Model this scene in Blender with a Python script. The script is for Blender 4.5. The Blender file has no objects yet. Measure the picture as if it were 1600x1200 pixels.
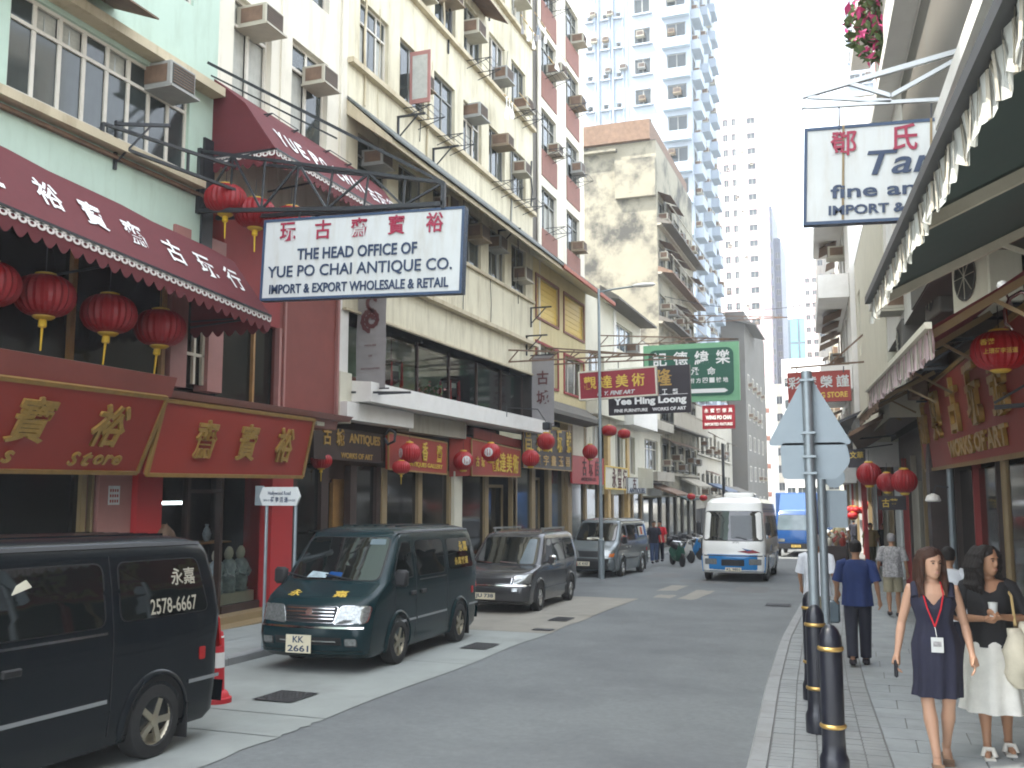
import bpy, math, random
from mathutils import Vector, Matrix, noise
random.seed(7)
SC = bpy.context.scene
COL = SC.collection
# ------------------------------------------------------------------ camera
# the camera stands at the origin; +Y runs down the street, the ground falls 2 % along it
FPX = 1500.0
PITCH = math.atan(169/FPX)
FH = FPX*math.cos(PITCH)+169*math.sin(PITCH)
YAW = math.atan(547/FH)
cam = bpy.data.cameras.new('camera')
cam.sensor_width = 36; cam.lens = 36*FPX/1600; cam.clip_end = 2000; cam.clip_start = .05
camo = bpy.data.objects.new('camera', cam); COL.objects.link(camo)
camo.location = (0, 0, 0)
camo.rotation_euler = (math.pi/2+PITCH, 0, YAW)
SC.camera = camo
# ------------------------------------------------------------------ light
SUNV = Vector((-.46, -.35, 1)).normalized()          # towards the sun
elev = math.asin(SUNV.z); azim = math.atan2(SUNV.x, SUNV.y)
w = bpy.data.worlds.new('World'); SC.world = w; w.use_nodes = True
nt = w.node_tree; bg = nt.nodes['Background']
sky = nt.nodes.new('ShaderNodeTexSky'); sky.sky_type = 'NISHITA'; sky.sun_disc = False
sky.sun_elevation = elev; sky.sun_rotation = azim; sky.dust_density = 4.5; sky.air_density = 1.0; sky.ozone_density = .8
hz = nt.nodes.new('ShaderNodeMix'); hz.data_type = 'RGBA'; hz.inputs[0].default_value = .55; hz.inputs[7].default_value = (10.6, 11.4, 12.2, 1)   # summer haze whitens the sky
nt.links.new(sky.outputs[0], hz.inputs[6]); nt.links.new(hz.outputs[2], bg.inputs[0]); bg.inputs[1].default_value = .15
sl = bpy.data.lights.new('sun', 'SUN'); sl.energy = 4.5; sl.angle = math.radians(.6); sl.color = (1, .95, .86)
so = bpy.data.objects.new('sun', sl); COL.objects.link(so)
so.rotation_euler = SUNV.to_track_quat('Z', 'Y').to_euler()
SC.view_settings.view_transform = 'Standard'; SC.view_settings.look = 'None'
SC.view_settings.gamma = 1; SC.view_settings.use_curve_mapping = False
SC.view_settings.exposure = 1.7
SC.cycles.max_bounces = 6; SC.cycles.diffuse_bounces = 4; SC.cycles.glossy_bounces = 3
SC.cycles.transparent_max_bounces = 6; SC.cycles.transmission_bounces = 3; SC.cycles.volume_bounces = 0
SC.cycles.use_denoising = True; SC.cycles.filter_width = 1.9
SC.cycles.sample_clamp_indirect = 6

# ------------------------------------------------------------------ helpers
CF = Vector((-math.sin(YAW)*math.cos(PITCH), math.cos(YAW)*math.cos(PITCH), math.sin(PITCH)))
CR = Vector((math.cos(YAW), math.sin(YAW), 0)); CU = CR.cross(CF)
def ray(x, y): return CF*FPX+CR*(x-800)+CU*(600-y)
def atX(x, y, X): r = ray(x, y); return r*(X/r.x)
def atY(x, y, Y): r = ray(x, y); return r*(Y/r.y)
def atG(x, y, H=2.22): r = ray(x, y); return r*(-H/(r.z+.02*r.y))
def gr(Y): return -2.22-.02*Y       # road surface
def gp(Y): return -2.10-.02*Y       # pavement surface
V = Vector
PI = math.pi

class MB:
    def __init__(s): s.v = []; s.f = []; s.m = []
    def add(s, vs, fs, m=0):
        b = len(s.v); s.v += [tuple(p) for p in vs]
        for f in fs: s.f.append(tuple(b+i for i in f)); s.m.append(m)
    def box(s, x0, x1, y0, y1, z0, z1, m=0):
        s.add([(x0,y0,z0),(x1,y0,z0),(x1,y1,z0),(x0,y1,z0),(x0,y0,z1),(x1,y0,z1),(x1,y1,z1),(x0,y1,z1)],
              [(0,3,2,1),(4,5,6,7),(0,1,5,4),(1,2,6,5),(2,3,7,6),(3,0,4,7)], m); return s
    def bbox(s, x0, x1, y0, y1, z0, z1, b=.01, m=0):      # box with chamfered edges
        c = []; X = (x0, x1); Y = (y0, y1); Z = (z0, z1); idx = {}
        for i in (0,1):
            for j in (0,1):
                for k in (0,1):
                    sx = b if i == 0 else -b; sy = b if j == 0 else -b; sz = b if k == 0 else -b
                    for t, p in enumerate(((X[i], Y[j]+sy, Z[k]+sz), (X[i]+sx, Y[j], Z[k]+sz), (X[i]+sx, Y[j]+sy, Z[k]))):
                        idx[i,j,k,t] = len(c); c.append(p)
        F = []
        cen = V(((x0+x1)/2, (y0+y1)/2, (z0+z1)/2))
        def q(*a):
            a = list(a); p = [V(c[n]) for n in a]
            n = (p[1]-p[0]).cross(p[2]-p[0])
            mid = sum(p, V())/len(p)
            if n.dot(mid-cen) < 0: a.reverse()
            F.append(tuple(a))
        for t in range(3):
            for sd in (0,1):
                o = [(0,0),(1,0),(1,1),(0,1)]
                if t == 0: q(*[idx[sd,a,d,0] for a, d in o])
                if t == 1: q(*[idx[a,sd,d,1] for a, d in o])
                if t == 2: q(*[idx[a,d,sd,2] for a, d in o])
        for a in (0,1):
            for d in (0,1):
                q(idx[a,d,0,0], idx[a,d,1,0], idx[a,d,1,1], idx[a,d,0,1])
                q(idx[a,0,d,0], idx[a,1,d,0], idx[a,1,d,2], idx[a,0,d,2])
                q(idx[0,a,d,1], idx[1,a,d,1], idx[1,a,d,2], idx[0,a,d,2])
                for k in (0,1): pass
        for i in (0,1):
            for j in (0,1):
                for k in (0,1): q(idx[i,j,k,0], idx[i,j,k,1], idx[i,j,k,2])
        s.add(c, F, m); return s
    def bar(s, p, q, w=.04, h=None, m=0, up=(0,0,1)):
        p = V(p); q = V(q); h = h or w; d = (q-p)
        if d.length < 1e-6: return s
        d.normalize(); u = V(up)
        if abs(d.dot(u)) > .98: u = V((0,1,0))
        a = d.cross(u).normalized(); b = a.cross(d)
        vs = [o+a*(sx*w/2)+b*(sy*h/2) for o in (p, q) for sx, sy in ((-1,-1),(1,-1),(1,1),(-1,1))]
        s.add(vs, [(0,1,2,3),(7,6,5,4),(0,4,5,1),(1,5,6,2),(2,6,7,3),(3,7,4,0)], m); return s
    def tube(s, pts, r, n=8, m=0, cap=True):
        pts = [V(p) for p in pts]; N = len(pts)
        rs = r if isinstance(r, (list, tuple)) else [r]*N
        vs = []; ref = None
        for i, p in enumerate(pts):
            d = (pts[min(i+1, N-1)]-pts[max(i-1, 0)]).normalized()
            if ref is None: ref = V((0,0,1)) if abs(d.z) < .9 else V((0,1,0))
            a = d.cross(ref).normalized(); b = a.cross(d).normalized(); ref = b if abs(b.dot(d)) < .9 else ref
            for k in range(n):
                t = 2*PI*k/n; vs.append(p+a*(math.cos(t)*rs[i])+b*(math.sin(t)*rs[i]))
        fs = [(i*n+k, i*n+(k+1) % n, (i+1)*n+(k+1) % n, (i+1)*n+k) for i in range(N-1) for k in range(n)]
        if cap: fs += [tuple(range(n))[::-1], tuple((N-1)*n+k for k in range(n))]
        s.add(vs, fs, m); return s
    def lathe(s, prof, n=20, m=0, c=(0,0,0), axis='z', sx=1, sy=1, cap=True):
        vs = []
        for r, z in prof:
            for k in range(n):
                t = 2*PI*k/n; a, b = r*math.cos(t)*sx, r*math.sin(t)*sy
                p = (a, b, z) if axis == 'z' else ((z, a, b) if axis == 'x' else (b, z, a))
                vs.append((p[0]+c[0], p[1]+c[1], p[2]+c[2]))
        N = len(prof)
        fs = [(i*n+k, i*n+(k+1) % n, (i+1)*n+(k+1) % n, (i+1)*n+k) for i in range(N-1) for k in range(n)]
        if cap: fs += [tuple(range(n))[::-1], tuple((N-1)*n+k for k in range(n))]
        s.add(vs, fs, m); return s
    def quad(s, a, b, c, d, m=0): s.add([a, b, c, d], [(0,1,2,3)], m); return s
    def grid(s, P, m=0):                                  # P: rows of points
        r = len(P); c = len(P[0]); vs = [p for row in P for p in row]
        s.add(vs, [(i*c+j, i*c+j+1, (i+1)*c+j+1, (i+1)*c+j) for i in range(r-1) for j in range(c-1)], m); return s
    def prism(s, pts, a, b, axis='z', m=0):               # polygon extruded along an axis from a to b
        n = len(pts)
        def P(p, t): return {'z': (p[0], p[1], t), 'y': (p[0], t, p[1]), 'x': (t, p[0], p[1])}[axis]
        vs = [P(p, a) for p in pts]+[P(p, b) for p in pts]
        s.add(vs, [tuple(range(n))[::-1], tuple(range(n, 2*n))]+[(i, (i+1) % n, n+(i+1) % n, n+i) for i in range(n)], m); return s
    def mesh(s, name, mats, smooth=None):
        me = bpy.data.meshes.new(name); me.from_pydata(s.v, [], s.f)
        for x in (mats if isinstance(mats, (list, tuple)) else [mats]): me.materials.append(x)
        if len(me.materials) > 1: me.polygons.foreach_set('material_index', s.m)
        me.update()
        if smooth:
            me.polygons.foreach_set('use_smooth', [True]*len(me.polygons))
            me.set_sharp_from_angle(angle=math.radians(smooth))
        return me
    def build(s, name, mats, parent=None, smooth=None, **k):
        return put(s.mesh(name, mats, smooth), name, parent, **k)

def put(me, name, parent=None, loc=None, rz=None, mtx=None, label=None, cat=None, group=None, kind=None, scale=None):
    o = bpy.data.objects.new(name, me); COL.objects.link(o)
    if parent: o.parent = parent
    if loc is not None: o.location = loc
    if rz is not None: o.rotation_euler = (0, 0, rz)
    if scale is not None: o.scale = scale
    if mtx is not None: o.matrix_local = mtx
    if label: o['label'] = label
    if cat: o['category'] = cat
    if group: o['group'] = group
    if kind: o['kind'] = kind
    return o
def thing(name, label, cat, loc=(0,0,0), rz=0, group=None):
    return put(None, name, loc=loc, rz=rz, label=label, cat=cat, group=group)
def kids(o): return [c for c in ALLKIDS.get(o.name, [])]
def dup(root, loc, rz=None, label=None, group=None):
    def rec(o, par):
        c = o.copy(); COL.objects.link(c)
        if par: c.parent = par
        for ch in [x for x in bpy.data.objects if x.parent == o]: rec(ch, c)
        return c
    r = rec(root, None); r.location = loc
    if rz is not None: r.rotation_euler = (0, 0, rz)
    if label: r['label'] = label
    if group: r['group'] = group
    return r

# ------------------------------------------------------------------ materials
MC = {}
def mat(key, col, rough=.7, metal=0, var=.12, scale=3, bump=0, dirt=0, dcol=(.12,.11,.09), streak=False, spec=.5, coat=0, emit=0, dscale=1.2, bscale=None, trans=0, thr=(.5,.72)):
    if key in MC: return MC[key]
    m = bpy.data.materials.new(key); MC[key] = m; m.use_nodes = True
    N = m.node_tree.nodes; L = m.node_tree.links; b = N['Principled BSDF']
    b.inputs['Roughness'].default_value = rough; b.inputs['Metallic'].default_value = metal
    b.inputs['Specular IOR Level'].default_value = spec; b.inputs['Coat Weight'].default_value = coat
    if coat: b.inputs['Coat Roughness'].default_value = .04
    c = (*col, 1)
    if emit:
        b.inputs['Emission Color'].default_value = c; b.inputs['Emission Strength'].default_value = emit
    b.inputs['Base Color'].default_value = c
    if not (var or dirt or bump): return m
    tc = N.new('ShaderNodeTexCoord'); src = tc.outputs['Object']
    n1 = N.new('ShaderNodeTexNoise'); n1.inputs['Scale'].default_value = scale; n1.inputs['Detail'].default_value = 6; n1.inputs['Roughness'].default_value = .65
    L.new(src, n1.inputs['Vector'])
    out = None
    if var:
        mr = N.new('ShaderNodeMapRange'); mr.inputs[1].default_value = .25; mr.inputs[2].default_value = .75
        mr.inputs[3].default_value = 1-var; mr.inputs[4].default_value = 1+var; L.new(n1.outputs['Fac'], mr.inputs[0])
        mx = N.new('ShaderNodeVectorMath'); mx.operation = 'SCALE'; mx.inputs[0].default_value = col; L.new(mr.outputs[0], mx.inputs['Scale'])
        out = mx.outputs[0]
    if dirt:
        n2 = N.new('ShaderNodeTexNoise'); n2.inputs['Scale'].default_value = dscale; n2.inputs['Detail'].default_value = 8; n2.inputs['Roughness'].default_value = .7
        v2 = src
        if streak:
            mp = N.new('ShaderNodeMapping'); mp.inputs['Scale'].default_value = (2.2, 2.2, .35); L.new(src, mp.inputs['Vector']); v2 = mp.outputs[0]
        L.new(v2, n2.inputs['Vector'])
        r2 = N.new('ShaderNodeMapRange'); r2.inputs[1].default_value = thr[0]; r2.inputs[2].default_value = thr[1]; r2.inputs[4].default_value = dirt
        L.new(n2.outputs['Fac'], r2.inputs[0])
        mm = N.new('ShaderNodeMix'); mm.data_type = 'RGBA'; L.new(r2.outputs[0], mm.inputs[0])
        if out: L.new(out, mm.inputs[6])
        else: mm.inputs[6].default_value = c
        mm.inputs[7].default_value = (*dcol, 1); out = mm.outputs[2]
    if out: L.new(out, b.inputs['Base Color'])
    if bump:
        n3 = N.new('ShaderNodeTexNoise'); n3.inputs['Scale'].default_value = bscale or scale*8; n3.inputs['Detail'].default_value = 4
        L.new(src, n3.inputs['Vector'])
        bp = N.new('ShaderNodeBump'); bp.inputs['Strength'].default_value = bump; bp.inputs['Distance'].default_value = .02
        L.new(n3.outputs['Fac'], bp.inputs['Height']); L.new(bp.outputs[0], b.inputs['Normal'])
    return m

def cloth_mat(key, col, rough=.8, through=.25, var=.1):
    m = mat(key, col, rough, var=var, scale=6, bump=.1, bscale=150)
    N = m.node_tree.nodes; L = m.node_tree.links; b = N['Principled BSDF']; o = [n for n in N if n.type == 'OUTPUT_MATERIAL'][0]
    t = N.new('ShaderNodeBsdfTranslucent'); t.inputs[0].default_value = (*col, 1)
    mx = N.new('ShaderNodeMixShader'); mx.inputs[0].default_value = through
    L.new(b.outputs[0], mx.inputs[1]); L.new(t.outputs[0], mx.inputs[2]); L.new(mx.outputs[0], o.inputs[0])
    return m

M = dict(
 asphalt=mat('asphalt', (.148,.159,.158), .85, var=.16, scale=14, bump=.3, bscale=90, dirt=.75, dcol=(.085,.09,.096), dscale=.42, thr=(.42,.7)),
 concrete=mat('concrete', (.25,.268,.252), .85, var=.14, scale=.9, bump=.15, bscale=60, dirt=.4, dcol=(.14,.14,.135), dscale=.8),
 concrete2=mat('concrete_patch', (.245,.23,.195), .85, var=.14, scale=1.5, bump=.15, bscale=60, dirt=.4, dcol=(.16,.155,.14), dscale=1.4),
 paver=mat('paver', (.25,.27,.272), .8, var=.2, scale=2.2, bump=.12, bscale=80, dirt=.35, dcol=(.12,.13,.13), dscale=1.5),
 sett=mat('sett', (.23,.24,.236), .85, var=.2, scale=2.4, bump=.12, bscale=80, dirt=.3),
 grout=mat('grout', (.14,.14,.137), .9),
 kerb=mat('kerb_stone', (.25,.255,.25), .8, var=.15, scale=2, bump=.1, dirt=.4),
 slate=mat('dark_slate_cladding', (.045,.052,.085), .5, var=.15, scale=.4),
 iron=mat('cast_iron', (.06,.06,.062), .6, metal=.4, var=.2, scale=20),
 green_wall=mat('mint_paint', (.44,.56,.47), .8, var=.07, scale=.8, dirt=.5, dcol=(.30,.36,.28), streak=True, bump=.08),
 white_wall=mat('white_render', (.66,.62,.52), .85, var=.08, scale=.8, dirt=.6, dcol=(.42,.37,.28), streak=True, bump=.1),
 cream=mat('cream_render', (.60,.55,.41), .85, var=.1, scale=.7, dirt=.8, dcol=(.30,.25,.16), streak=True, bump=.12, thr=(.47,.72)),
 cream_trim=mat('cream_trim', (.50,.43,.30), .85, var=.12, scale=1.4, dirt=.7, dcol=(.28,.22,.13), streak=True),
 yellow=mat('yellow_render', (.56,.47,.26), .85, var=.08, scale=1, dirt=.5, dcol=(.36,.27,.13), streak=True),
 stained=mat('stained_render', (.27,.25,.19), .9, var=.14, scale=.35, dirt=.95, dcol=(.055,.054,.048), dscale=.30, bump=.15, thr=(.47,.60)),
 brownp=mat('brown_panel', (.22,.10,.075), .8, var=.15, scale=2, dirt=.4, dcol=(.2,.09,.06), streak=True),
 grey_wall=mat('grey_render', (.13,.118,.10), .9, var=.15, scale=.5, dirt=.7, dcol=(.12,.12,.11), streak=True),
 grey2=mat('pale_grey_render', (.36,.33,.27), .9, var=.12, scale=.5, dirt=.7, dcol=(.17,.15,.12), streak=True),
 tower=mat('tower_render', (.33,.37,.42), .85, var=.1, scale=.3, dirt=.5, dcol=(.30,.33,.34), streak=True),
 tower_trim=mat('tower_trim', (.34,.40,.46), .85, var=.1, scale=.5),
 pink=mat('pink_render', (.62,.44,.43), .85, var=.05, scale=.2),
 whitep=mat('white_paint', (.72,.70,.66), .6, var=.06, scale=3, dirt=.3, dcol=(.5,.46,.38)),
 offwhite=mat('off_white_paint', (.60,.57,.46), .6, var=.08, scale=2, dirt=.35, dcol=(.4,.36,.27), streak=True),
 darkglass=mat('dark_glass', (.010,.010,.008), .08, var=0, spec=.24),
 winglass=mat('window_glass', (.035,.043,.042), .08, var=.35, scale=1.2, spec=.6),
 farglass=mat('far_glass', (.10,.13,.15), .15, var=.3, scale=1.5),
 curtain=mat('curtain', (.42,.42,.38), .9, var=.2, scale=6),
 frame_w=mat('window_frame_pale', (.60,.56,.49), .6, var=.1, scale=4, dirt=.3, dcol=(.35,.3,.22)),
 frame_d=mat('window_frame_grey', (.22,.22,.20), .6, var=.15, scale=4),
 alu=mat('aluminium', (.45,.47,.47), .4, metal=.7, var=.08),
 acbody=mat('ac_housing', (.42,.39,.31), .6, var=.12, scale=5, dirt=.5, dcol=(.22,.18,.12)),
 acgrille=mat('ac_grille', (.06,.06,.055), .7, var=.2, scale=20),
 maroon=cloth_mat('maroon_canvas', (.115,.016,.020), through=.08),
 lace=mat('white_lace', (.68,.62,.58), .8, var=.1, scale=10),
 greencloth=cloth_mat('green_canvas', (.035,.055,.05), through=.02),
 stripecloth=cloth_mat('striped_valance', (.62,.64,.60), through=.4),
 pinkcloth=cloth_mat('pale_pink_valance', (.72,.58,.60), through=.4),
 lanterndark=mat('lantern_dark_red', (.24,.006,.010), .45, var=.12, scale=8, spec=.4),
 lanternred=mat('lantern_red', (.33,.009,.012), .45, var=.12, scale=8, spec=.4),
 yellowtassel=mat('tassel_yellow', (.72,.47,.03), .6, var=.15, scale=12),
 gold=mat('gold_leaf', (.42,.26,.07), .4, metal=.35, var=.25, scale=9),
 goldtext=mat('gold_paint', (.62,.42,.06), .5, var=.1, scale=9),
 signred=mat('sign_red', (.30,.034,.022), .55, var=.07, scale=1.5, dirt=.2, dcol=(.3,.03,.02)),
 signred2=mat('sign_red_crimson', (.24,.010,.022), .45, var=.07, scale=1.5),
 goldframe=mat('sign_frame_gold', (.26,.15,.04), .5, var=.2, scale=6),
 pillar_red=mat('pillar_red', (.42,.025,.028), .5, var=.08, scale=1.5),
 redwall=mat('red_wall', (.26,.03,.028), .7, var=.12, scale=1),
 brownwall=mat('brown_red_wall', (.20,.05,.038), .75, var=.12, scale=1.4, bump=.1),
 rose=mat('rose_tile', (.34,.16,.14), .6, var=.1, scale=3),
 darkwood=mat('dark_wood', (.035,.018,.013), .5, var=.3, scale=5),
 wood=mat('wood', (.30,.16,.05), .5, var=.25, scale=5),
 tan=mat('tan_stone', (.25,.18,.09), .6, var=.12, scale=2),
 blackp=mat('black_paint', (.008,.009,.016), .32, var=.15, scale=6, coat=.1),
 black_iron=mat('black_ironwork', (.02,.022,.026), .5, var=.3, scale=8),
 signwhite=mat('sign_white', (.56,.58,.57), .5, var=.06, scale=2, dirt=.45, dcol=(.42,.38,.30), streak=True, dscale=2.2),
 navy=mat('sign_navy', (.03,.06,.12), .5, var=.1),
 crimson=mat('sign_crimson_letters', (.30,.015,.05), .5, var=.1),
 inkblue=mat('ink_navy', (.02,.04,.09), .5, var=0),
 signgreen=mat('sign_green', (.010,.095,.055), .5, var=.1),
 palegreen=mat('sign_pale_green', (.17,.40,.22), .5, var=.08),
 signblack=mat('sign_black', (.014,.008,.013), .45, var=.1),
 white=mat('white_letters', (.78,.78,.76), .5, var=0),
 greycloth=mat('grey_banner', (.27,.255,.25), .85, var=.08, scale=4, bump=.15, bscale=6),
 dkbrown=mat('dark_brown_print', (.10,.03,.03), .7, var=0),
 steel=mat('galvanised_steel', (.27,.31,.33), .45, metal=.55, var=.12, scale=5),
 signback=mat('sign_back_grey', (.27,.32,.35), .55, metal=.3, var=.06, scale=3),
 tyre=mat('tyre', (.018,.018,.018), .8, var=.2, scale=20),
 rim=mat('alloy_rim', (.42,.38,.29), .35, metal=.7, var=.1),
 rim2=mat('chrome_rim', (.6,.6,.58), .25, metal=.9, var=.05),
 chrome=mat('chrome', (.7,.7,.7), .15, metal=1, var=0),
 rubber=mat('rubber', (.012,.012,.013), .6, var=0),
 carglass=mat('tinted_car_glass', (.007,.009,.009), .03, var=0, spec=1.0),
 lamp=mat('headlamp_glass', (.30,.31,.30), .08, metal=.6, var=.5, scale=30, spec=.8),
 amber=mat('amber_lens', (.55,.14,.02), .2, var=.1),
 redlens=mat('red_lens', (.4,.01,.01), .2, var=.1),
 plate=mat('plate_cream', (.68,.62,.45), .5, var=.05),
 conered=mat('post_red', (.50,.015,.025), .5, var=.08),
 brass=mat('brass_band', (.55,.36,.12), .35, metal=.8, var=.15, scale=8),
 acbody2=mat('ac_housing_grey', (.30,.30,.28), .6, var=.15, scale=5, dirt=.6, dcol=(.16,.13,.09)),
 acbody3=mat('ac_housing_rusty', (.27,.21,.14), .7, var=.2, scale=5, dirt=.7, dcol=(.14,.07,.035)),
 inside_green=mat('green_interior_wall', (.16,.21,.15), .9, var=.2, scale=2),
 roof=mat('grey_roof_tile', (.13,.14,.13), .8, var=.25, scale=3, dirt=.3),
 roofred=mat('red_roof_edge', (.36,.12,.08), .8, var=.2, scale=4),
 rust=mat('rusty_metal', (.16,.10,.065), .8, var=.3, scale=5),
 leaf=mat('leaf_green', (.06,.10,.025), .6, var=.4, scale=9),
 flower=mat('flower_pink', (.55,.05,.20), .6, var=.3, scale=9),
 bamboo=mat('bamboo', (.50,.34,.14), .6, var=.2, scale=4),
 lightstrip=mat('lit_tube', (.85,.95,1), .5, var=0, emit=2.2),
 warmlight=mat('lit_warm', (1,.45,.1), .5, var=0, emit=2.0),
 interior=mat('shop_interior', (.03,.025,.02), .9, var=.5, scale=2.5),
 porcelain=mat('porcelain', (.35,.42,.45), .3, var=.45, scale=14),
 redmat=mat('red_doormat', (.30,.02,.025), .95, var=.1),
)
def clear_glass():
    m = bpy.data.materials.new('clear_glass'); m.use_nodes = True; N = m.node_tree.nodes; L = m.node_tree.links
    N.remove(N['Principled BSDF']); o = [n for n in N if n.type == 'OUTPUT_MATERIAL'][0]
    t = N.new('ShaderNodeBsdfTransparent'); t.inputs[0].default_value = (.8,.85,.82,1); g = N.new('ShaderNodeBsdfGlossy'); g.inputs['Roughness'].default_value = .04
    f = N.new('ShaderNodeFresnel'); f.inputs[0].default_value = 1.3; mx = N.new('ShaderNodeMixShader'); L.new(f.outputs[0], mx.inputs[0]); L.new(t.outputs[0], mx.inputs[1]); L.new(g.outputs[0], mx.inputs[2]); L.new(mx.outputs[0], o.inputs[0]); return m
M['clearglass'] = clear_glass()
def hair_mat(key, col):
    m = mat(key, col, .55, var=.35, scale=14, spec=.3); N = m.node_tree.nodes; L = m.node_tree.links; b = N['Principled BSDF']
    tc = N.new('ShaderNodeTexCoord'); mp = N.new('ShaderNodeMapping'); mp.inputs['Scale'].default_value = (110,110,7); n = N.new('ShaderNodeTexNoise'); n.inputs['Scale'].default_value = 1.2; n.inputs['Detail'].default_value = 3
    bp = N.new('ShaderNodeBump'); bp.inputs['Strength'].default_value = .9; bp.inputs['Distance'].default_value = .012
    L.new(tc.outputs['Object'], mp.inputs[0]); L.new(mp.outputs[0], n.inputs[0]); L.new(n.outputs['Fac'], bp.inputs['Height']); L.new(bp.outputs[0], b.inputs['Normal']); return m
# ------------------------------------------------------------------ lettering
TC = {}
def text_mesh(s, w, h, depth, mt, bold=.0, fit='both', spacing=1.0, shear=0):
    if any(ord(ch) > 0x2e80 for ch in s): bold = min(bold, .016)
    k = (s, round(w,3), round(h,3), depth, mt.name, bold, fit, spacing, shear)
    if k in TC: return TC[k]
    cu = bpy.data.curves.new('lettering', 'FONT'); cu.body = s; cu.size = 1; cu.offset = bold; cu.extrude = .1 if depth else 0
    cu.space_character = spacing; cu.shear = shear; cu.resolution_u = 3
    ob = bpy.data.objects.new('tmp', cu); me = bpy.data.meshes.new_from_object(ob); bpy.data.objects.remove(ob)
    if not me.vertices: return me
    xs = [v.co.x for v in me.vertices]; ys = [v.co.y for v in me.vertices]
    x0, x1, y0, y1 = min(xs), max(xs), min(ys), max(ys)
    sx = w/(x1-x0); sy = h/(y1-y0)
    if fit == 'h': sx = sy
    if fit == 'w': sy = sx
    for v in me.vertices:
        v.co.x = (v.co.x-(x0+x1)/2)*sx; v.co.y = (v.co.y-(y0+y1)/2)*sy
        v.co.z = (v.co.z*5+.5)*depth if depth else 0
    me.materials.clear(); me.materials.append(mt); me.name = 'lettering'
    TC[k] = me; return me
def face_mtx(p, n, up=(0,0,1)):
    n = V(n).normalized(); r = V(up).cross(n).normalized(); u = n.cross(r)
    return Matrix(((r.x,u.x,n.x,p[0]),(r.y,u.y,n.y,p[1]),(r.z,u.z,n.z,p[2]),(0,0,0,1)))
def text(parent, s, p, n, w, h, mt, depth=0, bold=.02, name='lettering', up=(0,0,1), roll=0, **k):
    me = text_mesh(s, w, h, depth, mt, bold, **k)
    mm = face_mtx(p, n, up)
    if roll: mm = mm @ Matrix.Rotation(roll, 4, 'Z')
    return put(me, name, parent, mtx=mm)
# ------------------------------------------------------------------ ground
def strip_sheet(name, xl, xr, ys, zf, m, dz=0):
    b = MB()
    rows = [[(xl(y), y, zf(y)+dz), (xr(y), y, zf(y)+dz)] for y in ys]
    b.grid([list(r) for r in rows]); return b.build(name, m, kind='structure')
def lerp_tab(t):
    def f(y):
        if y <= t[0][0]: return t[0][1]
        for (a, p), (c, q) in zip(t, t[1:]):
            if y <= c: return p+(q-p)*(y-a)/(c-a)
        return t[-1][1]
    return f
KR = lerp_tab([(-12,-.55),(4,-.80),(9,-1.02),(12.7,-1.22),(17.2,-1.39),(25.6,-1.47),(60,-1.9),(140,-6),(320,-14)])   # right kerb
KL = lerp_tab([(-12,-8.1),(9,-8.5),(12,-8.57),(30,-9.0),(44,-9.5),(70,-9.9),(140,-13),(320,-22)])                   # left kerb
YS = [-12,0,3,5,7,9,11,12.7,14,17.2,20,25.6,30,36,44,52,60,70,85,100,140,200,260,320]
b = MB(); b.grid([[(-400,-60,gr(-60)-.4),(400,-60,gr(-60)-.4)],[(-400,900,gr(900)-.4),(400,900,gr(900)-.4)]])
b.build('ground', M['concrete'], kind='structure')
strip_sheet('road', lambda y: KL(y), lambda y: KR(y), YS, gr, M['asphalt'])
# concrete parking lane along the left kerb: slabs with joints
lane = MB(); lane.quad((-8.5,-12,gr(-12)+.004),(-5.45,-12,gr(-12)+.004),(-5.45,0,gr(0)+.004),(KL(0),0,gr(0)+.004))
lane = lane.build('parking_lane', M['concrete'], kind='structure')
cuts = [0,3.2,6.1,8.35,9.25,13.2,17.0,20.2,24.6]
for a, c in zip(cuts, cuts[1:]):
    s = MB(); g = .012
    n = 8
    rows = []
    for i in range(n+1):
        y = a+g+(c-a-2*g)*i/n
        rows.append([(KL(y)+.02, y, gr(y)+.008), (-6.9, y, gr(y)+.008), (-5.47+.03*math.sin(y*5.1)*(1 if i % 2 else -1), y, gr(y)+.008)])
    s.grid(rows); s.build('concrete_slab', M['concrete'] if c < 20 else M['concrete2'], lane)
s = MB()
s.grid([[(-6.6, y, gr(y)+.012), (-5.5, y, gr(y)+.012)] for y in (20.25,22,24.5)])
s.build('concrete_slab', M['concrete2'], lane)
road = bpy.data.objects['road']
# worn patches and old painted markings on the asphalt
random.seed(3)
for (x, y, w_, l_, mt) in [(-4.3,26.5,.5,3.0,'concrete2'),(-5.3,28.5,.5,2.2,'concrete2'),(-5.0,25.6,.45,1.0,'concrete2'),(-3.1,29,.9,2.2,'grout'),(-4.9,31.5,1.4,1.3,'grout'),(-6.6,34,1.2,2.4,'grout')]:
    s = MB(); pts = []
    for (u, v) in [(-1,-1),(-.3,-1),(.4,-1),(1,-1),(1,-.3),(1,.4),(1,1),(.3,1),(-.4,1),(-1,1),(-1,.3),(-1,-.4)]: pts.append((x+w_*.5*(u+.16*random.uniform(-1,1)), y+l_*.5*(v+.12*random.uniform(-1,1))))
    n = len(pts)
    pts = [(max(-9, px), py) for px, py in pts]
    s.add([(px, py, gr(py)+.004) for px, py in pts], [tuple(range(n))]); s.build('road_patch', M[mt], road)
random.seed(19)
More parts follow.
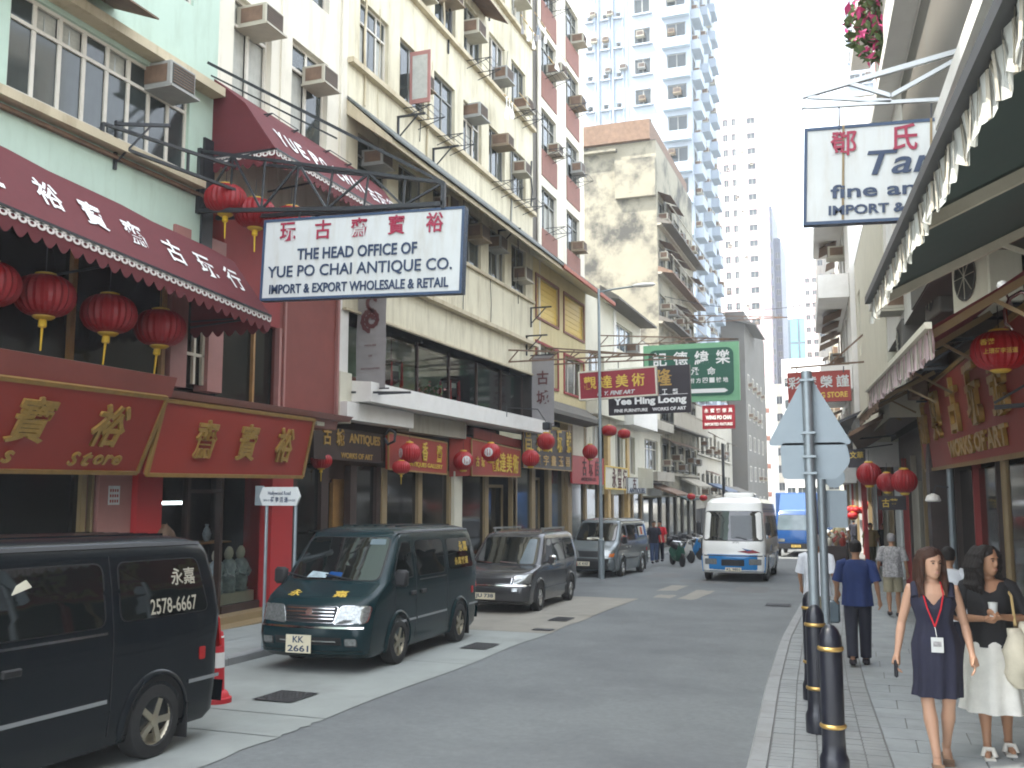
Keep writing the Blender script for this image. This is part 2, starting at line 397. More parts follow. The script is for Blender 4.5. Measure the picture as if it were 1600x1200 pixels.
for k in range(5):        # hair cracks and tar seams
    x = random.uniform(-5.2,-1.9); y = random.uniform(8.5,30); a = random.choice((0,0,PI/2))+random.uniform(-.25,.25); P = []; n = random.randint(8,22)
    for i in range(n):
        w_ = random.uniform(.003,.007); P.append((x, y, w_)); a += random.uniform(-.35,.35); x += .16*math.sin(a); y += .22*math.cos(a)*(1+y*.03)
    P = [p for p in P if -5.35 < p[0] < KR(p[1])-.1]
    if len(P) < 3: continue
    s = MB(); s.grid([[(px-w_, py-w_, gr(py)+.006) for px, py, w_ in P], [(px+w_, py+w_, gr(py)+.006) for px, py, w_ in P]]); s.build('tar_seam', M['grout'], road)
for (xa, xb, ya, yb) in [(-6.78,-6.25,9.8,10.42),(-6.2,-5.75,14.6,15.3),(-6.1,-5.7,18.9,19.6),(-5.9,-5.5,17.3,17.6),(-2.3,-1.7,24.0,24.6)]:
    t = thing('manhole_cover', '', 'manhole cover', ((xa+xb)/2,(ya+yb)/2,gr(ya)), group='iron covers set in the parking lane and road')
    s = MB(); z = gr((ya+yb)/2)-t.location.z
    dx = (xb-xa)/2; dy = (yb-ya)/2
    def zz(y): return -.02*y+z
    s.quad((-dx,-dy,.016+zz(-dy)-zz(0)),(dx,-dy,.016+zz(-dy)-zz(0)),(dx,dy,.016+zz(dy)-zz(0)),(-dx,dy,.016+zz(dy)-zz(0))); s.build('cover_plate', M['iron'], t)
    s = MB()
    for k in range(9):
        for j in range(7):
            cx_, cy_ = -dx+.05+(2*dx-.1)*k/8, -dy+.05+(2*dy-.1)*j/6
            s.box(cx_-.018, cx_+.018, cy_-.018, cy_+.018, .010-.02*cy_, .022-.02*cy_)
    s.build('tread_studs', M['iron'], t)
for o, l in zip([o for o in bpy.data.objects if o.name.startswith('manhole_cover')], ['large square iron cover in the concrete in front of the dark green van','iron cover in the concrete beside the dark green van','iron cover in the concrete beside the grey people carrier','small iron cover at the edge of the concrete lane','iron cover near the right hand kerb']):
    o['label'] = l
# pavements
rp = strip_sheet('right_pavement', lambda y: KR(y)+.16, lambda y: 3.6-.055*y, YS[:-5], gp, M['grout'], -.012)
lp = strip_sheet('left_pavement', lambda y: -13.5 if y < 100 else -30, lambda y: KL(y)-.14, YS, gp, M['concrete'], -.004)
def kerb(nm, K, side, m, ya, yb, L_, w_=.16):
    y = ya
    while y < yb:
        c = min(y+L_, yb); s = MB(); g = .006
        x0, x1 = K(y+g), K(c-g); z0 = gr(y)-.05
        P = []
        for (xx, yy) in ((x0, y+g), (x1, c-g)):
            P.append([(xx, yy, gr(yy)-.05), (xx, yy, gp(yy)-.02), (xx+side*.02, yy, gp(yy)+.002), (xx+side*w_, yy, gp(yy)+.002), (xx+side*w_, yy, gr(yy)-.05)])
        s.grid(P); s.add(P[0], [(0,1,2,3,4)]); s.add(P[1], [(4,3,2,1,0)])
        s.build('kerb_stone', M['kerb'], nm); y = c
kerb(rp, KR, 1, M['kerb'], -3, 45, .9)
kerb(lp, KL, -1, M['kerb'], 3, 60, 1.1)
kerb(rp, KR, 1, M['kerb'], 45, 140, 5); kerb(lp, KL, -1, M['kerb'], 60, 140, 5)
random.seed(11)
# setts between the kerb and the bollards
cnt = 0; rest = MB(); y = 5.0; row = 0
while y < 40:
    xk = KR(y)+.17; n = 4 if y < 30 else 3; L_ = .115
    for k in range(5):
        wd = (.36-xk*-1*0) if 0 else .2
        x = xk+k*.2+( .1 if row % 2 else 0)*0
        s = MB(); dz = random.uniform(-.003, .003)
        P = [(x+.006, y+.005), (x+.194, y+.005), (x+.194, y+L_-.005), (x+.006, y+L_-.005)]
        vs = [(px, py, gp(py)-.03) for px, py in P]+[(px, py, gp(py)+dz) for px, py in P]
        fs = [(4,5,6,7),(0,1,5,4),(1,2,6,5),(2,3,7,6),(3,0,4,7)]
        if cnt < 298 and y > 7.0: s.add(vs, fs); s.build('paving_sett', M['sett'], rp); cnt += 1
        else: rest.add(vs, fs)
    y += L_; row += 1
rest.build('far_setts', M['sett'], rp, kind='stuff')
cnt = 0; rest = MB(); y = 3.0
while y < 44:
    L_ = .5; x = KR(y)+1.18+(.0); k = 0
    while x < 3.5-.055*y:
        wd = .75; x1 = min(x+wd, 3.5-.055*y)
        off = .25 if int(round(y/L_)) % 2 else 0
        sl = KR(y+L_)-KR(y) if (k == 0 and not off) else 0
        P = [(x+.006+off, y+.006), (x1-.006+off, y+.006), (x1-.006+off, y+L_-.006), (x+.006+off+sl, y+L_-.006)]
        dz = random.uniform(-.002, .002)
        vs = [(px, py, gp(py)-.03) for px, py in P]+[(px, py, gp(py)+dz) for px, py in P]
        fs = [(4,5,6,7),(0,1,5,4),(1,2,6,5),(2,3,7,6),(3,0,4,7)]
        if cnt < 298 and y > 6.4: s = MB(); s.add(vs, fs); s.build('paving_slab', M['paver'], rp); cnt += 1
        else: rest.add(vs, fs)
        if off and x == KR(y)+1.18:
            P = [(x+.006, y+.006), (x+.244, y+.006), (x+.244, y+L_-.006), (x+.006+KR(y+L_)-KR(y), y+L_-.006)]
            rest.add([(px, py, gp(py)-.03) for px, py in P]+[(px, py, gp(py)) for px, py in P], fs)
        x += wd; k += 1
    y += L_
rest.build('far_slabs', M['paver'], rp, kind='stuff')
# left pavement slabs
y = 8
while y < 40:
    for k in range(3):
        xa = KL(y)-.15-k*.9; P = [(xa-.89, y+.01), (xa-.01, y+.01), (xa-.01, y+.89), (xa-.89, y+.89)]
        s = MB(); s.add([(px, py, gp(py)+.004) for px, py in P], [(0,1,2,3)]); s.build('paving_slab', M['concrete'], lp)
    y += .9
# ------------------------------------------------------------------ buildings: a facade runs along local +x and faces local -y
UNIT = {}
def unit_pane(m):
    if m.name not in UNIT:
        b = MB(); b.add([(0,0,0),(1,0,0),(1,0,1),(0,0,1)], [(0,1,2,3)]); UNIT[m.name] = b.mesh('pane', m)
    return UNIT[m.name]
FR = {}
def frame_mesh(w, h, cols, tr, m, th=.045):
    k = (round(w,3), round(h,3), cols, tr, m.name, th)
    if k in FR: return FR[k]
    b = MB(); d = .05
    b.box(0, w, 0, d, 0, th); b.box(0, w, 0, d, h-th, h); b.box(0, th, 0, d, th, h-th); b.box(w-th, w, 0, d, th, h-th)
    for i in range(1, cols): x = w*i/cols; b.box(x-th*.6, x+th*.6, .002, d-.002, th, h-th)
    if tr: b.box(th, w-th, -.006, d-.006, h*tr-th*.5, h*tr+th*.5)
    FR[k] = b.mesh('window', m); return FR[k]
def window(root, x, z, w, h, cols=2, tr=0, m=None, y=.12, glass=None, panes=True, th=.045, openp=.0, name='window'):
    m = m or M['frame_w']
    f = put(frame_mesh(w, h, cols, tr, m, th), name, root, loc=(x, y, z))
    if not panes:
        put(unit_pane(M['winglass']), 'pane', f, loc=(0, .03, 0), scale=(w, 1, h)); return f
    rows = [(0, h)] if not tr else [(0, h*tr), (h*tr, h)]
    for i in range(cols):
        for (a, c) in rows:
            g = glass or (M['curtain'] if random.random() < .16 else M['winglass'])
            gy = .03
            if g is M['curtain']:
                put(unit_pane(g), 'curtain', f, loc=(w*i/cols+.02, .09, a+.02), scale=(w/cols-.04, 1, c-a-.04)); g = M['winglass']; continue
            put(unit_pane(g), 'pane', f, loc=(w*i/cols+.02, gy, a+.02), scale=(w/cols-.04, 1, c-a-.04))
    return f
ACM = {}
def air_con(root, x, z, y=-.45, w=.62, h=.42, d=.62, shelf=True, parent_z=0):
    if 'b' not in ACM:
        b = MB(); b.bbox(0, w, 0, d, 0, h, .015)
        for i in range(5): b.box(-.003, .0, .08+i*.09, .12+i*.09, .08, .34)
        b.box(-.04, w+.04, -.06, d, -.05, -.012, 0); ACM['b'] = b.mesh('air_conditioner', M['acbody'])
        g = MB(); g.box(.04, w-.04, -.008, 0, .04, h-.04)
        ACM['g'] = g.mesh('grille', M['acgrille'])
        g = MB()
        for i in range(7): g.box(.05, w-.05, -.016, -.009, .06+i*.047, .075+i*.047)
        for yy in (0, 1):
            xx = -.010 if yy == 0 else w+.002
            g.box(xx, xx+.008, .07, .52, .06, h-.06)
        ACM['l'] = g.mesh('louvre', M['rust'])
    for kk, mm in (('b2','acbody2'),('b3','acbody3')):
        if kk not in ACM: c = ACM['b'].copy(); c.materials.clear(); c.materials.append(M[mm]); ACM[kk] = c
    hsh = int(abs(x*73.1+z*31.7+y*11)*100); s_ = .85+.035*(hsh % 8)
    a = put(ACM[('b','b2','b3','b')[hsh % 4]], 'air_conditioner', root, loc=(x, y+.05*(hsh % 3), z)); a.scale = (s_, .8+.05*(hsh % 7), s_); a.rotation_euler = (0, 0, .02*((hsh % 5)-2))
    put(ACM['g'], 'grille', a); put(ACM['l'], 'louvre', a)
    return a
RK = {}
def rack(root, x, z, w=.9, d=.8, y=-.02):
    if 'r' not in RK:
        b = MB()
        for xx in (0, w): b.bar((xx, 0, .25), (xx, -d, .25), .02); b.bar((xx, 0, 0), (xx, -d, .25), .018)
        for k in range(4): b.bar((0, -d*(k+1)/4, .25), (w, -d*(k+1)/4, .25), .014)
        RK['r'] = b.mesh('drying_rack', M['black_iron'])
    return put(RK['r'], 'drying_rack', root, loc=(x, y, z))
HD = {}
def hood(root, x, z, w=1.6, d=.7, drop=.4):
    k = (w, d, drop)
    if k not in HD:
        b = MB(); b.grid([[(0,0,0),(w,0,0)],[(0,-d,-drop),(w,-d,-drop)]]); b.grid([[(0,-d,-drop-.03),(w,-d,-drop-.03)],[(0,0,-.03),(w,0,-.03)]])
        b.quad((0,-d,-drop),(w,-d,-drop),(w,-d,-drop-.03),(0,-d,-drop-.03)); HD[k] = b.mesh('sun_hood', M['rust'])
    return put(HD[k], 'sun_hood', root, loc=(x, 0, z))

def wall_front(W, z0, z1, holes, t=.22, x0=0, y=0):
    xs = sorted({x0, W, *[h[0] for h in holes], *[h[1] for h in holes]}); zs = sorted({z0, z1, *[h[2] for h in holes], *[h[3] for h in holes]})
    xs = [v for v in xs if x0 <= v <= W]; zs = [v for v in zs if z0 <= v <= z1]
    b = MB()
    for a, c in zip(xs, xs[1:]):
        for d, e in zip(zs, zs[1:]):
            mx, mz = (a+c)/2, (d+e)/2
            if any(h[0] < mx < h[1] and h[2] < mz < h[3] for h in holes): continue
            b.quad((a,y,d),(c,y,d),(c,y,e),(a,y,e))
    for h in holes:
        a, c, d, e = h[:4]
        b.quad((a,y,d),(a,y+t,d),(c,y+t,d),(c,y,d)); b.quad((a,y,e),(c,y,e),(c,y+t,e),(a,y+t,e))
        b.quad((a,y,d),(a,y,e),(a,y+t,e),(a,y+t,d)); b.quad((c,y,d),(c,y+t,d),(c,y+t,e),(c,y,e))
    return b
def building(name, label, cat, org, rz, W, D, zb, zt, m, holes=(), zwall=None, group=None):
    """org: world position of the local origin at ground; heights given in world z"""
    root = thing(name, label, cat, (org[0], org[1], zb), rz, group)
    z0 = (zwall if zwall is not None else zb)-zb; H = zt-zb
    hl = [(h[0], h[1], h[2]-zb, h[3]-zb) for h in holes]
    b = wall_front(W, z0, H, hl)
    b.quad((W,0,z0),(W,D,z0),(W,D,H),(W,0,H)); b.quad((0,D,z0),(0,0,z0),(0,0,H),(0,D,H)); b.quad((W,D,z0),(0,D,z0),(0,D,H),(W,D,H))
    b.build('wall', m, root)
    r = MB(); r.box(-.0, W, 0, D, H+.002, H+.06); r.build('roof', M['grey_wall'], root)
    # parapet
    if hl:
        b = MB()
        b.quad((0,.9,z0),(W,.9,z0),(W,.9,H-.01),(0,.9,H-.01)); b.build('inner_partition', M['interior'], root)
    root['zb'] = zb
    return root
def wp(root):                                             # matrix that lets a child be given in world coordinates
    return (Matrix.Translation(root.location) @ Matrix.Rotation(root.rotation_euler[2], 4, 'Z')).inverted()
def wpart(b, name, m, root, smooth=None, **k):
    o = b.build(name, m, root, smooth, **k); o.matrix_local = wp(root); return o
def ledge(root, x0, x1, z, h=.12, d=.18, m=None, name='ledge'):
    b = MB(); b.box(x0, x1, -d, -.002, z-root['zb'], z+h-root['zb']); return b.build(name, m or M['cream_trim'], root)
def zl(root, z): return z-root['zb']
L90 = PI/2
# ---- 1 mint green tenement with the antique shop (world Y 0..14.24, plane X=-11)
Z0 = gp(7)
G = building('mint_tenement', 'mint green plastered tenement above the two scalloped shop awnings at far left', 'building', (-11, 0), L90, 14.24, 8, Z0, 32, M['green_wall'],  # unseen top raised to shade the street
             [(9.66,13.5,5.62,7.12), (9.66,13.5,8.7,10.2), (9.66,13.5,11.8,13.3), (1,7.6,5.62,7.12)], zwall=4.35)
for zz in (5.62, 8.7, 11.8):
    f = window(G, 9.66, zl(G, zz), 3.84, 1.5, 8, .72, y=.06, th=.055)
    # thin bars behind each sash
    b = MB()
    for i in range(8):
        xx = .48*i+.24
        b.bar((xx, .09, .1), (xx, .09, 1.4), .02); b.bar((xx-.2, .09, .35), (xx+.2, .09, .35), .014); b.bar((xx-.2, .09, .95), (xx+.2, .09, .95), .014)
    b.build('window_bars', M['alu'], f)
window(G, 1, zl(G, 5.62), 6.6, 1.5, 12, .72, y=.06)
ledge(G, .2, 14.1, 7.2, .16, .3, M['cream_trim'], 'cornice'); ledge(G, 8.4, 13.75, 5.38, .14, .22, M['cream_trim'], 'sill')
ledge(G, .2, 14.1, 5.26, .06, .08, M['rust'], 'pipe'); ledge(G, .2, 14.1, 10.35, .14, .3, M['cream_trim'], 'cornice')
air_con(G, 12.45, zl(G, 6.75), -.5, shelf=True); air_con(G, 10.2, zl(G, 7.45), -.5); air_con(G, 11.5, zl(G, 10.5), -.5)
hood(G, 9.7, zl(G, 7.75), 1.9, .9, .35)
# first floor of the shop
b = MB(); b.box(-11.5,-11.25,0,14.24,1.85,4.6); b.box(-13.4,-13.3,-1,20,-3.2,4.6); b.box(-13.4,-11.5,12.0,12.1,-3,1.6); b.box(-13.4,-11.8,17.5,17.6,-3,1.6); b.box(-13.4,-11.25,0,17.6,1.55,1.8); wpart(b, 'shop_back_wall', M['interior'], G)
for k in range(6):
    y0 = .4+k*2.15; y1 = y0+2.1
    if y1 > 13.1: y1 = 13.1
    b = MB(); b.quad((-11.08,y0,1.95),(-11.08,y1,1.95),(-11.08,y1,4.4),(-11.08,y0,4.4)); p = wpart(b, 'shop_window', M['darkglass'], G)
    b = MB(); b.box(-11.1,-11.0,y1-.06,y1+.03,1.95,4.4); wpart(b, 'mullion', M['wood'], G)
b = MB(); b.box(-11.12,-10.96,0,13.2,1.86,1.95); wpart(b, 'sill', M['offwhite'], G)
for (a, c) in ((13.2,13.62),(14.2,14.62)):
    b = MB(); b.box(-11.25,-10.95,a,c,1.8,4.6); wpart(b, 'column', M['rose'], G)
b = MB(); b.quad((-11.1,13.62,1.9),(-11.1,14.2,1.9),(-11.1,14.2,4.5),(-11.1,13.62,4.5)); wpart(b, 'shop_window', M['darkglass'], G)
b = MB(); b.box(-11.09,-11.03,13.9,13.96,1.9,4.5); b.box(-11.09,-11.03,13.62,14.2,2.4,2.45); b.box(-11.09,-11.03,14.14,14.2,1.9,4.5); wpart(b, 'mullion', M['offwhite'], G)
# ledge over the signs
b = MB(); b.prism([(-11.0,1.45),(-9.95,1.45),(-9.85,1.75),(-11.0,1.84)], 0, 12.05, 'y'); wpart(b, 'canopy', M['brownwall'], G)
b = MB(); b.prism([(-11.0,1.48),(-10.15,1.48),(-10.05,1.58),(-11.0,1.66)], 12.05, 17.9, 'y'); b.prism([(-11.0,1.3),(-10.35,1.3),(-10.3,1.47),(-11.0,1.47)], 12.1, 17.7, 'y'); wpart(b, 'canopy', M['rose'], G)
for k in range(7):
    b = MB(); y0 = 12.5+k*.72; b.box(-10.32,-10.27,y0,y0+.28,1.34,1.42); wpart(b, 'tube_lamp', M['offwhite'], G)
# ground floor: glass, pillars, open doorway with lit interior
for (a, c) in ((12.72,13.32),(16.55,17.3)):
    b = MB(); b.box(-11.75,-11.1,a,c,gp(a)-.1,1.4); wpart(b, 'pillar', M['pillar_red'], G)
b = MB(); b.box(-11.5,-11.2,11.98,12.7,gp(12)-.1,1.5); wpart(b, 'pillar', M['rose'], G)
for (a, c) in ((.5,4),(4,7.8),(7.8,11.7)):
    b = MB(); b.quad((-11.3,a,gp(a)+.4),(-11.3,c,gp(c)+.4),(-11.3,c,.6),(-11.3,a,.6)); wpart(b, 'shop_window', M['darkglass'], G)
    b = MB(); b.box(-11.34,-11.22,c-.05,c+.05,gp(c),.6); b.box(-11.33,-11.24,c+.18,c+.22,gp(c),.6); wpart(b, 'mullion', M['tan'], G)
for (a, c) in ((13.34,14.25),(15.25,16.5)):
    b = MB(); b.quad((-11.35,a,gp(a)+.3),(-11.35,c,gp(c)+.3),(-11.35,c,.35),(-11.35,a,.35)); g = wpart(b, 'shop_window', M['clearglass'], G)
for (yy) in (14.27,15.22):
    b = MB(); b.box(-11.42,-11.3,yy-.04,yy+.04,gp(yy),.45); wpart(b, 'door_frame', M['darkwood'], G)
b = MB(); b.box(-11.42,-11.3,13.3,16.55,.36,.62); b.box(-11.42,-11.3,14.23,15.26,-.02,.05); wpart(b, 'transom', M['darkwood'], G)
b = MB(); b.box(-11.5,-10.95,13.35,18.0,gp(16)-.1,gp(14)+.12); b.box(-11.0,-10.55,13.35,18.2,gp(16)-.1,gp(15)+.02); wpart(b, 'step', M['tan'], G)
b = MB(); b.box(-11.52,-11.30,15.3,16.5,gp(16),gp(16)+.30); wpart(b, 'stall_riser', M['darkwood'], G)
for (y0, y1) in ((13.75,14.2),(14.35,14.75),(14.85,15.15)):
    b = MB(); b.box(-12.2,-12.12,y0,y1,-.23,-.17); wpart(b, 'lit_tube', M['lightstrip'], G)
for zz in (-1.0,-1.45,-1.85):
    b = MB(); b.box(-12.6,-12.0,13.4,16.5,zz,zz+.03); wpart(b, 'shelf', M['wood'], G)
# notices on the pillars
for (x_, y_, z_, w_, h_) in ((-11.196,12.3,-.05,.24,.30),(-11.096,13.02,.42,.30,.16)):
    n = put(None, 'notice', loc=(x_, y_, z_), label='small white printed notice on the rose pillar beside the shop glass' if w_ < .28 else 'small white name plate at the top of the first red pillar', cat='notice')
    b = MB(); b.box(-.002,.010,-w_/2,w_/2,-h_/2,h_/2); b.build('sheet', M['signwhite'], n)
    b = MB()
    for r in range(3):
        for c_ in range(4): b.box(.0105,.012,-w_*.4+c_*w_*.21,-w_*.4+c_*w_*.21+w_*.13,-h_*.38+r*h_*.28,-h_*.38+r*h_*.28+h_*.15)
    b.build('print', M['signred'], n)
# porcelain figures in the window and on the shelf
random.seed(5)
def figurine(loc, s, label, grp='porcelain figures in the antique shop', m='porcelain'):
    t = put(None, 'figurine', loc=loc, label=label, cat='figurine', group=grp)
    b = MB(); b.lathe([(.09,0),(.10,.03),(.085,.05),(.10,.12),(.09,.26),(.105,.34),(.07,.40),(.03,.43)], 12)
    o = b.build('robe', M[m], t, 40)
    b = MB(); b.lathe([(.02,.42),(.05,.45),(.058,.50),(.045,.55),(.02,.58)], 10); b.build('head', M['offwhite'], t, 40)
    b = MB(); b.tube([(-.09,-.02,.34),(-.11,-.07,.25),(-.03,-.11,.22)], .025, 6); b.tube([(.09,-.02,.34),(.11,-.07,.25),(.03,-.11,.22)], .025, 6); b.build('sleeve', M[m], t)
    t.scale = (s,s,s); t.rotation_euler = (0,0,L90); return t
for i in range(6):
    y_ = 15.42+i*.19; ordn = ('first','second','third','fourth','fifth','sixth')[i]
    t = figurine((-11.55-.12*(i % 2), y_, gp(16)+.46+.04), 1.35+.15*random.random(), ordn+' porcelain figure from the left in the shop window beside the dark green van')
b = MB(); b.box(-11.95,-11.42,15.3,16.48,gp(16)+.3,gp(16)+.5); wpart(b, 'display_plinth', M['offwhite'], G)
for i, (y_, z_, s_) in enumerate([(13.55,-1.42,.9),(13.8,-1.42,.8),(14.0,-.97,.7),(15.5,-1.42,.8),(15.8,-1.42,.7),(16.1,-.97,.8)]):
    t = put(None, 'vase', loc=(-12.3, y_, z_), label='porcelain vase on a lit shelf inside the antique shop', cat='vase', group='vases on the shop shelves')
    t['label'] = ('leftmost vase on the lowest lit shelf left of the shop doorway','second vase on the lowest shelf left of the doorway','small vase on the upper shelf near the doorway','leftmost vase on the lowest shelf right of the doorway','middle vase on the shelf right of the doorway','vase on the upper shelf behind the porcelain figures')[i]
    b = MB(); b.lathe([(.05,0),(.09,.08),(.11,.18),(.07,.30),(.035,.36),(.05,.42)], 12); b.build('vase_body', M['porcelain'], t, 40); t.scale = (s_,s_,s_)
t = put(None, 'carved_stand', loc=(-11.15, 13.05, gp(14)+.14), label='stacked pale carved stone lions beside the shop door behind the black van', cat='carving')
b = MB()
for k in range(4): b.lathe([(.13,.02+k*.33),(.15,.06+k*.33),(.10,.12+k*.33),(.12,.22+k*.33),(.07,.31+k*.33)], 9, c=(.03*(-1)**k, 0, 0))
b.build('carving', M['tan'], t, 40)
t = put(None, 'carved_horse', loc=(-11.2, 13.6, -.95), label='brown carved wooden horse head above the rear of the black van', cat='carving')
b = MB(); b.tube([(.0,0,-1.1),(.02,.03,-.35),(0,.05,0),(.03,-.05,.22),(.1,-.2,.30),(.14,-.38,.16),(.15,-.46,.02)], [.12,.16,.17,.14,.12,.08,.05], 10); b.lathe([(.03,.3),(.02,.36),(.004,.43)], 6, c=(.0,-.02,0)); b.build('carving', M['rust'], t, 50)

# ---- 2 narrow white block (Y 14.24..19.0)
WB = building('white_block', 'narrow white rendered block between the mint tenement and the cream one', 'building', (-11, 14.24), L90, 4.76, 8, gp(16), 33, M['white_wall'],  # unseen top made taller so its shadow crosses the road
              [(.45,1.7,7.6,9.6),(2.45,3.9,7.6,9.6),(.45,1.7,10.8,12.8),(2.45,3.9,10.8,12.8),(.45,1.7,14,16),(2.45,3.9,14,16)], zwall=5.6)
for zz in (7.6, 10.8, 14):
    window(WB, .45, zl(WB, zz), 1.25, 2.0, 2, .72, glass=M['curtain'], th=.06); window(WB, 2.45, zl(WB, zz), 1.45, 2.0, 2, .72, th=.06)
    air_con(WB, .75, zl(WB, zz+1.45), -.5); air_con(WB, 3.0, zl(WB, zz+1.2), -.5)
rack(WB, .6, zl(WB, 6.85)); rack(WB, 2.7, zl(WB, 6.85))
b = MB(); b.box(-11.02,-10.96,16.25,16.3,6.3,17); b.box(-11.02,-10.94,18.65,18.71,6.3,17); wpart(b, 'downpipe', M['white_wall'], WB)
b = MB(); b.box(-11.3,-11.0,14.63,16.5,3.3,5.62); wpart(b, 'wall_panel', M['redwall'], WB)
b = MB(); b.box(-11.3,-11.0,16.5,18.75,1.67,5.62); wpart(b, 'wall_panel', M['brownwall'], WB)
for q5 in ((-11.02,-10.93,18.7,18.78,1.67,5.62),(-11.05,-10.94,16.42,16.5,1.67,3.3),(-11.05,-10.95,16.62,16.68,1.67,5.4)): b = MB(); b.box(*q5); wpart(b, 'wall_trim', M['rose'], WB)
b = MB(); b.quad((-11.12,14.65,1.7),(-11.12,16.42,1.7),(-11.12,16.42,3.3),(-11.12,14.65,3.3)); wpart(b, 'shop_window', M['darkglass'], WB)
b = MB(); b.box(-11.14,-11.05,15.7,15.76,1.7,3.3); wpart(b, 'mullion', M['wood'], WB)
b = MB(); b.box(-11.3,-11.01,18.79,19.3,1.8,5.9); wpart(b, 'pilaster', M['whitep'], WB)

# ---- 3 cream tenement (Y 19.0..32.6)
wx = [.55+2.15*i for i in range(6)]
hol = [(x, x+1.5, z, z+1.75) for z in (10.2,13.4,16.6,19.8) for x in wx]+[(x, x+1.5, 6.95, 8.55) for x in wx]
C3 = building('cream_tenement', 'weathered cream yellow tenement with rows of air conditioners above the long dark first floor window', 'building', (-11, 19.0), L90, 13.6, 9, gp(25), 33, M['cream'], hol, zwall=4.15)  # height above view added to shade the street and right hand board
random.seed(21)
for r, z in enumerate((6.95,10.2,13.4,16.6,19.8)):
    for i, x in enumerate(wx):
        h = 1.6 if z < 8 else 1.75
        window(C3, x, zl(C3, z), 1.5, h, random.choice((2,3)), random.choice((0,.7)), m=random.choice([M['frame_d'], M['frame_w'], M['frame_d']]), y=.1)
    if z > 8: ledge(C3, 0, 13.6, z-.14, .13, .16); 
    else: ledge(C3, 0, 13.6, z-.16, .1, .1)
ledge(C3, 0, 13.6, 5.2, .12, .22); ledge(C3, 0, 13.6, 4.15, .05, .1)
b = MB(); b.box(0,.5,-.04,-.002,10.35-C3['zb'],22-C3['zb'])
# sloping eaves over the second floor
b = MB(); b.prism([(0,9.15-C3['zb']),(-1.2,8.05-C3['zb']),(-1.2,7.92-C3['zb']),(0,8.80-C3['zb'])], 0, 13.6, 'x'); b.build('eaves', M['cream_trim'], C3)
b = MB(); b.prism([(-.02,9.24-C3['zb']),(-1.28,8.10-C3['zb']),(-1.28,8.04-C3['zb']),(-.02,9.17-C3['zb'])], -.02, 13.65, 'x'); b.build('eaves_tiles', M['roof'], C3)
for (i, r, dx, dz) in [(0,2,.3,1.0),(1,1,.75,.7),(3,1,.4,1.35),(4,1,.5,1.2),(5,1,.3,.9),(1,2,.9,.2),(2,2,.5,.9),(3,2,.3,.8),(4,2,.6,.35),(5,2,.5,.1),(0,3,.3,1.1),(2,3,.4,.9),(5,3,.4,.9),(4,3,.2,.6),(3,4,.3,.6),(0,0,.45,.95),(2,0,.2,.95),(3,0,.6,.8),(4,0,.2,.9),(5,0,.55,.4)]:
    z = (6.95,10.2,13.4,16.6,19.8)[r]; air_con(C3, wx[i]+dx, zl(C3, z+dz), -.5+.1*random.random())
for (i, r) in [(1,1),(4,1),(2,1),(3,2),(5,2),(5,1)]:
    rack(C3, wx[i]+.2, zl(C3, (6.95,10.2,13.4)[r]-.4))
hood(C3, wx[3]-.2, zl(C3, 15.5), 2.0, .8, .4)
# an open casement
b = MB(); fx = wx[1]+.55
b.box(fx, fx+.04, -.62, -.02, 10.3-C3['zb'], 11.75-C3['zb'])
o = MB(); o.box(fx-.005, fx+.045, -.54, -.10, 10.42-C3['zb'], 11.63-C3['zb'])
f = b.build('open_casement', M['rose'], C3); o.build('pane', M['curtain'], f)
# brackets that once held signs
for yy, zz in ((21.6,9.7),(23.8,9.6),(32.3,6.6),(31.8,5.5),(29,8.6)):
    b = MB(); b.bar((-11,yy,zz),(-10.2,yy,zz),.05); b.bar((-11,yy,zz-.6),(-10.4,yy,zz),.03); b.bar((-10.97,yy,zz-.7),(-10.97,yy,zz),.05); wpart(b, 'sign_bracket', M['black_iron'], C3)
# cables
b = MB(); b.tube([(-10.97,26,9),(-10.97,26.05,7),(-10.97,26.0,5.4)], .012, 5); b.tube([(-10.96,28.2,6.8),(-10.96,28.3,6.0),(-10.96,28.25,5.3)], .012, 5); b.tube([(-10.97,22.9,12),(-10.97,23,11),(-10.97,22.9,9.5)], .012, 5); wpart(b, 'cable', M['black_iron'], C3)
# recessed dark first-floor window band
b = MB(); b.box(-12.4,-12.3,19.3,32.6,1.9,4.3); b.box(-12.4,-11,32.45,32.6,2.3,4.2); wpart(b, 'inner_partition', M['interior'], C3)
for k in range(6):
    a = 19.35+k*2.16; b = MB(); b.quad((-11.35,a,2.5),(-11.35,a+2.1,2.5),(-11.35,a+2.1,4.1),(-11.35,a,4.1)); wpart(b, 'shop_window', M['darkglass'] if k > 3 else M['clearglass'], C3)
    b = MB(); b.box(-11.38,-11.3,a+2.1,a+2.16,2.5,4.1); wpart(b, 'mullion', M['darkwood'], C3)
b = MB(); b.box(-12.28,-12.25,19.3,28.0,2.3,4.25); wpart(b, 'interior_wall', M['inside_green'], C3)
b = MB(); b.box(-12.25,-12.2,21.5,32.0,1.9,2.95); wpart(b, 'dado', M['brownwall'], C3)
b = MB(); b.box(-12.3,-11.4,19.3,32.0,2.42,2.46); wpart(b, 'window_floor', M['wood'], C3)
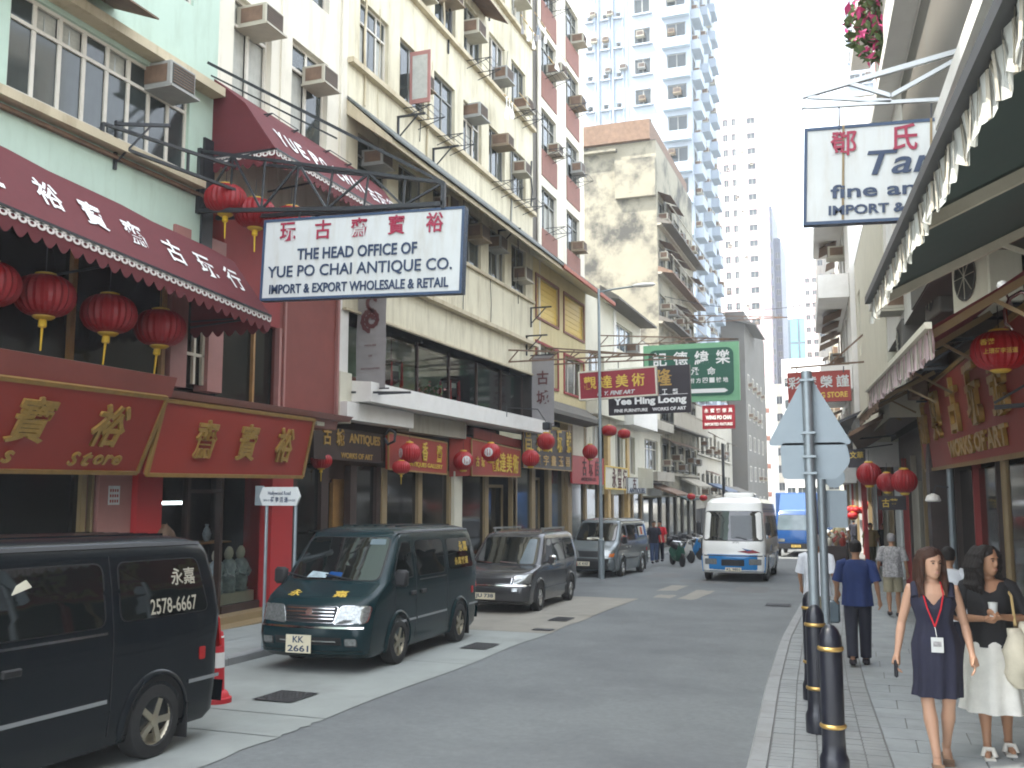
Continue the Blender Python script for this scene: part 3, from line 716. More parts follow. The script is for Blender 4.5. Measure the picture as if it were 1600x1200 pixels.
for (yy, z, l) in ((22.9,3.05,'palace lantern with red tassels hanging in the dark first floor window, left of the flowers'),(26.8,3.0,'second palace lantern hanging in the first floor window, right of the flowers')):
    t = put(None, 'palace_lantern', loc=(-11.75, yy, z), label=l, cat='lantern', group='palace lanterns in the first floor window')
    b = MB(); b.lathe([(.02,.52),(.34,.42),(.30,.36),(.22,.34),(.24,-.05),(.28,-.1),(.1,-.2)], 6); b.build('lantern_frame', M['darkwood'], t)
    b = MB(); b.lathe([(.225,.30),(.235,-.02)], 6, cap=False); b.build('lantern_silk', M['curtain'], t)
    for k in range(6):
        a = PI/3*k; b = MB(); b.tube([(.33*math.cos(a),.33*math.sin(a),.38),(.33*math.cos(a),.33*math.sin(a),-.25)], [.02,.045], 6); b.build('tassel', M['lanternred'], t)
    b = MB(); b.tube([(0,0,.5),(0,0,1.1)], .012, 5); b.build('cord', M['darkwood'], t)
t = put(None, 'bouquet', loc=(-11.6, 25.0, 2.46), label='big bouquet of pale flowers standing in the first floor window', cat='flowers')
random.seed(77); b = MB(); f = MB()
for k in range(170):
    d = V((random.gauss(0,.14), random.gauss(0,.30), .35+random.gauss(0,.14))); s_ = .05; a = V((random.gauss(0,1), random.gauss(0,1), random.gauss(0,1))).normalized(); e = a.orthogonal()
    (f if k % 3 == 0 else b).add([d-a*s_, d-e*s_, d+a*s_, d+e*s_], [(0,1,2,3)])
b.build('foliage', M['leaf'], t); f.build('blossom', M['rose'], t); b = MB(); b.lathe([(.1,0),(.16,.15),(.12,.28)], 12); b.build('vase', M['porcelain'], t, 40)
t = put(None, 'carved_horse', loc=(-11.6, 21.5, 2.46), label='dark carved horse figure in the first floor window beside the grey banner', cat='carving')
b = MB(); b.tube([(0,-.35,.35),(0,0,.38),(0,.3,.4),(0,.45,.62),(0,.62,.66)], [.1,.15,.14,.08,.05], 8)
for yy in (-.3,-.22,.25,.33): b.tube([(0,yy,.35),(.03,yy+.05,.02)], [.045,.03], 6)
b.build('carving', M['rust'], t, 50)
random.seed(91)
for k in range(16):        # loose cables and pipes down the cream wall
    yy = 19.4+random.random()*13; z1 = random.choice((8.9,12.1,15.2,18.5)); L_ = 1+random.random()*2.6; P = [(-10.97+.015*random.random(), yy+.05*math.sin(i*1.3+k), z1-L_*i/6) for i in range(7)]
    b = MB(); b.tube(P, random.choice((.010,.014,.03)), 5); wpart(b, 'cable', M[random.choice(['black_iron','frame_d','cream_trim'])], C3)
b = MB(); b.prism([(-11.4,2.05),(-10.4,2.05),(-10.4,2.5),(-11.4,2.58)], 19.3, 32.55, 'y'); wpart(b, 'white_canopy', M['whitep'], C3)
b = MB(); b.prism([(-11.2,1.62),(-10.72,1.62),(-10.72,2.02),(-11.2,2.02)], 18.8, 22.2, 'y'); wpart(b, 'white_canopy', M['whitep'], C3)
b = MB(); b.box(-11.3,-10.9,18.78,19.3,1.55,2.7); wpart(b, 'pilaster', M['offwhite'], C3)
b = MB(); b.box(-11.2,-10.85,22.2,26,1.55,2.03); wpart(b, 'white_canopy', M['grey2'], C3)
# shopfronts below
b = MB(); b.box(-12.9,-12.8,17.9,39.6,-2.9,2.1); b.box(-12.8,-11.2,17.9,39.6,1.62,1.7); wpart(b, 'inner_partition', M['interior'], C3)
def shop(root, ya, yb, X=-11.25, ztop=.55, post='darkwood', pw=.12, glass='darkglass', n=2, door=None):
    L = yb-ya; zb_ = gp((ya+yb)/2)
    for k in range(n):
        a = ya+L*k/n+pw/2; c = ya+L*(k+1)/n-pw/2
        if door == k:
            b = MB(); b.quad((X-.35,a,zb_),(X-.35,c,zb_),(X-.35,c,ztop-.4),(X-.35,a,ztop-.4)); wpart(b, 'door', M[glass], root)
            b = MB(); b.box(X-.38,X-.30,a,a+.09,zb_,ztop-.4); b.box(X-.38,X-.30,c-.09,c,zb_,ztop-.4); b.box(X-.38,X-.30,a,c,ztop-.4,ztop-.3); b.box(X-.38,X-.30,a,c,zb_+.0,zb_+.25); wpart(b, 'door_frame', M[post], root)
        else:
            b = MB(); b.quad((X-.04,a,zb_+.45),(X-.04,c,zb_+.45),(X-.04,c,ztop),(X-.04,a,ztop)); wpart(b, 'shop_window', M[glass], root)
            b = MB(); b.box(X-.1,X+.02,a,c,zb_-.1,zb_+.45); wpart(b, 'stall_riser', M[post], root)
    for k in range(n+1):
        yy = ya+L*k/n; b = MB(); b.box(X-.12,X+.05,yy-pw/2,yy+pw/2,zb_-.1,ztop); wpart(b, 'post', M[post], root)
shop(C3, 17.45, 21.3, -11.25, .62, 'darkwood', .3, 'darkglass', 3, 1)
b = MB(); b.box(-11.62,-11.5,19.6,20.35,-2.4,.3); wpart(b, 'door', M['wood'], C3)
shop(C3, 21.5, 25.6, -11.2, .6, 'tan', .25, 'darkglass', 2)
shop(C3, 25.9, 31.0, -11.2, .55, 'tan', .3, 'darkglass', 2, 1)
shop(C3, 31.1, 37.0, -11.2, .85, 'tan', .4, 'winglass', 3, 1)
b = MB(); b.box(-11.3,-11.05,25.62,26.2,gp(26),.6); wpart(b, 'pilaster', M['offwhite'], C3)
b = MB(); b.box(-11.35,-11.02,37.0,37.5,gp(37),3.4); wpart(b, 'pilaster', M['tan'], C3)
for i in range(4):
    b = MB(); b.lathe([(.01,0),(.05,.03),(.05,.08),(.01,.1)], 8, c=(-11.6, 27.9+i*.35, .18)); wpart(b, 'spot_lamp', M['warmlight'], C3)
b = MB(); b.box(-11.7,-11.66,22.0,23.3,-.42,-.2); wpart(b, 'lit_strip', M['warmlight'], C3)
# ---- 4 brown and white block over the yellow floors (Y 32.7..39.6)
BW = building('brown_white_block', 'tall block with brown spandrels between white piers above the yellow shop floors', 'building', (-11, 33.45), L90, 6.2, 9, gp(36), 21.0, M['white_wall'],
              [(x, x+1.95, z, z+1.65) for x in (.2,3.5) for z in (9.95,13.05,16.15,19.1)], zwall=8.7)
random.seed(8)
for x in (.2,3.5):
    for z in (9.95,13.05,16.15,19.1):
        window(BW, x, zl(BW, z), 1.95, 1.65, 3, .7, m=M['frame_d'])
        b = MB(); b.box(x, x+1.95, -.03, -.002, z-1.05-BW['zb'], z-.02-BW['zb']); b.build('spandrel', M['brownp'], BW)
        if random.random() < .8: air_con(BW, x+.9+.3*random.random(), zl(BW, z+.1+.6*random.random()), -.5)
        if random.random() < .7: rack(BW, x+.4, zl(BW, z-.2))
b = MB(); b.box(-12.5,-11.1,32.6,33.5,8.6,20.5); wpart(b, 'recess_wall', M['grey_wall'], BW)
b = MB(); b.tube([(-11.03,33.38,4.5),(-11.03,33.38,20.5)], .06, 8); wpart(b, 'downpipe', M['white_wall'], BW)
YB = building('yellow_house', 'yellow shop house with red framed windows and a tiled eave behind the lamp post', 'building', (-11, 32.6), L90, 7.05, 8, gp(36), 8.75, M['yellow'],
              [(.32,3.05,6.43,7.95),(3.85,6.75,6.43,7.95),(.32,2.95,3.98,5.45),(3.85,6.65,3.98,5.45)], zwall=2.7)
for (x, w_) in ((.32,2.73),(3.85,2.9)):
    b = MB()
    for k in range(14): b.box(0, w_, .02-.012*(k % 2), .05, .02+k*.105, .02+k*.105+.10)
    b.build('shutter', M['goldtext'], YB, loc=(x, .05, zl(YB, 6.43)))
    b = MB(); b.box(-.09,w_+.09,-.05,.0,-.09,0); b.box(-.09,w_+.09,-.05,0,1.52,1.61); b.box(-.09,0,-.05,0,0,1.52); b.box(w_,w_+.09,-.05,0,0,1.52); b.build('window_frame', M['brownp'], YB, loc=(x,0,zl(YB,6.43)))
for (x, w_) in ((.32,2.63),(3.85,2.8)):
    window(YB, x, zl(YB, 3.98), w_, 1.47, 3, 0, m=M['frame_w'])
    b = MB(); b.box(-.09,w_+.09,-.05,.0,-.09,0); b.box(-.09,w_+.09,-.05,0,1.47,1.56); b.box(-.09,0,-.05,0,0,1.47); b.box(w_,w_+.09,-.05,0,0,1.47); b.build('window_frame', M['redwall'], YB, loc=(x,0,zl(YB,3.98)))
b = MB(); b.prism([(0,9.1-YB['zb']),(-1.2,8.1-YB['zb']),(-1.2,8.0-YB['zb']),(0,8.6-YB['zb'])], -.3, 7.3, 'x'); b.build('eaves', M['offwhite'], YB)
for k in range(24):
    b = MB(); x0 = -.3+k*.317; b.prism([(.02,9.22-YB['zb']),(-1.28,8.17-YB['zb']),(-1.28,8.11-YB['zb']),(.02,9.12-YB['zb'])], x0+.01, x0+.30, 'x'); b.build('roof_tile', M['roof'], YB)
b = MB(); b.box(-.3,7.3,-1.30,-1.21,7.98-YB['zb'],8.12-YB['zb']); b.build('eaves_edge', M['roofred'], YB)
b = MB(); b.prism([(0,3.5-YB['zb']),(-.7,3.0-YB['zb']),(-.7,2.85-YB['zb']),(0,2.75-YB['zb'])], 0, 7.05, 'x'); b.build('lower_eaves', M['grey_wall'], YB)
b = MB(); b.box(-11.3,-11.0,37.5,39.6,.9,2.9); wpart(b, 'wall_panel', M['tan'], YB)
b = MB(); b.quad((-10.99,37.6,1.5),(-10.99,39.2,1.5),(-10.99,39.2,2.75),(-10.99,37.6,2.75)); wpart(b, 'shop_window', M['offwhite'], YB)
shop(YB, 37.6, 42.2, -11.15, .45, 'tan', .35, 'winglass', 2)
# ---- 5 low white house (Y 39.7..50)
LW = building('low_white_house', 'low pale house with one wide green window beyond the lamp post', 'building', (-11, 39.7), L90, 11.2, 8, gp(45), 8.9, M['offwhite'],
              [(5.6,9.2,7.0,8.3),(.5,3.2,4.6,6.2),(5.2,6.7,.9,2.9),(8.0,9.4,.9,2.8),(1,3.6,1.2,3.0)], zwall=.4)
window(LW, 5.6, zl(LW, 7.0), 3.6, 1.3, 3, 0, glass=M['farglass']); window(LW, .5, zl(LW, 4.6), 2.7, 1.6, 3, 0)
window(LW, 5.2, zl(LW, .9), 1.5, 2.0, 2, 0, th=.1); window(LW, 8.0, zl(LW, .9), 1.4, 1.9, 2, 0); window(LW, 1, zl(LW, 1.2), 2.6, 1.8, 3, 0)
b = MB(); b.prism([(0,9.5-LW['zb']),(-.9,8.9-LW['zb']),(-.9,8.8-LW['zb']),(0,8.85-LW['zb'])], 2.5, 11.2, 'x'); b.build('eaves', M['grey_wall'], LW)
b = MB(); b.box(5.0,5.5,-.04,-.002,6.7-LW['zb'],8.8-LW['zb']); b.build('wall_trim', M['whitep'], LW)
b = MB(); b.box(5.2,10.9,-.9,-.01,3.2-LW['zb'],4.4-LW['zb']); b.build('balcony_box', M['whitep'], LW)
b = MB(); b.box(0,5.0,-.5,-.01,3.35-LW['zb'],4.5-LW['zb']); b.build('balcony_box', M['offwhite'], LW)
for k in range(12):
    b = MB(); b.bar((6.8+k*.3,-.75,.2-LW['zb']),(6.8+k*.3,-.75,1.2-LW['zb']),.05); b.build('railing_bar', M['offwhite'], LW)
air_con(LW, 8.5, zl(LW, 7.2)); air_con(LW, 7, zl(LW, 5.2))
shop(LW, 42.4, 50.8, -11.1, -.1, 'tan', .3, 'darkglass', 4, 2)
# posts of orange brown stone
for yy in (43.0, 46.9):
    b = MB(); b.box(-11.1,-10.9,yy,yy+.5,gp(yy),2.9); wpart(b, 'pilaster', M['bamboo'], LW)
# ---- generic street facades further down
def gen_facade(root, W, zlo, zhi, mwall, sp=2.6, ww=1.7, fl=3.1, wh=1.5, seed=1, fm='frame_d', x0=.5, clutter=.7, panes=False):
    random.seed(seed); z = zlo; out = []
    while z+wh < zhi:
        x = x0
        while x+ww < W: out.append((x, x+ww, z, z+wh)); x += sp
        z += fl
    return out
def dress(root, holes, seed=1, clutter=.7, fm='frame_d', panes=False, ledges=True):
    random.seed(seed)
    zs = sorted({h[2] for h in holes})
    for h in holes:
        window(root, h[0], zl(root, h[2]), h[1]-h[0], h[3]-h[2], 2, 0, m=M[fm], panes=panes, th=.07)
        if random.random() < clutter: air_con(root, h[0]+random.random()*.8, zl(root, h[2]+random.random()*.9), -.55)
        if random.random() < clutter*.4: rack(root, h[0]+.2, zl(root, h[2]-.2))
        if random.random() < clutter*.4: hood(root, h[0]-.1, zl(root, h[3]+.3), h[1]-h[0]+.2, .8, .35)
    for z in zs:
        if ledges: ledge(root, 0, max(h[1] for h in holes)+.4, z-.2, .14, .25, M['grey2'])
hs = gen_facade(None, 13, 1.2, 20.5, None, 2.6, 1.9, 3.0, 1.7)
ST = building('stained_tenement', 'old tenement with a blank mould stained end wall rising above the low white house', 'building', (-11, 56.0), L90, 13.2, 9, gp(60), 21.3, M['stained'], hs, zwall=-.2)
dress(ST, hs, 4, .95)
for z in (4.0,7.1,10.2,13.2,16.2):
    b = MB(); b.prism([(0,z+.3-ST['zb']),(-.9,z-.1-ST['zb']),(-.9,z-.2-ST['zb']),(0,z-.05-ST['zb'])], 0, 13.2, 'x'); b.build('ledge', M['rust'] if int(z) % 2 else M['grey_wall'], ST)
    b = MB(); b.box(-.0,13.2,-.85,-.80,z+.9-ST['zb'],z+.95-ST['zb']); b.box(0,13.2,-.82,-.78,z-.1-ST['zb'],z+.9-ST['zb']) if z in (4.0,) else None; b.build('rail', M['grey2'], ST)
b = MB(); b.box(-13.5,-11.02,55.7,55.99,17.8,20.2); b.prism([(-15.8,55.98),(-13.4,55.98),(-13.4,55.6),(-15.8,55.6)], 20.8, 20.95, 'z'); wpart(b, 'end_wall_render', M['stained'], ST)
b = MB(); b.box(-18.5,-11.3,55.7,69,21.35,22.6); wpart(b, 'rooftop_room', M['rust'], ST)
G2 = building('narrow_house', 'grey house with covered balconies between the low pale house and the stained tenement', 'building', (-11, 50.9), L90, 5.0, 8, gp(53), 8.2, M['offwhite'], [(.6,4.2,1.2,2.9),(.6,4.2,4.4,6.2)], zwall=-.2)
window(G2, .6, zl(G2,1.2), 3.6, 1.7, 4, .7, panes=False); window(G2, .6, zl(G2,4.4), 3.6, 1.8, 4, .7, panes=False)
for z in (3.4,.6): ledge(G2, 0, 5, z, .5, .8, M['grey2'])
shop(ST, 51.0, 68.5, -11.1, -.3, 'grey_wall', .4, 'darkglass', 7)
# shade canopies at street level
for (y0, y1, z, mt, d) in ((52,56,-.2,'rust',1.6),(56.5,61,-.5,'greencloth',1.4),(62,68,.3,'grey2',1.2),(74,80,0,'navy',1.5),(84,92,-.2,'grey_wall',1.5)):
    t = thing('shop_canopy', '', 'canopy', (-11, (y0+y1)/2, z), group='canopies over the distant left hand shops')
    L_ = (y1-y0)/2; b = MB(); b.prism([(0,.7),(d,.1),(d,.0),(0,.55)], -L_, L_, 'y'); b.build('canopy_top', M[mt], t)
    t['label'] = {52:'rusty sloping canopy beyond the small white shop board',56.5:'dark green canvas canopy over a far shopfront',62:'pale concrete canopy with a ventilation fan above it',74:'dark blue canopy above the parked motorcycles',84:'grey canopy at the far end of the left side'}[y0]
# ------------------------------------------------------------------ awnings, signs, lanterns (left side)
NY = (0,-1,0); PX = (1,0,0)
def scallop_row(b, pts, drop, n_per=1.0, m=0, out=V((0,0,0)), amp=.35):
    """vertical valance hanging from polyline pts with scalloped lower edge"""
    P = []; segs = list(zip(pts, pts[1:]))
    for a, c in segs:
        a = V(a); c = V(c); L = (c-a).length; n = max(1, round(L*n_per))
        for i in range(n):
            for k in range(6):
                t = (i+k/6)/n; ph = k/6
                P.append((a.lerp(c, t), drop*(1-amp+amp*math.sin(PI*ph))))
        P.append((c, drop*(1-amp)))
    b.grid([[p+out for p, d in P], [p+out-V((0,0,d)) for p, d in P]], m)
def lace(parent, pts, drop, out, w=.09, n_per=7):
    b = MB()
    for a, c in zip(pts, pts[1:]):
        a = V(a); c = V(c); L = (c-a).length; n = max(1, round(L*n_per)); d = (c-a).normalized()
        for i in range(n):
            p = a.lerp(c, (i+.5)/n)+V(out)-V((0,0,drop)); r = L/n*.5
            vs = []
            for k in range(10): t = 2*PI*k/10; vs.append(p+d*(r*math.cos(t))+V((0,0,w*.55*math.sin(t))))
            vi = []
            for k in range(10): t = 2*PI*k/10; vi.append(p+d*(r*.45*math.cos(t))+V((0,0,w*.25*math.sin(t))))
            b.add(vs+vi, [(k, (k+1) % 10, 10+(k+1) % 10, 10+k) for k in range(10)])
            b.add([p+d*(-r)+V((0,0,w*.55)), p+d*r+V((0,0,w*.55)), p+d*r+V((0,0,w*.28)), p-d*r+V((0,0,w*.28))], [(0,1,2,3)])
    b.build('lace_trim', M['lace'], parent, kind='stuff')
def awning_L(name, label, Y0, Y1, prof0, prof1, valdrop=.3):
    """prof: three (X, z) points wall top, crease, front edge at each end"""
    t = thing(name, label, 'awning', (-11, (Y0+Y1)/2, prof0[0][1]))
    t.location = (0,0,0); 
    c = V((-11, Y0, prof0[2][1]))
    t.location = c
    n = 14; rows = []
    for i in range(n+1):
        f = i/n; y = Y0+(Y1-Y0)*f
        sag = .015*math.sin(i*2.1)
        rows.append([V((p[0]+(q[0]-p[0])*f, y, p[1]+(q[1]-p[1])*f+(sag if j == 1 else 0)))-c for j, (p, q) in enumerate(zip(prof0, prof1))])
    b = MB(); b.grid(rows)
    for r in (rows[0], rows[-1]):
        b.add([r[0], r[1], r[2], V((r[0].x, r[0].y, r[2].z))], [(0,1,2,3)])
    b.build('canvas', M['maroon'], t, 30)
    fr = [V((prof0[2][0], Y0, prof0[2][1]))-c, V((prof1[2][0], Y1, prof1[2][1]))-c]
    w0 = V((prof0[0][0], Y0, prof0[2][1]))-c; w1 = V((prof1[0][0], Y1, prof1[2][1]))-c
    b = MB(); scallop_row(b, [w0, fr[0], fr[1], w1], valdrop, 4.5); b.build('valance', M['maroon'], t)
    lace(t, [fr[0], fr[1]], .07, (.012,0,0)); lace(t, [w0, fr[0]], .07, (0,-.012,0))
    b = MB(); b.bar(fr[0], fr[1], .035); b.bar(w0, fr[0], .03); b.bar(w1, fr[1], .03)
    for f in (.0,.33,.66,1): b.bar(w0.lerp(w1, f)+V((0,0,-.1)), fr[0].lerp(fr[1], f), .03)
    b.build('awning_frame', M['black_iron'], t)
    return t, c
AW1, c1 = awning_L('maroon_awning', 'long maroon canvas awning with white characters above three dark red lanterns', 4.2, 13.75,
                   [(-11,5.0),(-10.15,4.72),(-9.35,3.62)], [(-11,4.35),(-10.15,4.02),(-9.35,2.98)])
def aw_text(t, c, s, f_y, p0, p1, Y0, Y1, w, h, v=.5, m=None, bold=.03):
    f = (f_y-Y0)/(Y1-Y0)
    a = V((p0[1][0]+(p1[1][0]-p0[1][0])*f, f_y, p0[1][1]+(p1[1][1]-p0[1][1])*f)); e = V((p0[2][0]+(p1[2][0]-p0[2][0])*f, f_y, p0[2][1]+(p1[2][1]-p0[2][1])*f))
    along = V((p1[2][0]-p0[2][0], Y1-Y0, p1[2][1]-p0[2][1])).normalized(); up = (a-e).normalized()
    n = along.cross(up).normalized()
    if n.x < 0: n = -n
    p = e.lerp(a, v)+n*.02-c
    r = along; u = n.cross(r).normalized()
    mm = Matrix(((r.x,u.x,n.x,p[0]),(r.y,u.y,n.y,p[1]),(r.z,u.z,n.z,p[2]),(0,0,0,1)))
    put(text_mesh(s, w, h, 0, m or M['white'], bold), 'character', t, mtx=mm)
pa, pb = [(-11,5.0),(-10.15,4.72),(-9.35,3.62)], [(-11,4.35),(-10.15,4.02),(-9.35,2.98)]
for s, y in zip('YUE', (7.75,8.05,8.36)): aw_text(AW1, c1, s, y, pa, pb, 4.2, 13.75, .24, .42, .42)
for s, y in zip('裕寶齋古玩行', (9.28,10.06,10.87,11.72,12.5,13.22)): aw_text(AW1, c1, s, y, pa, pb, 4.2, 13.75, .42, .5, .5, bold=.015)
qa, qb = [(-11,7.62),(-10.3,7.05),(-9.62,6.1)], [(-11,7.62),(-10.3,7.05),(-9.62,6.1)]
AW2, c2 = awning_L('maroon_awning', 'upper maroon awning reading YUE PO behind the black iron truss', 14.15, 19.6, qa, qb)
for s, y in zip('YUE', (14.75,15.1,15.45)): aw_text(AW2, c2, s, y, qa, qb, 14.15, 19.6, .24, .42, .45)
for s, y in zip('PO', (15.95,16.3)): aw_text(AW2, c2, s, y, qa, qb, 14.15, 19.6, .26, .42, .45)
for s, y in zip('CHAI', (16.8,17.15,17.5,17.8)): aw_text(AW2, c2, s, y, qa, qb, 14.15, 19.6, .24 if s != 'I' else .08, .42, .45)
for s, y in zip('古玩行', (18.3,18.8,19.3)): aw_text(AW2, c2, s, y, qa, qb, 14.15, 19.6, .38, .45, .45, bold=.02)
# dark soffit behind the second awning
b = MB(); b.box(-11.05,-10.95,13.9,14.2,4.2,6.4); wpart(b, 'downpipe', M['black_iron'], G)

LANM = {}
def lantern(loc, r, label, group, squash=.72, tassel=True, swing=(0,0), round_=False, cat='lantern', print_=False):
    k = (round_,)
    t = put(None, 'red_lantern', loc=loc, label=label, cat=cat, group=group); t.scale = (r, r, r)
    if k not in LANM:
        b = MB(); n = 48; sq = .97 if round_ else squash; vs = []; prof = []
        for i in range(15):
            a = -PI/2+PI*(i+.0)/14; prof.append((max(.30, math.cos(a)**(.7 if not round_ else 1)), math.sin(a)*sq))
        for (rr, z) in prof:
            for k2 in range(n):
                th = 2*PI*k2/n; q = rr*(1-(.055 if k2 % 2 else 0)); vs.append((q*math.cos(th), q*math.sin(th), z))
        fs = [(i*n+j, i*n+(j+1) % n, (i+1)*n+(j+1) % n, (i+1)*n+j) for i in range(14) for j in range(n)]
        b.add(vs, fs)
        body = b.mesh('lantern_body', M['lanternred'], 12)
        c = MB(); c.lathe([(.30,sq*.93),(.34,sq*.96),(.34,sq*1.06),(.26,sq*1.1)], 18); c2_ = c.mesh('cap', M['goldtext'], 40)
        c = MB(); c.lathe([(.26,-sq*1.12),(.36,-sq*1.02),(.36,-sq*.93),(.30,-sq*.9)], 18); c3 = c.mesh('base_ring', M['goldtext'], 40)
        c = MB(); c.lathe([(.11,-sq*1.5),(.14,-sq*1.45),(.13,-sq*1.15),(.1,-sq*1.1)], 10); c.tube([(0,0,-sq*1.5),(.01,0,-sq*2.6)], [.045,.03], 7); c4 = c.mesh('tassel', M['yellowtassel'], 40)
        c = MB(); c.tube([(0,0,sq*1.08),(0,0,sq*1.08+.9)], .018, 5); c5 = c.mesh('cord', M['black_iron'])
        LANM[k] = (body, c2_, c3, c4, c5)
    me = LANM[k]
    lb = put(me[0], 'lantern_body', t)
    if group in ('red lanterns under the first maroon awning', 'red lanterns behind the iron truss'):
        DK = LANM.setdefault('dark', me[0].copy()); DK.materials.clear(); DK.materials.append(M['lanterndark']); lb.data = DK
    put(me[1], 'cap', t); put(me[2], 'base_ring', t); put(me[4], 'cord', t)
    if tassel:
        o = put(me[3], 'tassel', t); o.rotation_euler = (swing[0], swing[1], 0)
    return t
G1 = 'red lanterns under the first maroon awning'
lantern((-10.3, 8.95, 2.62), .40, 'dark red lantern cut off by the left edge of the photo', G1)
lantern((-10.3, 9.86, 2.64), .40, 'largest dark red lantern with yellow tassel under the long awning', G1, swing=(0,.04))
lantern((-10.3, 11.05, 2.60), .40, 'middle lantern of the three hanging in full view under the long awning', G1, swing=(0,.10))
lantern((-10.3, 12.15, 2.57), .40, 'lantern nearest the rose column under the long maroon awning', G1, swing=(.12,.22))
G2_ = 'red lanterns behind the iron truss'
for (x, y, z, l) in ((-10.15,14.35,5.02,'red lantern with yellow tassel just above the left end of the big white sign'),(-10.5,13.95,5.2,'red lantern against the corner of the mint wall behind the truss'),(-9.75,14.9,4.98,'red lantern half hidden behind the top left corner of the big white sign')):
    lantern((x, y, z), .38, l, G2_)
G3 = 'small red lanterns along the left hand shops'
for (px, py, Y, r, l, rd) in ((502,720,18.5,.24,'small bright red lantern with tassel in front of the dark wooden shop',0),(627,730,21.0,.22,'small red lantern with tassel below a bigger round one',0),(640,708,21.6,.27,'round red lantern with a white disc before the crimson fascia',1),(724,720,25.5,.29,'round red lantern at the corner of the crimson fascia boards',1),(767,707,26.5,.29,'round red lantern over the gold characters',1),(829,716,30.5,.30,'round red lantern left of the black and gold board',1),(853,690,31.5,.31,'round red lantern over the black and gold board',1),(922,706,37.5,.31,'round red lantern above the bright red board',1),(952,673,37,.30,'left one of two red lanterns close together beside the lamp post',0),(975,678,38,.26,'right one of two red lanterns close together beside the lamp post',0),(1100-20,778-2,52,.22,'far small red lantern under the white shop sign',0),(1097+2,778,54,.22,'far small red lantern nearest the minibus roof',0)):
    p = atY(px, py, Y); lantern(tuple(p), r, l, G3, tassel=(not rd and Y < 22), round_=bool(rd))
    if rd and Y < 32:
        t = put(None, 'x'); bpy.data.objects.remove(t)
for o in [o for o in bpy.data.objects if o.name.startswith('red_lantern') and o.get('group') == G3 and ('disc' in o['label'] or 'corner of the crimson' in o['label'] or 'gold characters' in o['label'])]:
    b = MB(); b.lathe([(.38,.93),(.42,.90),(.0,.965)], 16, axis='y'); b = MB()
    n = 18; b.add([(.45*math.cos(2*PI*k/n), -.90+0*k, .45*math.sin(2*PI*k/n)) for k in range(n)]+[(0,-1.0,0)], [(k, (k+1) % n, n) for k in range(n)])
    q = b.build('disc', M['signwhite'], o); q.rotation_euler = (0,0,{'d':-.7,'c':.75,'g':.1}[('d' if 'disc' in o['label'] else 'c' if 'corner' in o['label'] else 'g')])

# ---- fascia signs
def board(name, label, P, mface, mframe, th=.08, fw=.09, cat='sign', group=None):
    """P: bottom-left, bottom-right, top-right, top-left seen from outside; returns root, function(u,v)->matrix"""
    P = [V(p) for p in P]; c = P[0].copy(); t = put(None, name, loc=tuple(c), label=label, cat=cat, group=group)
    r = (P[1]-P[0]); u = (P[3]-P[0]); n = r.cross(u).normalized()
    def pt(a, d, o=0): return P[0].lerp(P[1], a).lerp(P[3].lerp(P[2], a), d)-c+n*o
    W_ = r.length; H_ = u.length
    b = MB(); f = [pt(0,0,0),pt(1,0,0),pt(1,1,0),pt(0,1,0)]; k = [pt(0,0,-th),pt(1,0,-th),pt(1,1,-th),pt(0,1,-th)]
    b.add(f+k, [(0,1,2,3),(7,6,5,4),(0,4,5,1),(1,5,6,2),(2,6,7,3),(3,7,4,0)]); b.build('panel', mface, t)
    if fw:
        for (a0, d0, a1, d1) in ((0,0,1,0),(1,0,1,1),(1,1,0,1),(0,1,0,0)):
            b = MB(); b.bar(pt(a0,d0,0), pt(a1,d1,0), fw*.7, fw*.6, up=n); b.build('frame_rail', mframe, t)
    def mtx(a, d, o=.01, lean=0):
        p = pt(a, d, o); rr = (pt(min(a+.05,1), d)-pt(max(a-.05,0), d)).normalized(); nn = n; uu = nn.cross(rr)
        return Matrix(((rr.x,uu.x,nn.x,p[0]),(rr.y,uu.y,nn.y,p[1]),(rr.z,uu.z,nn.z,p[2]),(0,0,0,1)))
    return t, mtx, W_, H_
def chars(t, mtx, s, a0, a1, d, w, h, m, depth=.04, bold=.03, name='character', shear=0):
    n = len(s)
    for i, ch in enumerate(s):
        a = a0+(a1-a0)*(i/(n-1) if n > 1 else 0)
        if ch == ' ': continue
        put(text_mesh(ch, w, h, depth, m, bold, shear=shear), name, t, mtx=mtx(a, d))
F1, m1, W1, H1 = board('fascia_sign', 'large slanted red fascia board with gold characters and Store at far left', [(-10.55,4.5,.24),(-10.55,12.05,.30),(-9.87,11.85,1.42),(-9.87,4.5,1.36)], M['signred'], M['goldframe'])
def yf(Y): return (Y-4.5)/7.5
chars(F1, m1, '寶裕', yf(9.65), yf(11.05), .60, .62, .68, M['gold'], bold=.04)
chars(F1, m1, '齋玩古', yf(8.1), yf(5.4), .60, .62, .68, M['gold'], bold=.04)
for ch, Y in zip('Store', (10.62,10.86,11.08,11.27,11.45)): put(text_mesh(ch, .16, .22 if ch in 'St' else .16, .03, M['gold'], .02, shear=.2), 'letter', F1, mtx=m1(yf(Y), .17))
for ch, Y in zip('Antiques', (7.6,7.8,8.0,8.2,8.4,8.6,8.8,9.5)): put(text_mesh(ch, .15, .18, .03, M['gold'], .02, shear=.2), 'letter', F1, mtx=m1(yf(Y), .17))
F2, m2, W2_, H2_ = board('fascia_sign', 'red fascia board with three gold characters between the two red pillars', [(-10.42,12.12,.27),(-10.42,16.55,.30),(-10.12,16.45,1.42),(-10.12,12.12,1.42)], M['signred'], M['goldframe'])
chars(F2, m2, '齋寶裕', .27, .80, .53, .52, .66, M['gold'], bold=.04)
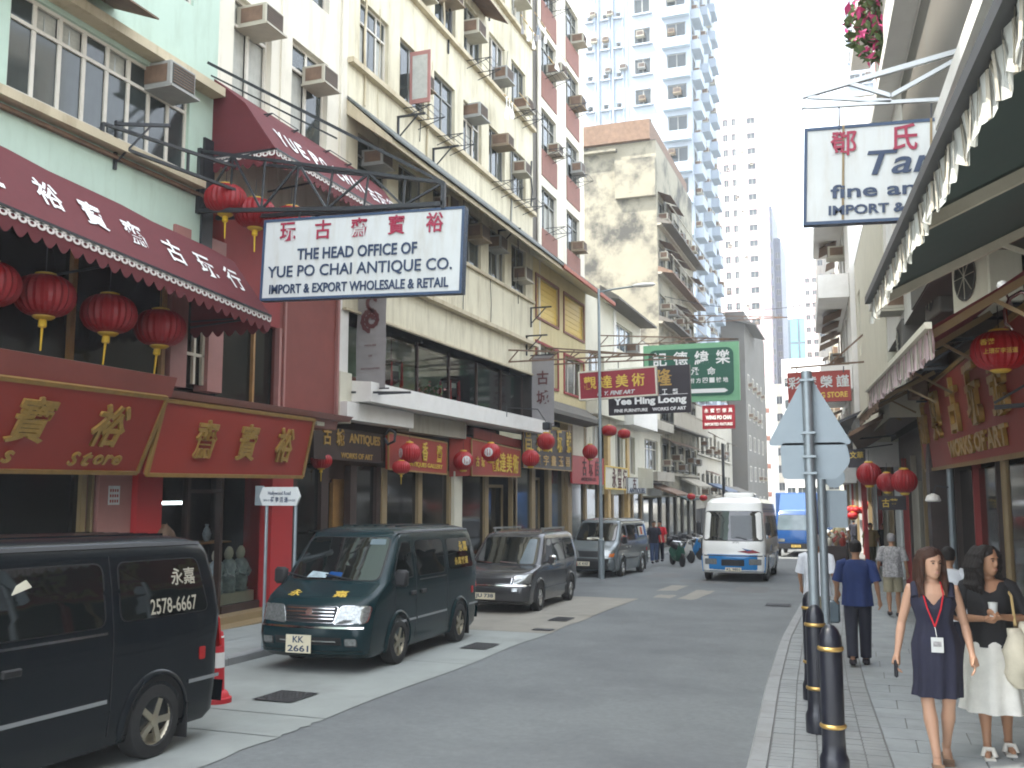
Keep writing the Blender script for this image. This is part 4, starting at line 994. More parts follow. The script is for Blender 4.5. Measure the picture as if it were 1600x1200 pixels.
def flatboard(name, label, px, X, mface, mframe, fw=.06, **k):
    """px: corner pixels (left bottom, right bottom, right top, left top) read in the photograph; board lies in plane X"""
    return board(name, label, [atX(x, y, X) for x, y in px], mface, mframe, fw=fw, **k)
B3, m3, _, _ = flatboard('fascia_sign', 'dark brown wooden fascia with faded gold lettering above the wooden door', [(490,715),(597,722),(597,680),(490,665)], -11.0, M['darkwood'], M['darkwood'])
chars(B3, m3, '古城', .17, .35, .72, .34, .38, M['gold'], .02, .03); 
put(text_mesh('ANTIQUES', 1.5, .26, .01, M['gold'], .03), 'lettering', B3, mtx=m3(.72, .72)); put(text_mesh('WORKS OF ART', 1.5, .13, .01, M['gold'], .02), 'lettering', B3, mtx=m3(.6, .14))
B4, m4, _, _ = flatboard('fascia_sign', 'crimson fascia with small gold characters behind a round lantern', [(607,733),(698,741),(698,692),(607,676)], -10.9, M['signred'], M['goldframe'])
chars(B4, m4, '古香齋', .32, .85, .62, .34, .5, M['goldtext'], .02, .03); put(text_mesh('ANTIQUES GALLERY', 2.2, .14, .01, M['goldtext'], .02), 'lettering', B4, mtx=m4(.6, .2))
B5, m5, _, _ = flatboard('fascia_sign', 'projecting red fascia box with slanting gold characters beside a cream pilaster', [(737,743),(813,745),(813,703),(737,686)], -10.75, M['signred'], M['goldframe'])
chars(B5, m5, '觀達美術', .45, .88, .45, .55, .62, M['goldtext'], .02, .04); chars(B5, m5, '古玩', .1, .2, .4, .25, .3, M['goldtext'], .02, .03)
b = MB(); q = [atX(702,745,-11.15), atX(737,743,-10.78), atX(737,684,-10.78), atX(702,678,-11.15)]; b.add([p-B5.location for p in q], [(0,1,2,3)]); b.build('side_panel', M['signred'], B5)
b = MB(); q = [atX(740,684,-10.95), atX(820,702,-10.95), atX(820,690,-10.95), atX(740,668,-10.95)]; b.add([p-B5.location for p in q], [(0,1,2,3)]); b.build('top_panel', M['signred'], B5)
B6, m6, _, _ = flatboard('fascia_sign', 'black and gold two row shop board behind two round lanterns', [(818,730),(893,736),(893,674),(818,668)], -10.8, M['signblack'], M['goldframe'])
chars(B6, m6, '昌泰古玩號', .08, .92, .72, .62, .85, M['goldtext'], .02, .04); chars(B6, m6, '古董字畫玉器', .1, .9, .22, .6, .38, M['gold'], .02, .05)
B7, m7, _, _ = flatboard('fascia_sign', 'bright red board with dark characters left of the lamp post', [(894,755),(943,757),(943,717),(894,712)], -10.8, M['pillar_red'], M['pillar_red'], fw=.04)
chars(B7, m7, '古玩店', .36, .76, .62, .62, .75, M['dkbrown'], .01, .02); put(text_mesh('ANTIQUES CO.', 2.4, .18, .01, M['dkbrown'], .02), 'lettering', B7, mtx=m7(.5, .16))
B8, m8, _, _ = flatboard('fascia_sign', 'cream board with dark characters in a gold frame right of the lamp post', [(945,763),(981,765),(981,733),(945,728)], -10.8, M['offwhite'], M['goldtext'], fw=.1)
chars(B8, m8, '永豐行', .38, .85, .5, .8, .95, M['dkbrown'], .01, .03)
B9, m9, _, _ = flatboard('fascia_sign', 'small white board at the far shops beside the cream framed one', [(981,771),(1009,771),(1009,748),(981,746)], -10.7, M['signwhite'], M['grey_wall'], fw=.05)
chars(B9, m9, '古軒', .35, .7, .62, .7, .6, M['dkbrown'], .01, .03); put(text_mesh('ANTIQUES', 3.6, .3, .01, M['inkblue'], .03), 'lettering', B9, mtx=m9(.5, .16))

# ---- big white hanging sign and its truss
def hang_sign(name, label, x0, x1, z0, z1, Y, th, mface, mframe, roll=0, fw=.05, mback=None, group=None):
    t = put(None, name, loc=((x0+x1)/2, Y, z1), label=label, cat='sign', group=group)
    w_ = (x1-x0)/2; h_ = z1-z0
    b = MB(); b.box(-w_, w_, 0, th, -h_, 0); b.build('panel', mface, t)
    if fw:
        for (a, c, d, e) in ((-w_,w_,-fw,.0),(-w_,w_,-h_,-h_+fw),(-w_,-w_+fw,-h_+fw,-fw),(w_-fw,w_,-h_+fw,-fw)):
            b = MB(); b.box(a, c, -.012, th+.012, d, e); b.build('frame_rail', mframe, t)
    t.rotation_euler = (0, roll, 0)
    return t, w_, h_
def st(t, s, x, z, w, h, m, bold=.03, depth=.006, name='lettering', **k):
    return text(t, s, (x, -.014, z), NY, w, h, m, depth, bold, name, **k)
S1, w1_, h1_ = hang_sign('hanging_sign', 'large white board reading THE HEAD OFFICE OF under the long iron truss', -9.57, -5.80, 3.2, 4.62, 13.8, .14, M['signwhite'], M['navy'], roll=math.radians(2.0), fw=.045)
for i, ch in enumerate('玩古齋寶裕'): st(S1, ch, -1.39+i*.69, -.235, .31, .33, M['crimson'], .045, name='character')
st(S1, 'THE HEAD OFFICE OF', -.05, -.64, 2.25, .20, M['inkblue'], .022)
st(S1, 'YUE PO CHAI ANTIQUE CO.', -.02, -.945, 3.45, .235, M['inkblue'], .012)
st(S1, 'IMPORT & EXPORT WHOLESALE & RETAIL', -.02, -1.23, 3.35, .165, M['inkblue'], .022)
T = put(None, 'sign_truss', loc=(-10.95, 13.8, 4.98), label='long black iron truss arm reaching over the big white sign', cat='bracket')
def tb(name, p, q, w_=.06, m='black_iron'):
    b = MB(); b.bar(V(p)-T.location, V(q)-T.location, w_); b.build(name, M[m], T)
tip = (-6.18, 13.8, 4.98); tipb = (-6.18, 13.8, 4.63)
for dy in (0, .5):
    A = (-10.95,13.8+dy,6.1); Bq = (-10.95,13.8+dy,5.0)
    tb('chord', A, (tip[0],13.8+dy*.0,tip[2]), .055); tb('chord', Bq, (-7.9,13.8+dy*.3,4.72), .07); tb('chord', (-7.9,13.8+dy*.3,4.72), tipb, .07)
    n = 7
    for i in range(n if dy == 0 else 0):
        f = i/n; g = (i+1)/n
        up0 = V(A).lerp(V(tip), f); lo0 = V(Bq).lerp(V((-7.9,13.8,4.72)), min(1, f*1.5)) if f < .66 else V((-7.9,13.8,4.72)).lerp(V(tipb), (f-.66)/.34)
        up0.y = lo0.y = 13.8+dy*(1-f)
        g2 = g; lo1 = V(Bq).lerp(V((-7.9,13.8,4.72)), min(1, g2*1.5)) if g2 < .66 else V((-7.9,13.8,4.72)).lerp(V(tipb), (g2-.66)/.34)
        up1 = V(A).lerp(V(tip), g); up1.y = lo1.y = 13.8+dy*(1-g)
        tb('strut', up0, lo0, .03)
        tb('diagonal', lo0, up1, .035) if i % 2 == 0 else tb('diagonal', up0, lo1, .035)
tb('end_post', tip, (-6.18,13.8,4.55), .07); tb('wall_post', (-10.97,13.8,4.95), (-10.97,13.8,6.15), .09)
tb('stay', (-10.87,13.8,7.75), tip, .05); tb('stay', (-10.87,13.9,7.55), (-8.2,13.85,6.0), .03)
tb('side_frame', (-10.93,11.4,5.72), (-10.2,13.8,5.72), .05); tb('side_frame', (-10.93,11.4,5.45), (-10.2,13.8,5.3), .05); tb('side_frame', (-10.93,11.4,5.72), (-10.93,11.4,5.45), .05); tb('side_frame', (-10.5,12.9,5.72), (-10.5,12.9,5.38), .04)
tb('hook', (-7.3,13.85,4.72), (-7.3,13.85,4.55), .03); tb('hook', (-8.9,13.85,4.8), (-8.9,13.85,4.58), .03)
t = thing('wall_bracket', 'thin black bracket below the mint tenement window', 'bracket', (-10.98, 11.75, 5.2))
b = MB(); b.bar((0,0,.7),(.0,0,-.1),.05); b.bar((0,0,.65),(.75,.35,.65),.05); b.bar((0,0,0),(.5,.2,.62),.025); b.build('bracket_arm', M['black_iron'], t)
# ---- vertical banners
def banner(label, Y, X0, X1, z0, z1, motif):
    t = put(None, 'vertical_banner', loc=((X0+X1)/2, Y, z1), label=label, cat='banner')
    w_ = (X1-X0)/2; h_ = z1-z0
    rows = []
    for i in range(13):
        z = -h_*i/12; rows.append([(x*w_, .015*math.sin(i*.9+x*1.5), z) for x in (-1,-.5,0,.5,1)])
    b = MB(); b.grid(rows); b.build('cloth', M['greycloth'], t, 60)
    b = MB(); b.bar((-w_-.05,0,.02),(w_+.1,0,.02),.04); b.bar((-w_-.05,0,-h_),(w_+.1,0,-h_),.03); b.build('rod', M['black_iron'], t)
    return t, w_, h_
t, w_, h_ = banner('grey cloth banner with a coiled dragon motif beside the big window', 19.7, -11.02, -10.25, 2.38, 4.75, 0)
def coil(t, cx_, cz_, r, turns, wd, y=-.03):
    b = MB(); P = []; n = 60
    for i in range(n):
        a = i/n*turns*2*PI; q = r*(.25+.75*i/n); P.append((cx_+q*math.cos(a), cz_+q*math.sin(a)*1.1))
    L_ = []
    for i in range(n-1):
        (x0, z0), (x1, z1) = P[i], P[i+1]; dx, dz = x1-x0, z1-z0; l = math.hypot(dx, dz)+1e-9; nx, nz = -dz/l*wd/2, dx/l*wd/2
        k = (1+.4*(i % 3 == 0)); L_.append([(x0-nx*k, y, z0-nz*k), (x0+nx*k, y, z0+nz*k)])
    b.grid(L_); return b
coil(t, 0, -.75, .25, 1.8, .09).build('motif', M['dkbrown'], t); coil(t, .05, -.32, .2, .8, .08).build('motif', M['dkbrown'], t)
text(t, 'HOUSE', (0,-.03,-1.35), NY, .3, .05, M['dkbrown']); text(t, 'OF', (0,-.03,-1.6), NY, .1, .05, M['dkbrown']); text(t, 'ANTIQUITIES', (0,-.03,-1.9), NY, .5, .05, M['dkbrown'])
t, w_, h_ = banner('grey cloth banner with two brown characters at the end of the cream tenement', 32.3, -10.95, -10.12, 2.3, 4.85, 0)
text(t, '古', (0,-.03,-.8), NY, .44, .50, M['dkbrown'], name='character'); text(t, '城', (0,-.03,-1.5), NY, .46, .50, M['dkbrown'], name='character')
b = MB(); b.box(-w_, w_, -.02, -.018, -.12, -.10); b.box(-w_, w_, -.02, -.018, -h_+.1, -h_+.12); b.build('printed_line', M['dkbrown'], t)
# floodlight arm on the white canopy
t = thing('canopy_lamp', 'small black floodlight on a wire arm at the far end of the white canopy', 'lamp', (-10.4, 28.2, 2.35))
b = MB(); b.bar((0,0,0),(0,0,.35),.03); b.bar((0,0,.3),(.5,1.6,.35),.03); b.bar((.5,1.6,.35),(.55,2.4,-.05),.02); b.bbox(.42,.68,2.3,2.6,-.28,-.02,.03); b.build('lamp_arm', M['black_iron'], t)
t = thing('wall_bracket', 'white framed bracket with black rod at the left end of the white canopy', 'bracket', (-10.4, 19.4, 2.25))
b = MB(); b.bar((-.5,-.1,.02),(.85,.2,.0),.05); b.bar((-.5,.3,.0),(.85,.2,.0),.04); b.build('bracket_arm', M['black_iron'], t)
# iron scroll bracket
t = thing('scroll_bracket', 'black scroll shaped iron bracket beside the crimson fascia', 'bracket', (-10.85, 20.9, 1.4))
b = MB(); b.tube([(0,0,0),(.15,-.05,.1),(.32,-.1,.02),(.3,-.1,-.18),(.1,-.05,-.25),(-.02,0,-.1)], .035, 7); b.build('scroll', M['black_iron'], t)

# ---- hanging signs further down
S2, a_, h_ = hang_sign('hanging_sign', 'red board with yellow characters reading FINE ART', -8.58, -6.0, 3.0, 3.95, 30, .16, M['signred2'], M['offwhite'], roll=math.radians(-2.0), fw=.05)
for i, ch in enumerate('觀達美術'): st(S2, ch, -.90+i*.53, -.40, .42, .42, M['goldtext'], .06, name='character')
st(S2, 'K. Y. FINE ART', -.05, -.77, 1.25, .13, M['signwhite'], .03, shear=.3)
S3, a_, h_ = hang_sign('hanging_sign', 'black board reading Yee Hing Loong below and behind the red FINE ART board', -8.6, -5.6, 2.8, 4.5, 34, .16, M['signblack'], M['signblack'], roll=math.radians(-1.0), fw=.0)
b = MB()
st(S3, '隆', .55, -.42, .62, .62, M['gold'], .04, name='character')
for i, ch in enumerate('傢工藝'): st(S3, ch, .2+i*.38, -.94, .19, .19, M['white'], .05, name='character')
st(S3, 'Yee Hing Loong', .02, -1.25, 2.65, .33, M['white'], .045); st(S3, 'FINE FURNITURE    WORKS OF ART', .02, -1.55, 2.6, .12, M['white'], .03)
b = MB(); b.box(.2,1.4,-.02,-.016,-1.05,-1.035); b.build('printed_line', M['white'], S3)
S4, a_, h_ = hang_sign('hanging_sign', 'big dark green board with a pale green border and white characters', -8.97, -4.78, 3.93, 6.5, 42, .18, M['palegreen'], M['palegreen'], fw=0)
b = MB(); pts = []; R_ = .3; W_, H_ = 1.86, 1.05
for (sx, sz, a0) in ((1,1,0),(-1,1,90),(-1,-1,180),(1,-1,270)):
    for k in range(6): a = math.radians(a0+90*k/5); pts.append((sx*(W_-R_)+R_*math.cos(a), -1.28+sz*(H_-R_)+R_*math.sin(a)))
b.add([(x, -.02, z) for x, z in pts], [tuple(range(len(pts)))[::-1]]); b.build('face', M['signgreen'], S4)
for i, ch in enumerate('記德緯樂'): st(S4, ch, -1.35+i*.92, -.65, .62, .62, M['white'], .06, name='character').location.y = -.03
for i, ch in enumerate('承命'): st(S4, ch, .2+i*.7, -1.25, .36, .36, M['white'], .05, name='character').location.y = -.03
for i, ch in enumerate('附方四一號地'): st(S4, ch, .05+i*.29, -1.65, .22, .22, M['white'], .05, name='character').location.y = -.03
b = MB(); b.prism([(-1.2,-2.02),(1.45,-2.02),(1.6,-2.12),(1.45,-2.2),(-1.2,-2.2)], -.024, -.021, 'y'); b.build('printed_arrow', M['white'], S4)
S5, a_, h_ = hang_sign('hanging_sign', 'small maroon board with white lettering hanging below the green board', -7.02, -5.5, 2.98, 4.1, 46, .12, M['signred2'], M['signred2'], fw=.04)
for i, ch in enumerate('永寶齋傢具'): st(S5, ch, -.56+i*.28, -.25, .2, .2, M['white'], .04, name='character')
st(S5, 'WING PO CHAI', 0, -.58, 1.2, .2, M['white'], .05); st(S5, 'IMPORTED FIXTURES', 0, -.9, 1.3, .14, M['white'], .03)
def sign_arm(label, Y, X0, X1, z0, z1, zs, hooks):
    t = thing('sign_bracket_arm', label, 'bracket', (X0, Y, z0))
    L_ = X1-X0
    def P(x, z): return V((x-X0, .02, z-z0))
    b = MB(); b.bar(P(X0,z1), P(X1,z0), .05); b.build('chord', M['rust'], t)
    b = MB(); b.bar(P(X0,z0), P(X1,z0), .05); b.build('chord', M['rust'], t)
    for k in range(7):
        f = k/7; b = MB(); b.bar(P(X0+L_*f, z0), P(X0+L_*(f+.07), z1+(z0-z1)*(f+.07)), .035); b.build('diagonal', M['rust'], t)
    for hx in hooks:
        b = MB(); b.bar(P(hx, z0), P(hx, zs), .025); b.build('hook', M['black_iron'], t)
sign_arm('thin iron sign arm holding the red FINE ART board', 30, -11, -6.0, 4.35, 4.75, 3.9, (-8.2,-6.4))
sign_arm('iron sign arm holding the black board', 34, -11, -5.6, 4.75, 5.4, 4.5, (-8.2,-6.0))
sign_arm('iron sign arm holding the green board', 42, -11, -4.8, 6.6, 7.1, 6.5, (-8.2,-5.4))
sign_arm('iron sign arm holding the small maroon board', 46, -11, -5.5, 4.4, 4.8, 4.1, (-6.8,-5.8))
sign_arm('long bare sign arm across the stained tenement', 60, -11, -3.8, 10.6, 11.2, 10.6, ())
# ---- lamp post, street name sign, far mast
t = thing('street_lamp', 'tall grey lamp post with a white lantern arm by the yellow house', 'street lamp', (-7.75, 29.6, gp(29.6)))
z = 6.42-gp(29.6)
b = MB(); b.tube([(0,0,0),(0,0,1.2),(0,0,1.22),(0,0,z+.1)], [.10,.10,.062,.042], 10); b.build('post', M['steel'], t, 40)
b = MB(); b.tube([(0,0,z),(.5,.0,z+.06),(1.15,0,z+.1)], .03, 7); b.build('arm', M['steel'], t, 40)
b = MB(); b.lathe([(.03,1.1),(.09,1.2),(.12,1.45),(.10,1.75),(.03,1.85)], 12, c=(0,0,z+.12), axis='x', sy=.6); b.build('lamp_head', M['whitep'], t, 40)
t = thing('street_lamp', 'far dark lamp mast rising beside the small maroon board', 'street lamp', (-6.3, 47.5, gp(47.5)))
b = MB(); b.tube([(0,0,0),(0,0,5.4)], .07, 8); b.build('post', M['black_iron'], t)
t = thing('street_name_sign', 'white pointed street name plate reading Hollywood Road on two posts', 'street sign', (-9.0, 12.6, gp(12.6)))
p0 = atY(406,790,12.6); p1 = atY(469,790,12.6); sx0, sx1 = p0.x+9.0, p1.x+9.0; zt = atY(440,761,12.6).z-gp(12.6); zb_ = atY(440,790,12.6).z-gp(12.6)
e = .1
b = MB(); b.prism([(sx0,(zt+zb_)/2),(sx0+.06,zb_),(sx1-.06,zb_),(sx1,(zt+zb_)/2),(sx1-.06,zt),(sx0+.06,zt)], -.02, .02, 'y'); b.build('plate', M['signwhite'], t)
mx_ = (sx0+sx1)/2; w_ = sx1-sx0
text(t, 'Hollywood Road', (mx_,-.024,zt-.10), NY, w_*.56, .075, M['inkblue'], .002, .01); 
for i, ch in enumerate('荷李活道'): text(t, ch, (mx_-.12+i*.08,-.024,zb_+.09), NY, .065, .085, M['inkblue'], .002, .03, 'character')
text(t, '203-211', (sx0+w_*.2,-.024,zb_+.08), NY, .13, .03, M['inkblue']); text(t, '213-225', (sx1-w_*.2,-.024,zb_+.08), NY, .13, .03, M['inkblue'])
for xx in (sx0+.1, sx1-.1):
    b = MB(); b.tube([(xx,.04,0),(xx,.04,zt)], .025, 8); b.build('post', M['steel'], t)
b = MB(); b.box(sx0-.16, sx0-.01, .1, .12, zb_, zt+.02); b.build('side_plate', M['steel'], t)
# red traffic post between the two vans
p = atG(338,1098,2.22)
t = thing('traffic_post', 'red and white flexible traffic post between the black van and the dark green van', 'traffic post', (p.x, p.y, gr(p.y)))
b = MB(); b.lathe([(.17,0),(.17,.06),(.145,.07),(.125,.12),(.10,.14)], 20); b.build('base', M['conered'], t, 40)
b = MB(); b.lathe([(.085,.13),(.078,.42),(.064,.74),(.058,.76),(.05,.80),(.02,.81)], 20); b.build('post', M['conered'], t, 40)
b = MB(); b.lathe([(.080,.40),(.074,.57)], 20); b.build('white_band', M['white'], t, 40)
b = MB(); b.lathe([(.065,.735),(.062,.755)], 20); b.build('white_band', M['white'], t, 40)
# laundry
def laundry(loc, label, n, cols, w_=.8):
    t = put(None, 'laundry', loc=loc, label=label, cat='laundry'); 
    b = MB(); b.bar((0,-.1,0),(0,w_*1.2,0),.03); b.bar((.5,-.1,0),(.5,w_*1.2,0),.02); b.build('pole', M['bamboo'], t)
    for k in range(n):
        y = w_*k/n; ww = w_/n*.8; h = .45+.3*random.random(); x = random.choice((0,.25,.5))
        b = MB(); b.grid([[(x+.03*math.sin(j+i), y+ww*j/4, -h*i/5) for j in range(5)] for i in range(6)]); b.build('garment', M[random.choice(cols)], t, 60)
random.seed(2)
laundry(tuple(atX(790,150,-10.4)), 'white shirt hanging below an open shutter on the cream tenement', 3, ('white',))
laundry(tuple(atX(815,25,-10.3)), 'bunch of pale clothes hanging at the top corner of the cream tenement', 7, ('white','greycloth','farglass'), 1.4)
laundry(tuple(atX(858,90,-10.5)), 'white cloth drying before the brown panels', 1, ('white',), .5)
# ------------------------------------------------------------------ right hand side
RA = math.atan2(-1, .055)
def XR(Y, o=0): return 3.0-.055*Y-o                      # shopfront plane on the right
R1H = [(x, x+1.3, z, z+1.8) for z in (4.6,7.8,10.9) for x in (.8,3.2,5.6,8.2,11,13.6,16.2,18.8,21) if z > 5 or x < 4]
R1 = building('white_corner_block', 'sunlit white block whose upper floors overhang the right pavement behind the bamboo pole', 'building', (XR(22,1.15), 22), RA, 25, 7, gp(22), 13.5, M['whitep'], R1H, zwall=3.0)
random.seed(4)
for h in R1H: window(R1, h[0], zl(R1, h[2]), 1.3, 1.8, 2, .7, panes=False)
for z in (3.9,7.1,10.2): ledge(R1, 0, 25, z, .2, .35, M['whitep'])
b = MB(); b.box(5.0,25,-.03,-.002,3.0-R1['zb'],6.9-R1['zb']); b.build('painted_shade_band', M['grey_wall'], R1)  # shade below the awnings painted as a dark band on the white wall
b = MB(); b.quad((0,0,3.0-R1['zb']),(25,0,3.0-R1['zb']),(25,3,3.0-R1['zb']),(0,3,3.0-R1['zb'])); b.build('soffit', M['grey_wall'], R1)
b = MB(); b.box(-1.2,1.5,-.45,-.01,9.9-R1['zb'],10.3-R1['zb']); b.build('balcony_box', M['whitep'], R1)
air_con(R1, 3.0, zl(R1, 3.3)); air_con(R1, 8.3, zl(R1, 3.2))
def rw(root): return root
# shopfront (set back under the overhang)
t = R1
for k in range(9):
    ya = 4+k*2.15; yb = ya+2.0; zb_ = gp(ya)
    mt = 'winglass' if k in (5,) else 'darkglass'
    b = MB(); b.quad((XR(ya),ya,zb_+.3),(XR(yb),yb,zb_+.3),(XR(yb),yb,.42),(XR(ya),ya,.42)); wpart(b, 'shop_window', M[mt], R1)
    b = MB(); b.bar((XR(yb)-.03,yb+.07,zb_-.1),(XR(yb)-.03,yb+.07,.5),.14); wpart(b, 'post', M['darkwood'] if k % 2 else M['redwall'], R1)
    b = MB(); b.bar((XR(ya)-.02,ya,zb_+.12),(XR(yb)-.02,yb,zb_+.12),.1,.36); wpart(b, 'stall_riser', M['darkwood'], R1)
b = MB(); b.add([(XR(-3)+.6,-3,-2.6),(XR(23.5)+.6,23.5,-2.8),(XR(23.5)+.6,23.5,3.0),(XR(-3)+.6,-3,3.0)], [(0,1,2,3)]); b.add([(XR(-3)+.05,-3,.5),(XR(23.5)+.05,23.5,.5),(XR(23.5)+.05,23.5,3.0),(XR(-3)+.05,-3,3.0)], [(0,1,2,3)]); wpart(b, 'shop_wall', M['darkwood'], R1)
for yy, xx in ((15.2,.25),(20.2,.3),(22.8,.25)):
    b = MB(); b.tube([(XR(yy)-xx,yy,gp(yy)),(XR(yy)-xx,yy,.5)], .06, 8); wpart(b, 'post', M['tan'] if yy < 16 else M['steel'], R1)
b = MB(); b.box(XR(22.7)-.4, XR(22.7)+1.5, 22.2, 23.3, gp(23), 3.0); wpart(b, 'pilaster', M['darkwood'], R1)
for (yy, z) in ((8.5,.9),(12,1.0),(16,2.35),(18.3,2.2),(20.6,2.4)):
    b = MB(); b.bar((XR(yy)-.05,yy,z),(XR(yy)-.9,yy,z-.05),.05); b.bar((XR(yy)-.05,yy,z+.5),(XR(yy)-.9,yy,z),.03); wpart(b, 'bracket_arm', M['black_iron'], R1)
# condensers under the overhang
def condenser(loc, rz, label, s=1.0, m='offwhite'):
    t = put(None, 'condenser', loc=loc, rz=rz, label=label, cat='air conditioner', group='condenser units under the right hand overhang')
    b = MB(); b.bbox(-.45*s,.45*s,-.18*s,.18*s,0,.75*s,.02); b.build('housing', M[m], t)
    b = MB(); b.lathe([(.27*s,-.19*s),(.27*s,-.2*s),(.24*s,-.2*s),(.24*s,-.19*s)], 20, c=(-.08*s,0,.38*s), axis='y'); b.build('fan_ring', M['acgrille'], t)
    b = MB(); b.lathe([(.235*s,-.184*s),(.06*s,-.188*s)], 20, c=(-.08*s,0,.38*s), axis='y'); b.build('fan', M['acgrille'], t)
    for k in range(4):
        a = k*PI/4; b = MB(); b.bar((-.08*s+.25*s*math.cos(a), -.205*s, .38*s+.25*s*math.sin(a)), (-.08*s-.25*s*math.cos(a), -.205*s, .38*s-.25*s*math.sin(a)), .008); b.build('guard_bar', M['acbody'], t)
    b = MB(); b.bar((-.4*s,0,-.03),(-.4*s,.4*s,-.03),.04); b.bar((.4*s,0,-.03),(.4*s,.4*s,-.03),.04); b.build('bracket_arm', M['black_iron'], t)
    return t
condenser((1.62,13.6,2.35), RA+.25, 'pale condenser with a round fan behind the dark maroon awning', 1.2)
condenser((1.35,16.4,2.75), RA+.1, 'grimy condenser above the pale one with two dark vents', 1.1, 'grey_wall')
condenser((.95,19.0,2.3), RA, 'dark condenser nearest the far end of the maroon awning', 1.1, 'grey_wall')
condenser((1.15,21.2,1.9), RA, 'small dark condenser over the wooden shop eave', .9, 'rust')
# bamboo pole and flower balcony
t = thing('bamboo_pole', 'long leaning bamboo pole tied to the white block at upper right', 'bamboo pole', (.66,17.5,4.0))
pa_ = atY(1435,210,17.5)-t.location; pb_ = atY(1500,-30,17.5)-t.location; pa_ = V(pa_); pb_ = V(pb_); n = 9
b = MB(); pts = []; rs = []
for k in range(n+1):
    p = pa_.lerp(pb_, k/n); pts += [p, p+(pb_-pa_)*.008, p+(pb_-pa_)*.016]; rs += [.055,.07,.055]
b.tube(pts, rs, 8); b.build('pole', M['bamboo'], t, 50)
def plant_blob(loc, r, n, label, flowers=0, cat='plant', squash=1, name='potted_plant', pot=True, group=None):
    t = put(None, name, loc=loc, label=label, cat=cat, group=group)
    if pot:
        b = MB(); b.lathe([(.14,0),(.2,.3),(.22,.3),(.22,.34)], 12); b.build('pot', M['rust'], t, 40)
    b = MB(); f = MB()
    for i in range(n):
        d = V((random.gauss(0,1), random.gauss(0,1), random.gauss(0,1))).normalized()*r*random.random()**.4; d.z *= squash; c = d+V((0,0,.35+r*.8 if pot else 0))
        a = V((random.gauss(0,1), random.gauss(0,1), random.gauss(0,1))).normalized(); e = a.cross(V((random.gauss(0,1), random.gauss(0,1), 1))).normalized(); s = r*.16*(.6+random.random())
        (f if random.random() < flowers else b).add([c-a*s, c-e*s*.5, c+a*s, c+e*s*.5], [(0,1,2,3)])
    b.build('foliage', M['leaf'], t)
    if f.v: f.build('blossom', M['flower'], t)
    return t
p = atY(1372,35,20.5); plant_blob(tuple(p), .70, 520, 'pink flowering plant spilling from the upper right balcony', .25, squash=1.3, pot=False)
p = atY(1418,8,20.5); plant_blob(tuple(p), .5, 260, 'leafy green plant on the white balcony box', .05, pot=False)
t = thing('drain_pipe', 'thin red pipe standing before the far bluish tower', 'pipe', (.35,26,0)); t.location = atY(1380,330,24.5)
b = MB(); b.tube([(0,0,0),(.0,0,4.8)], .05, 8); b.build('pipe', M['signred'], t)
# far right blocks
R2H = [(x, x+1.3, z, z+1.6) for z in (.9,4.2) for x in (.8,3.4)]
R2 = building('cream_corner_house', 'plain cream house front directly behind the Tang board', 'building', (XR(33,1.15), 33), RA, 10.8, 7, gp(30), 7.4, M['offwhite'], [(1.2,2.2,4.2,6.2)], zwall=1.6)
window(R2, 1.2, zl(R2, 4.2), 1.0, 2.0, 2, 0)
R3H = [(x, x+1.4, z, z+1.7) for z in (1.5,4.6,7.7,10.8) for x in (.6,3.0,5.4,7.8)]
R3 = building('balcony_house', 'white balconied house at the far right beside the cream corner house', 'building', (XR(45,1.3), 45), RA, 11.9, 7, gp(40), 13.2, M['whitep'], R3H, zwall=.8)
dress(R3, R3H, 9, .7)
for z in (1.2,4.3,7.4,10.5):
    b = MB(); b.box(4,11.5,-1.0,-.01,z-.9-R3['zb'],z-.1-R3['zb']); b.build('balcony_box', M['whitep'], R3)
R5H = [(x, x+1.6, z, z+1.6) for z in (1.5,4.6,7.7,10.8) for x in (.6,3.2,5.8,8.4,11,13.6,16.2)]
R5 = building('far_white_terrace', 'far pale terrace on the right closing the street view', 'building', (XR(72,1.0)+.4, 72), RA, 18, 7, gp(60), 12, M['offwhite'], R5H, zwall=.6)
dress(R5, R5H, 10, .6)
for (ya, yb, rt, c_) in ((23.5,45,R2,'darkwood'),(45,75,R3,'grey_wall')):
    n = int((yb-ya)/2.6)
    for k in range(n):
        a = ya+k*2.6; c = a+2.3
        b = MB(); b.quad((XR(a),a,gp(a)-.1),(XR(c),c,gp(c)-.1),(XR(c),c,.3),(XR(a),a,.3)); wpart(b, 'shop_window', M['darkglass' if k % 2 else 'interior'], rt)
        b = MB(); b.bar((XR(c)-.03,c+.15,gp(c)-.1),(XR(c)-.03,c+.15,1.0),.26); wpart(b, 'post', M[('tan','grey2','redwall','signwhite')[k % 4]], rt)
    b = MB(); b.add([(XR(ya)-.02,ya,.3),(XR(yb)-.02,yb,.3),(XR(yb)-.02,yb,1.8),(XR(ya)-.02,ya,1.8)], [(0,1,2,3)]); b.add([(XR(ya)-1.2,ya,1.8),(XR(yb)-1.2,yb,1.8),(XR(yb),yb,1.8),(XR(ya),ya,1.8)], [(0,1,2,3)]); wpart(b, 'shop_wall', M[c_], rt)
b = MB(); b.box(XR(38)-.9, XR(38)-.75, 36.5, 38, gp(38)+.3, .4); wpart(b, 'red_door', M['pillar_red'], R2)
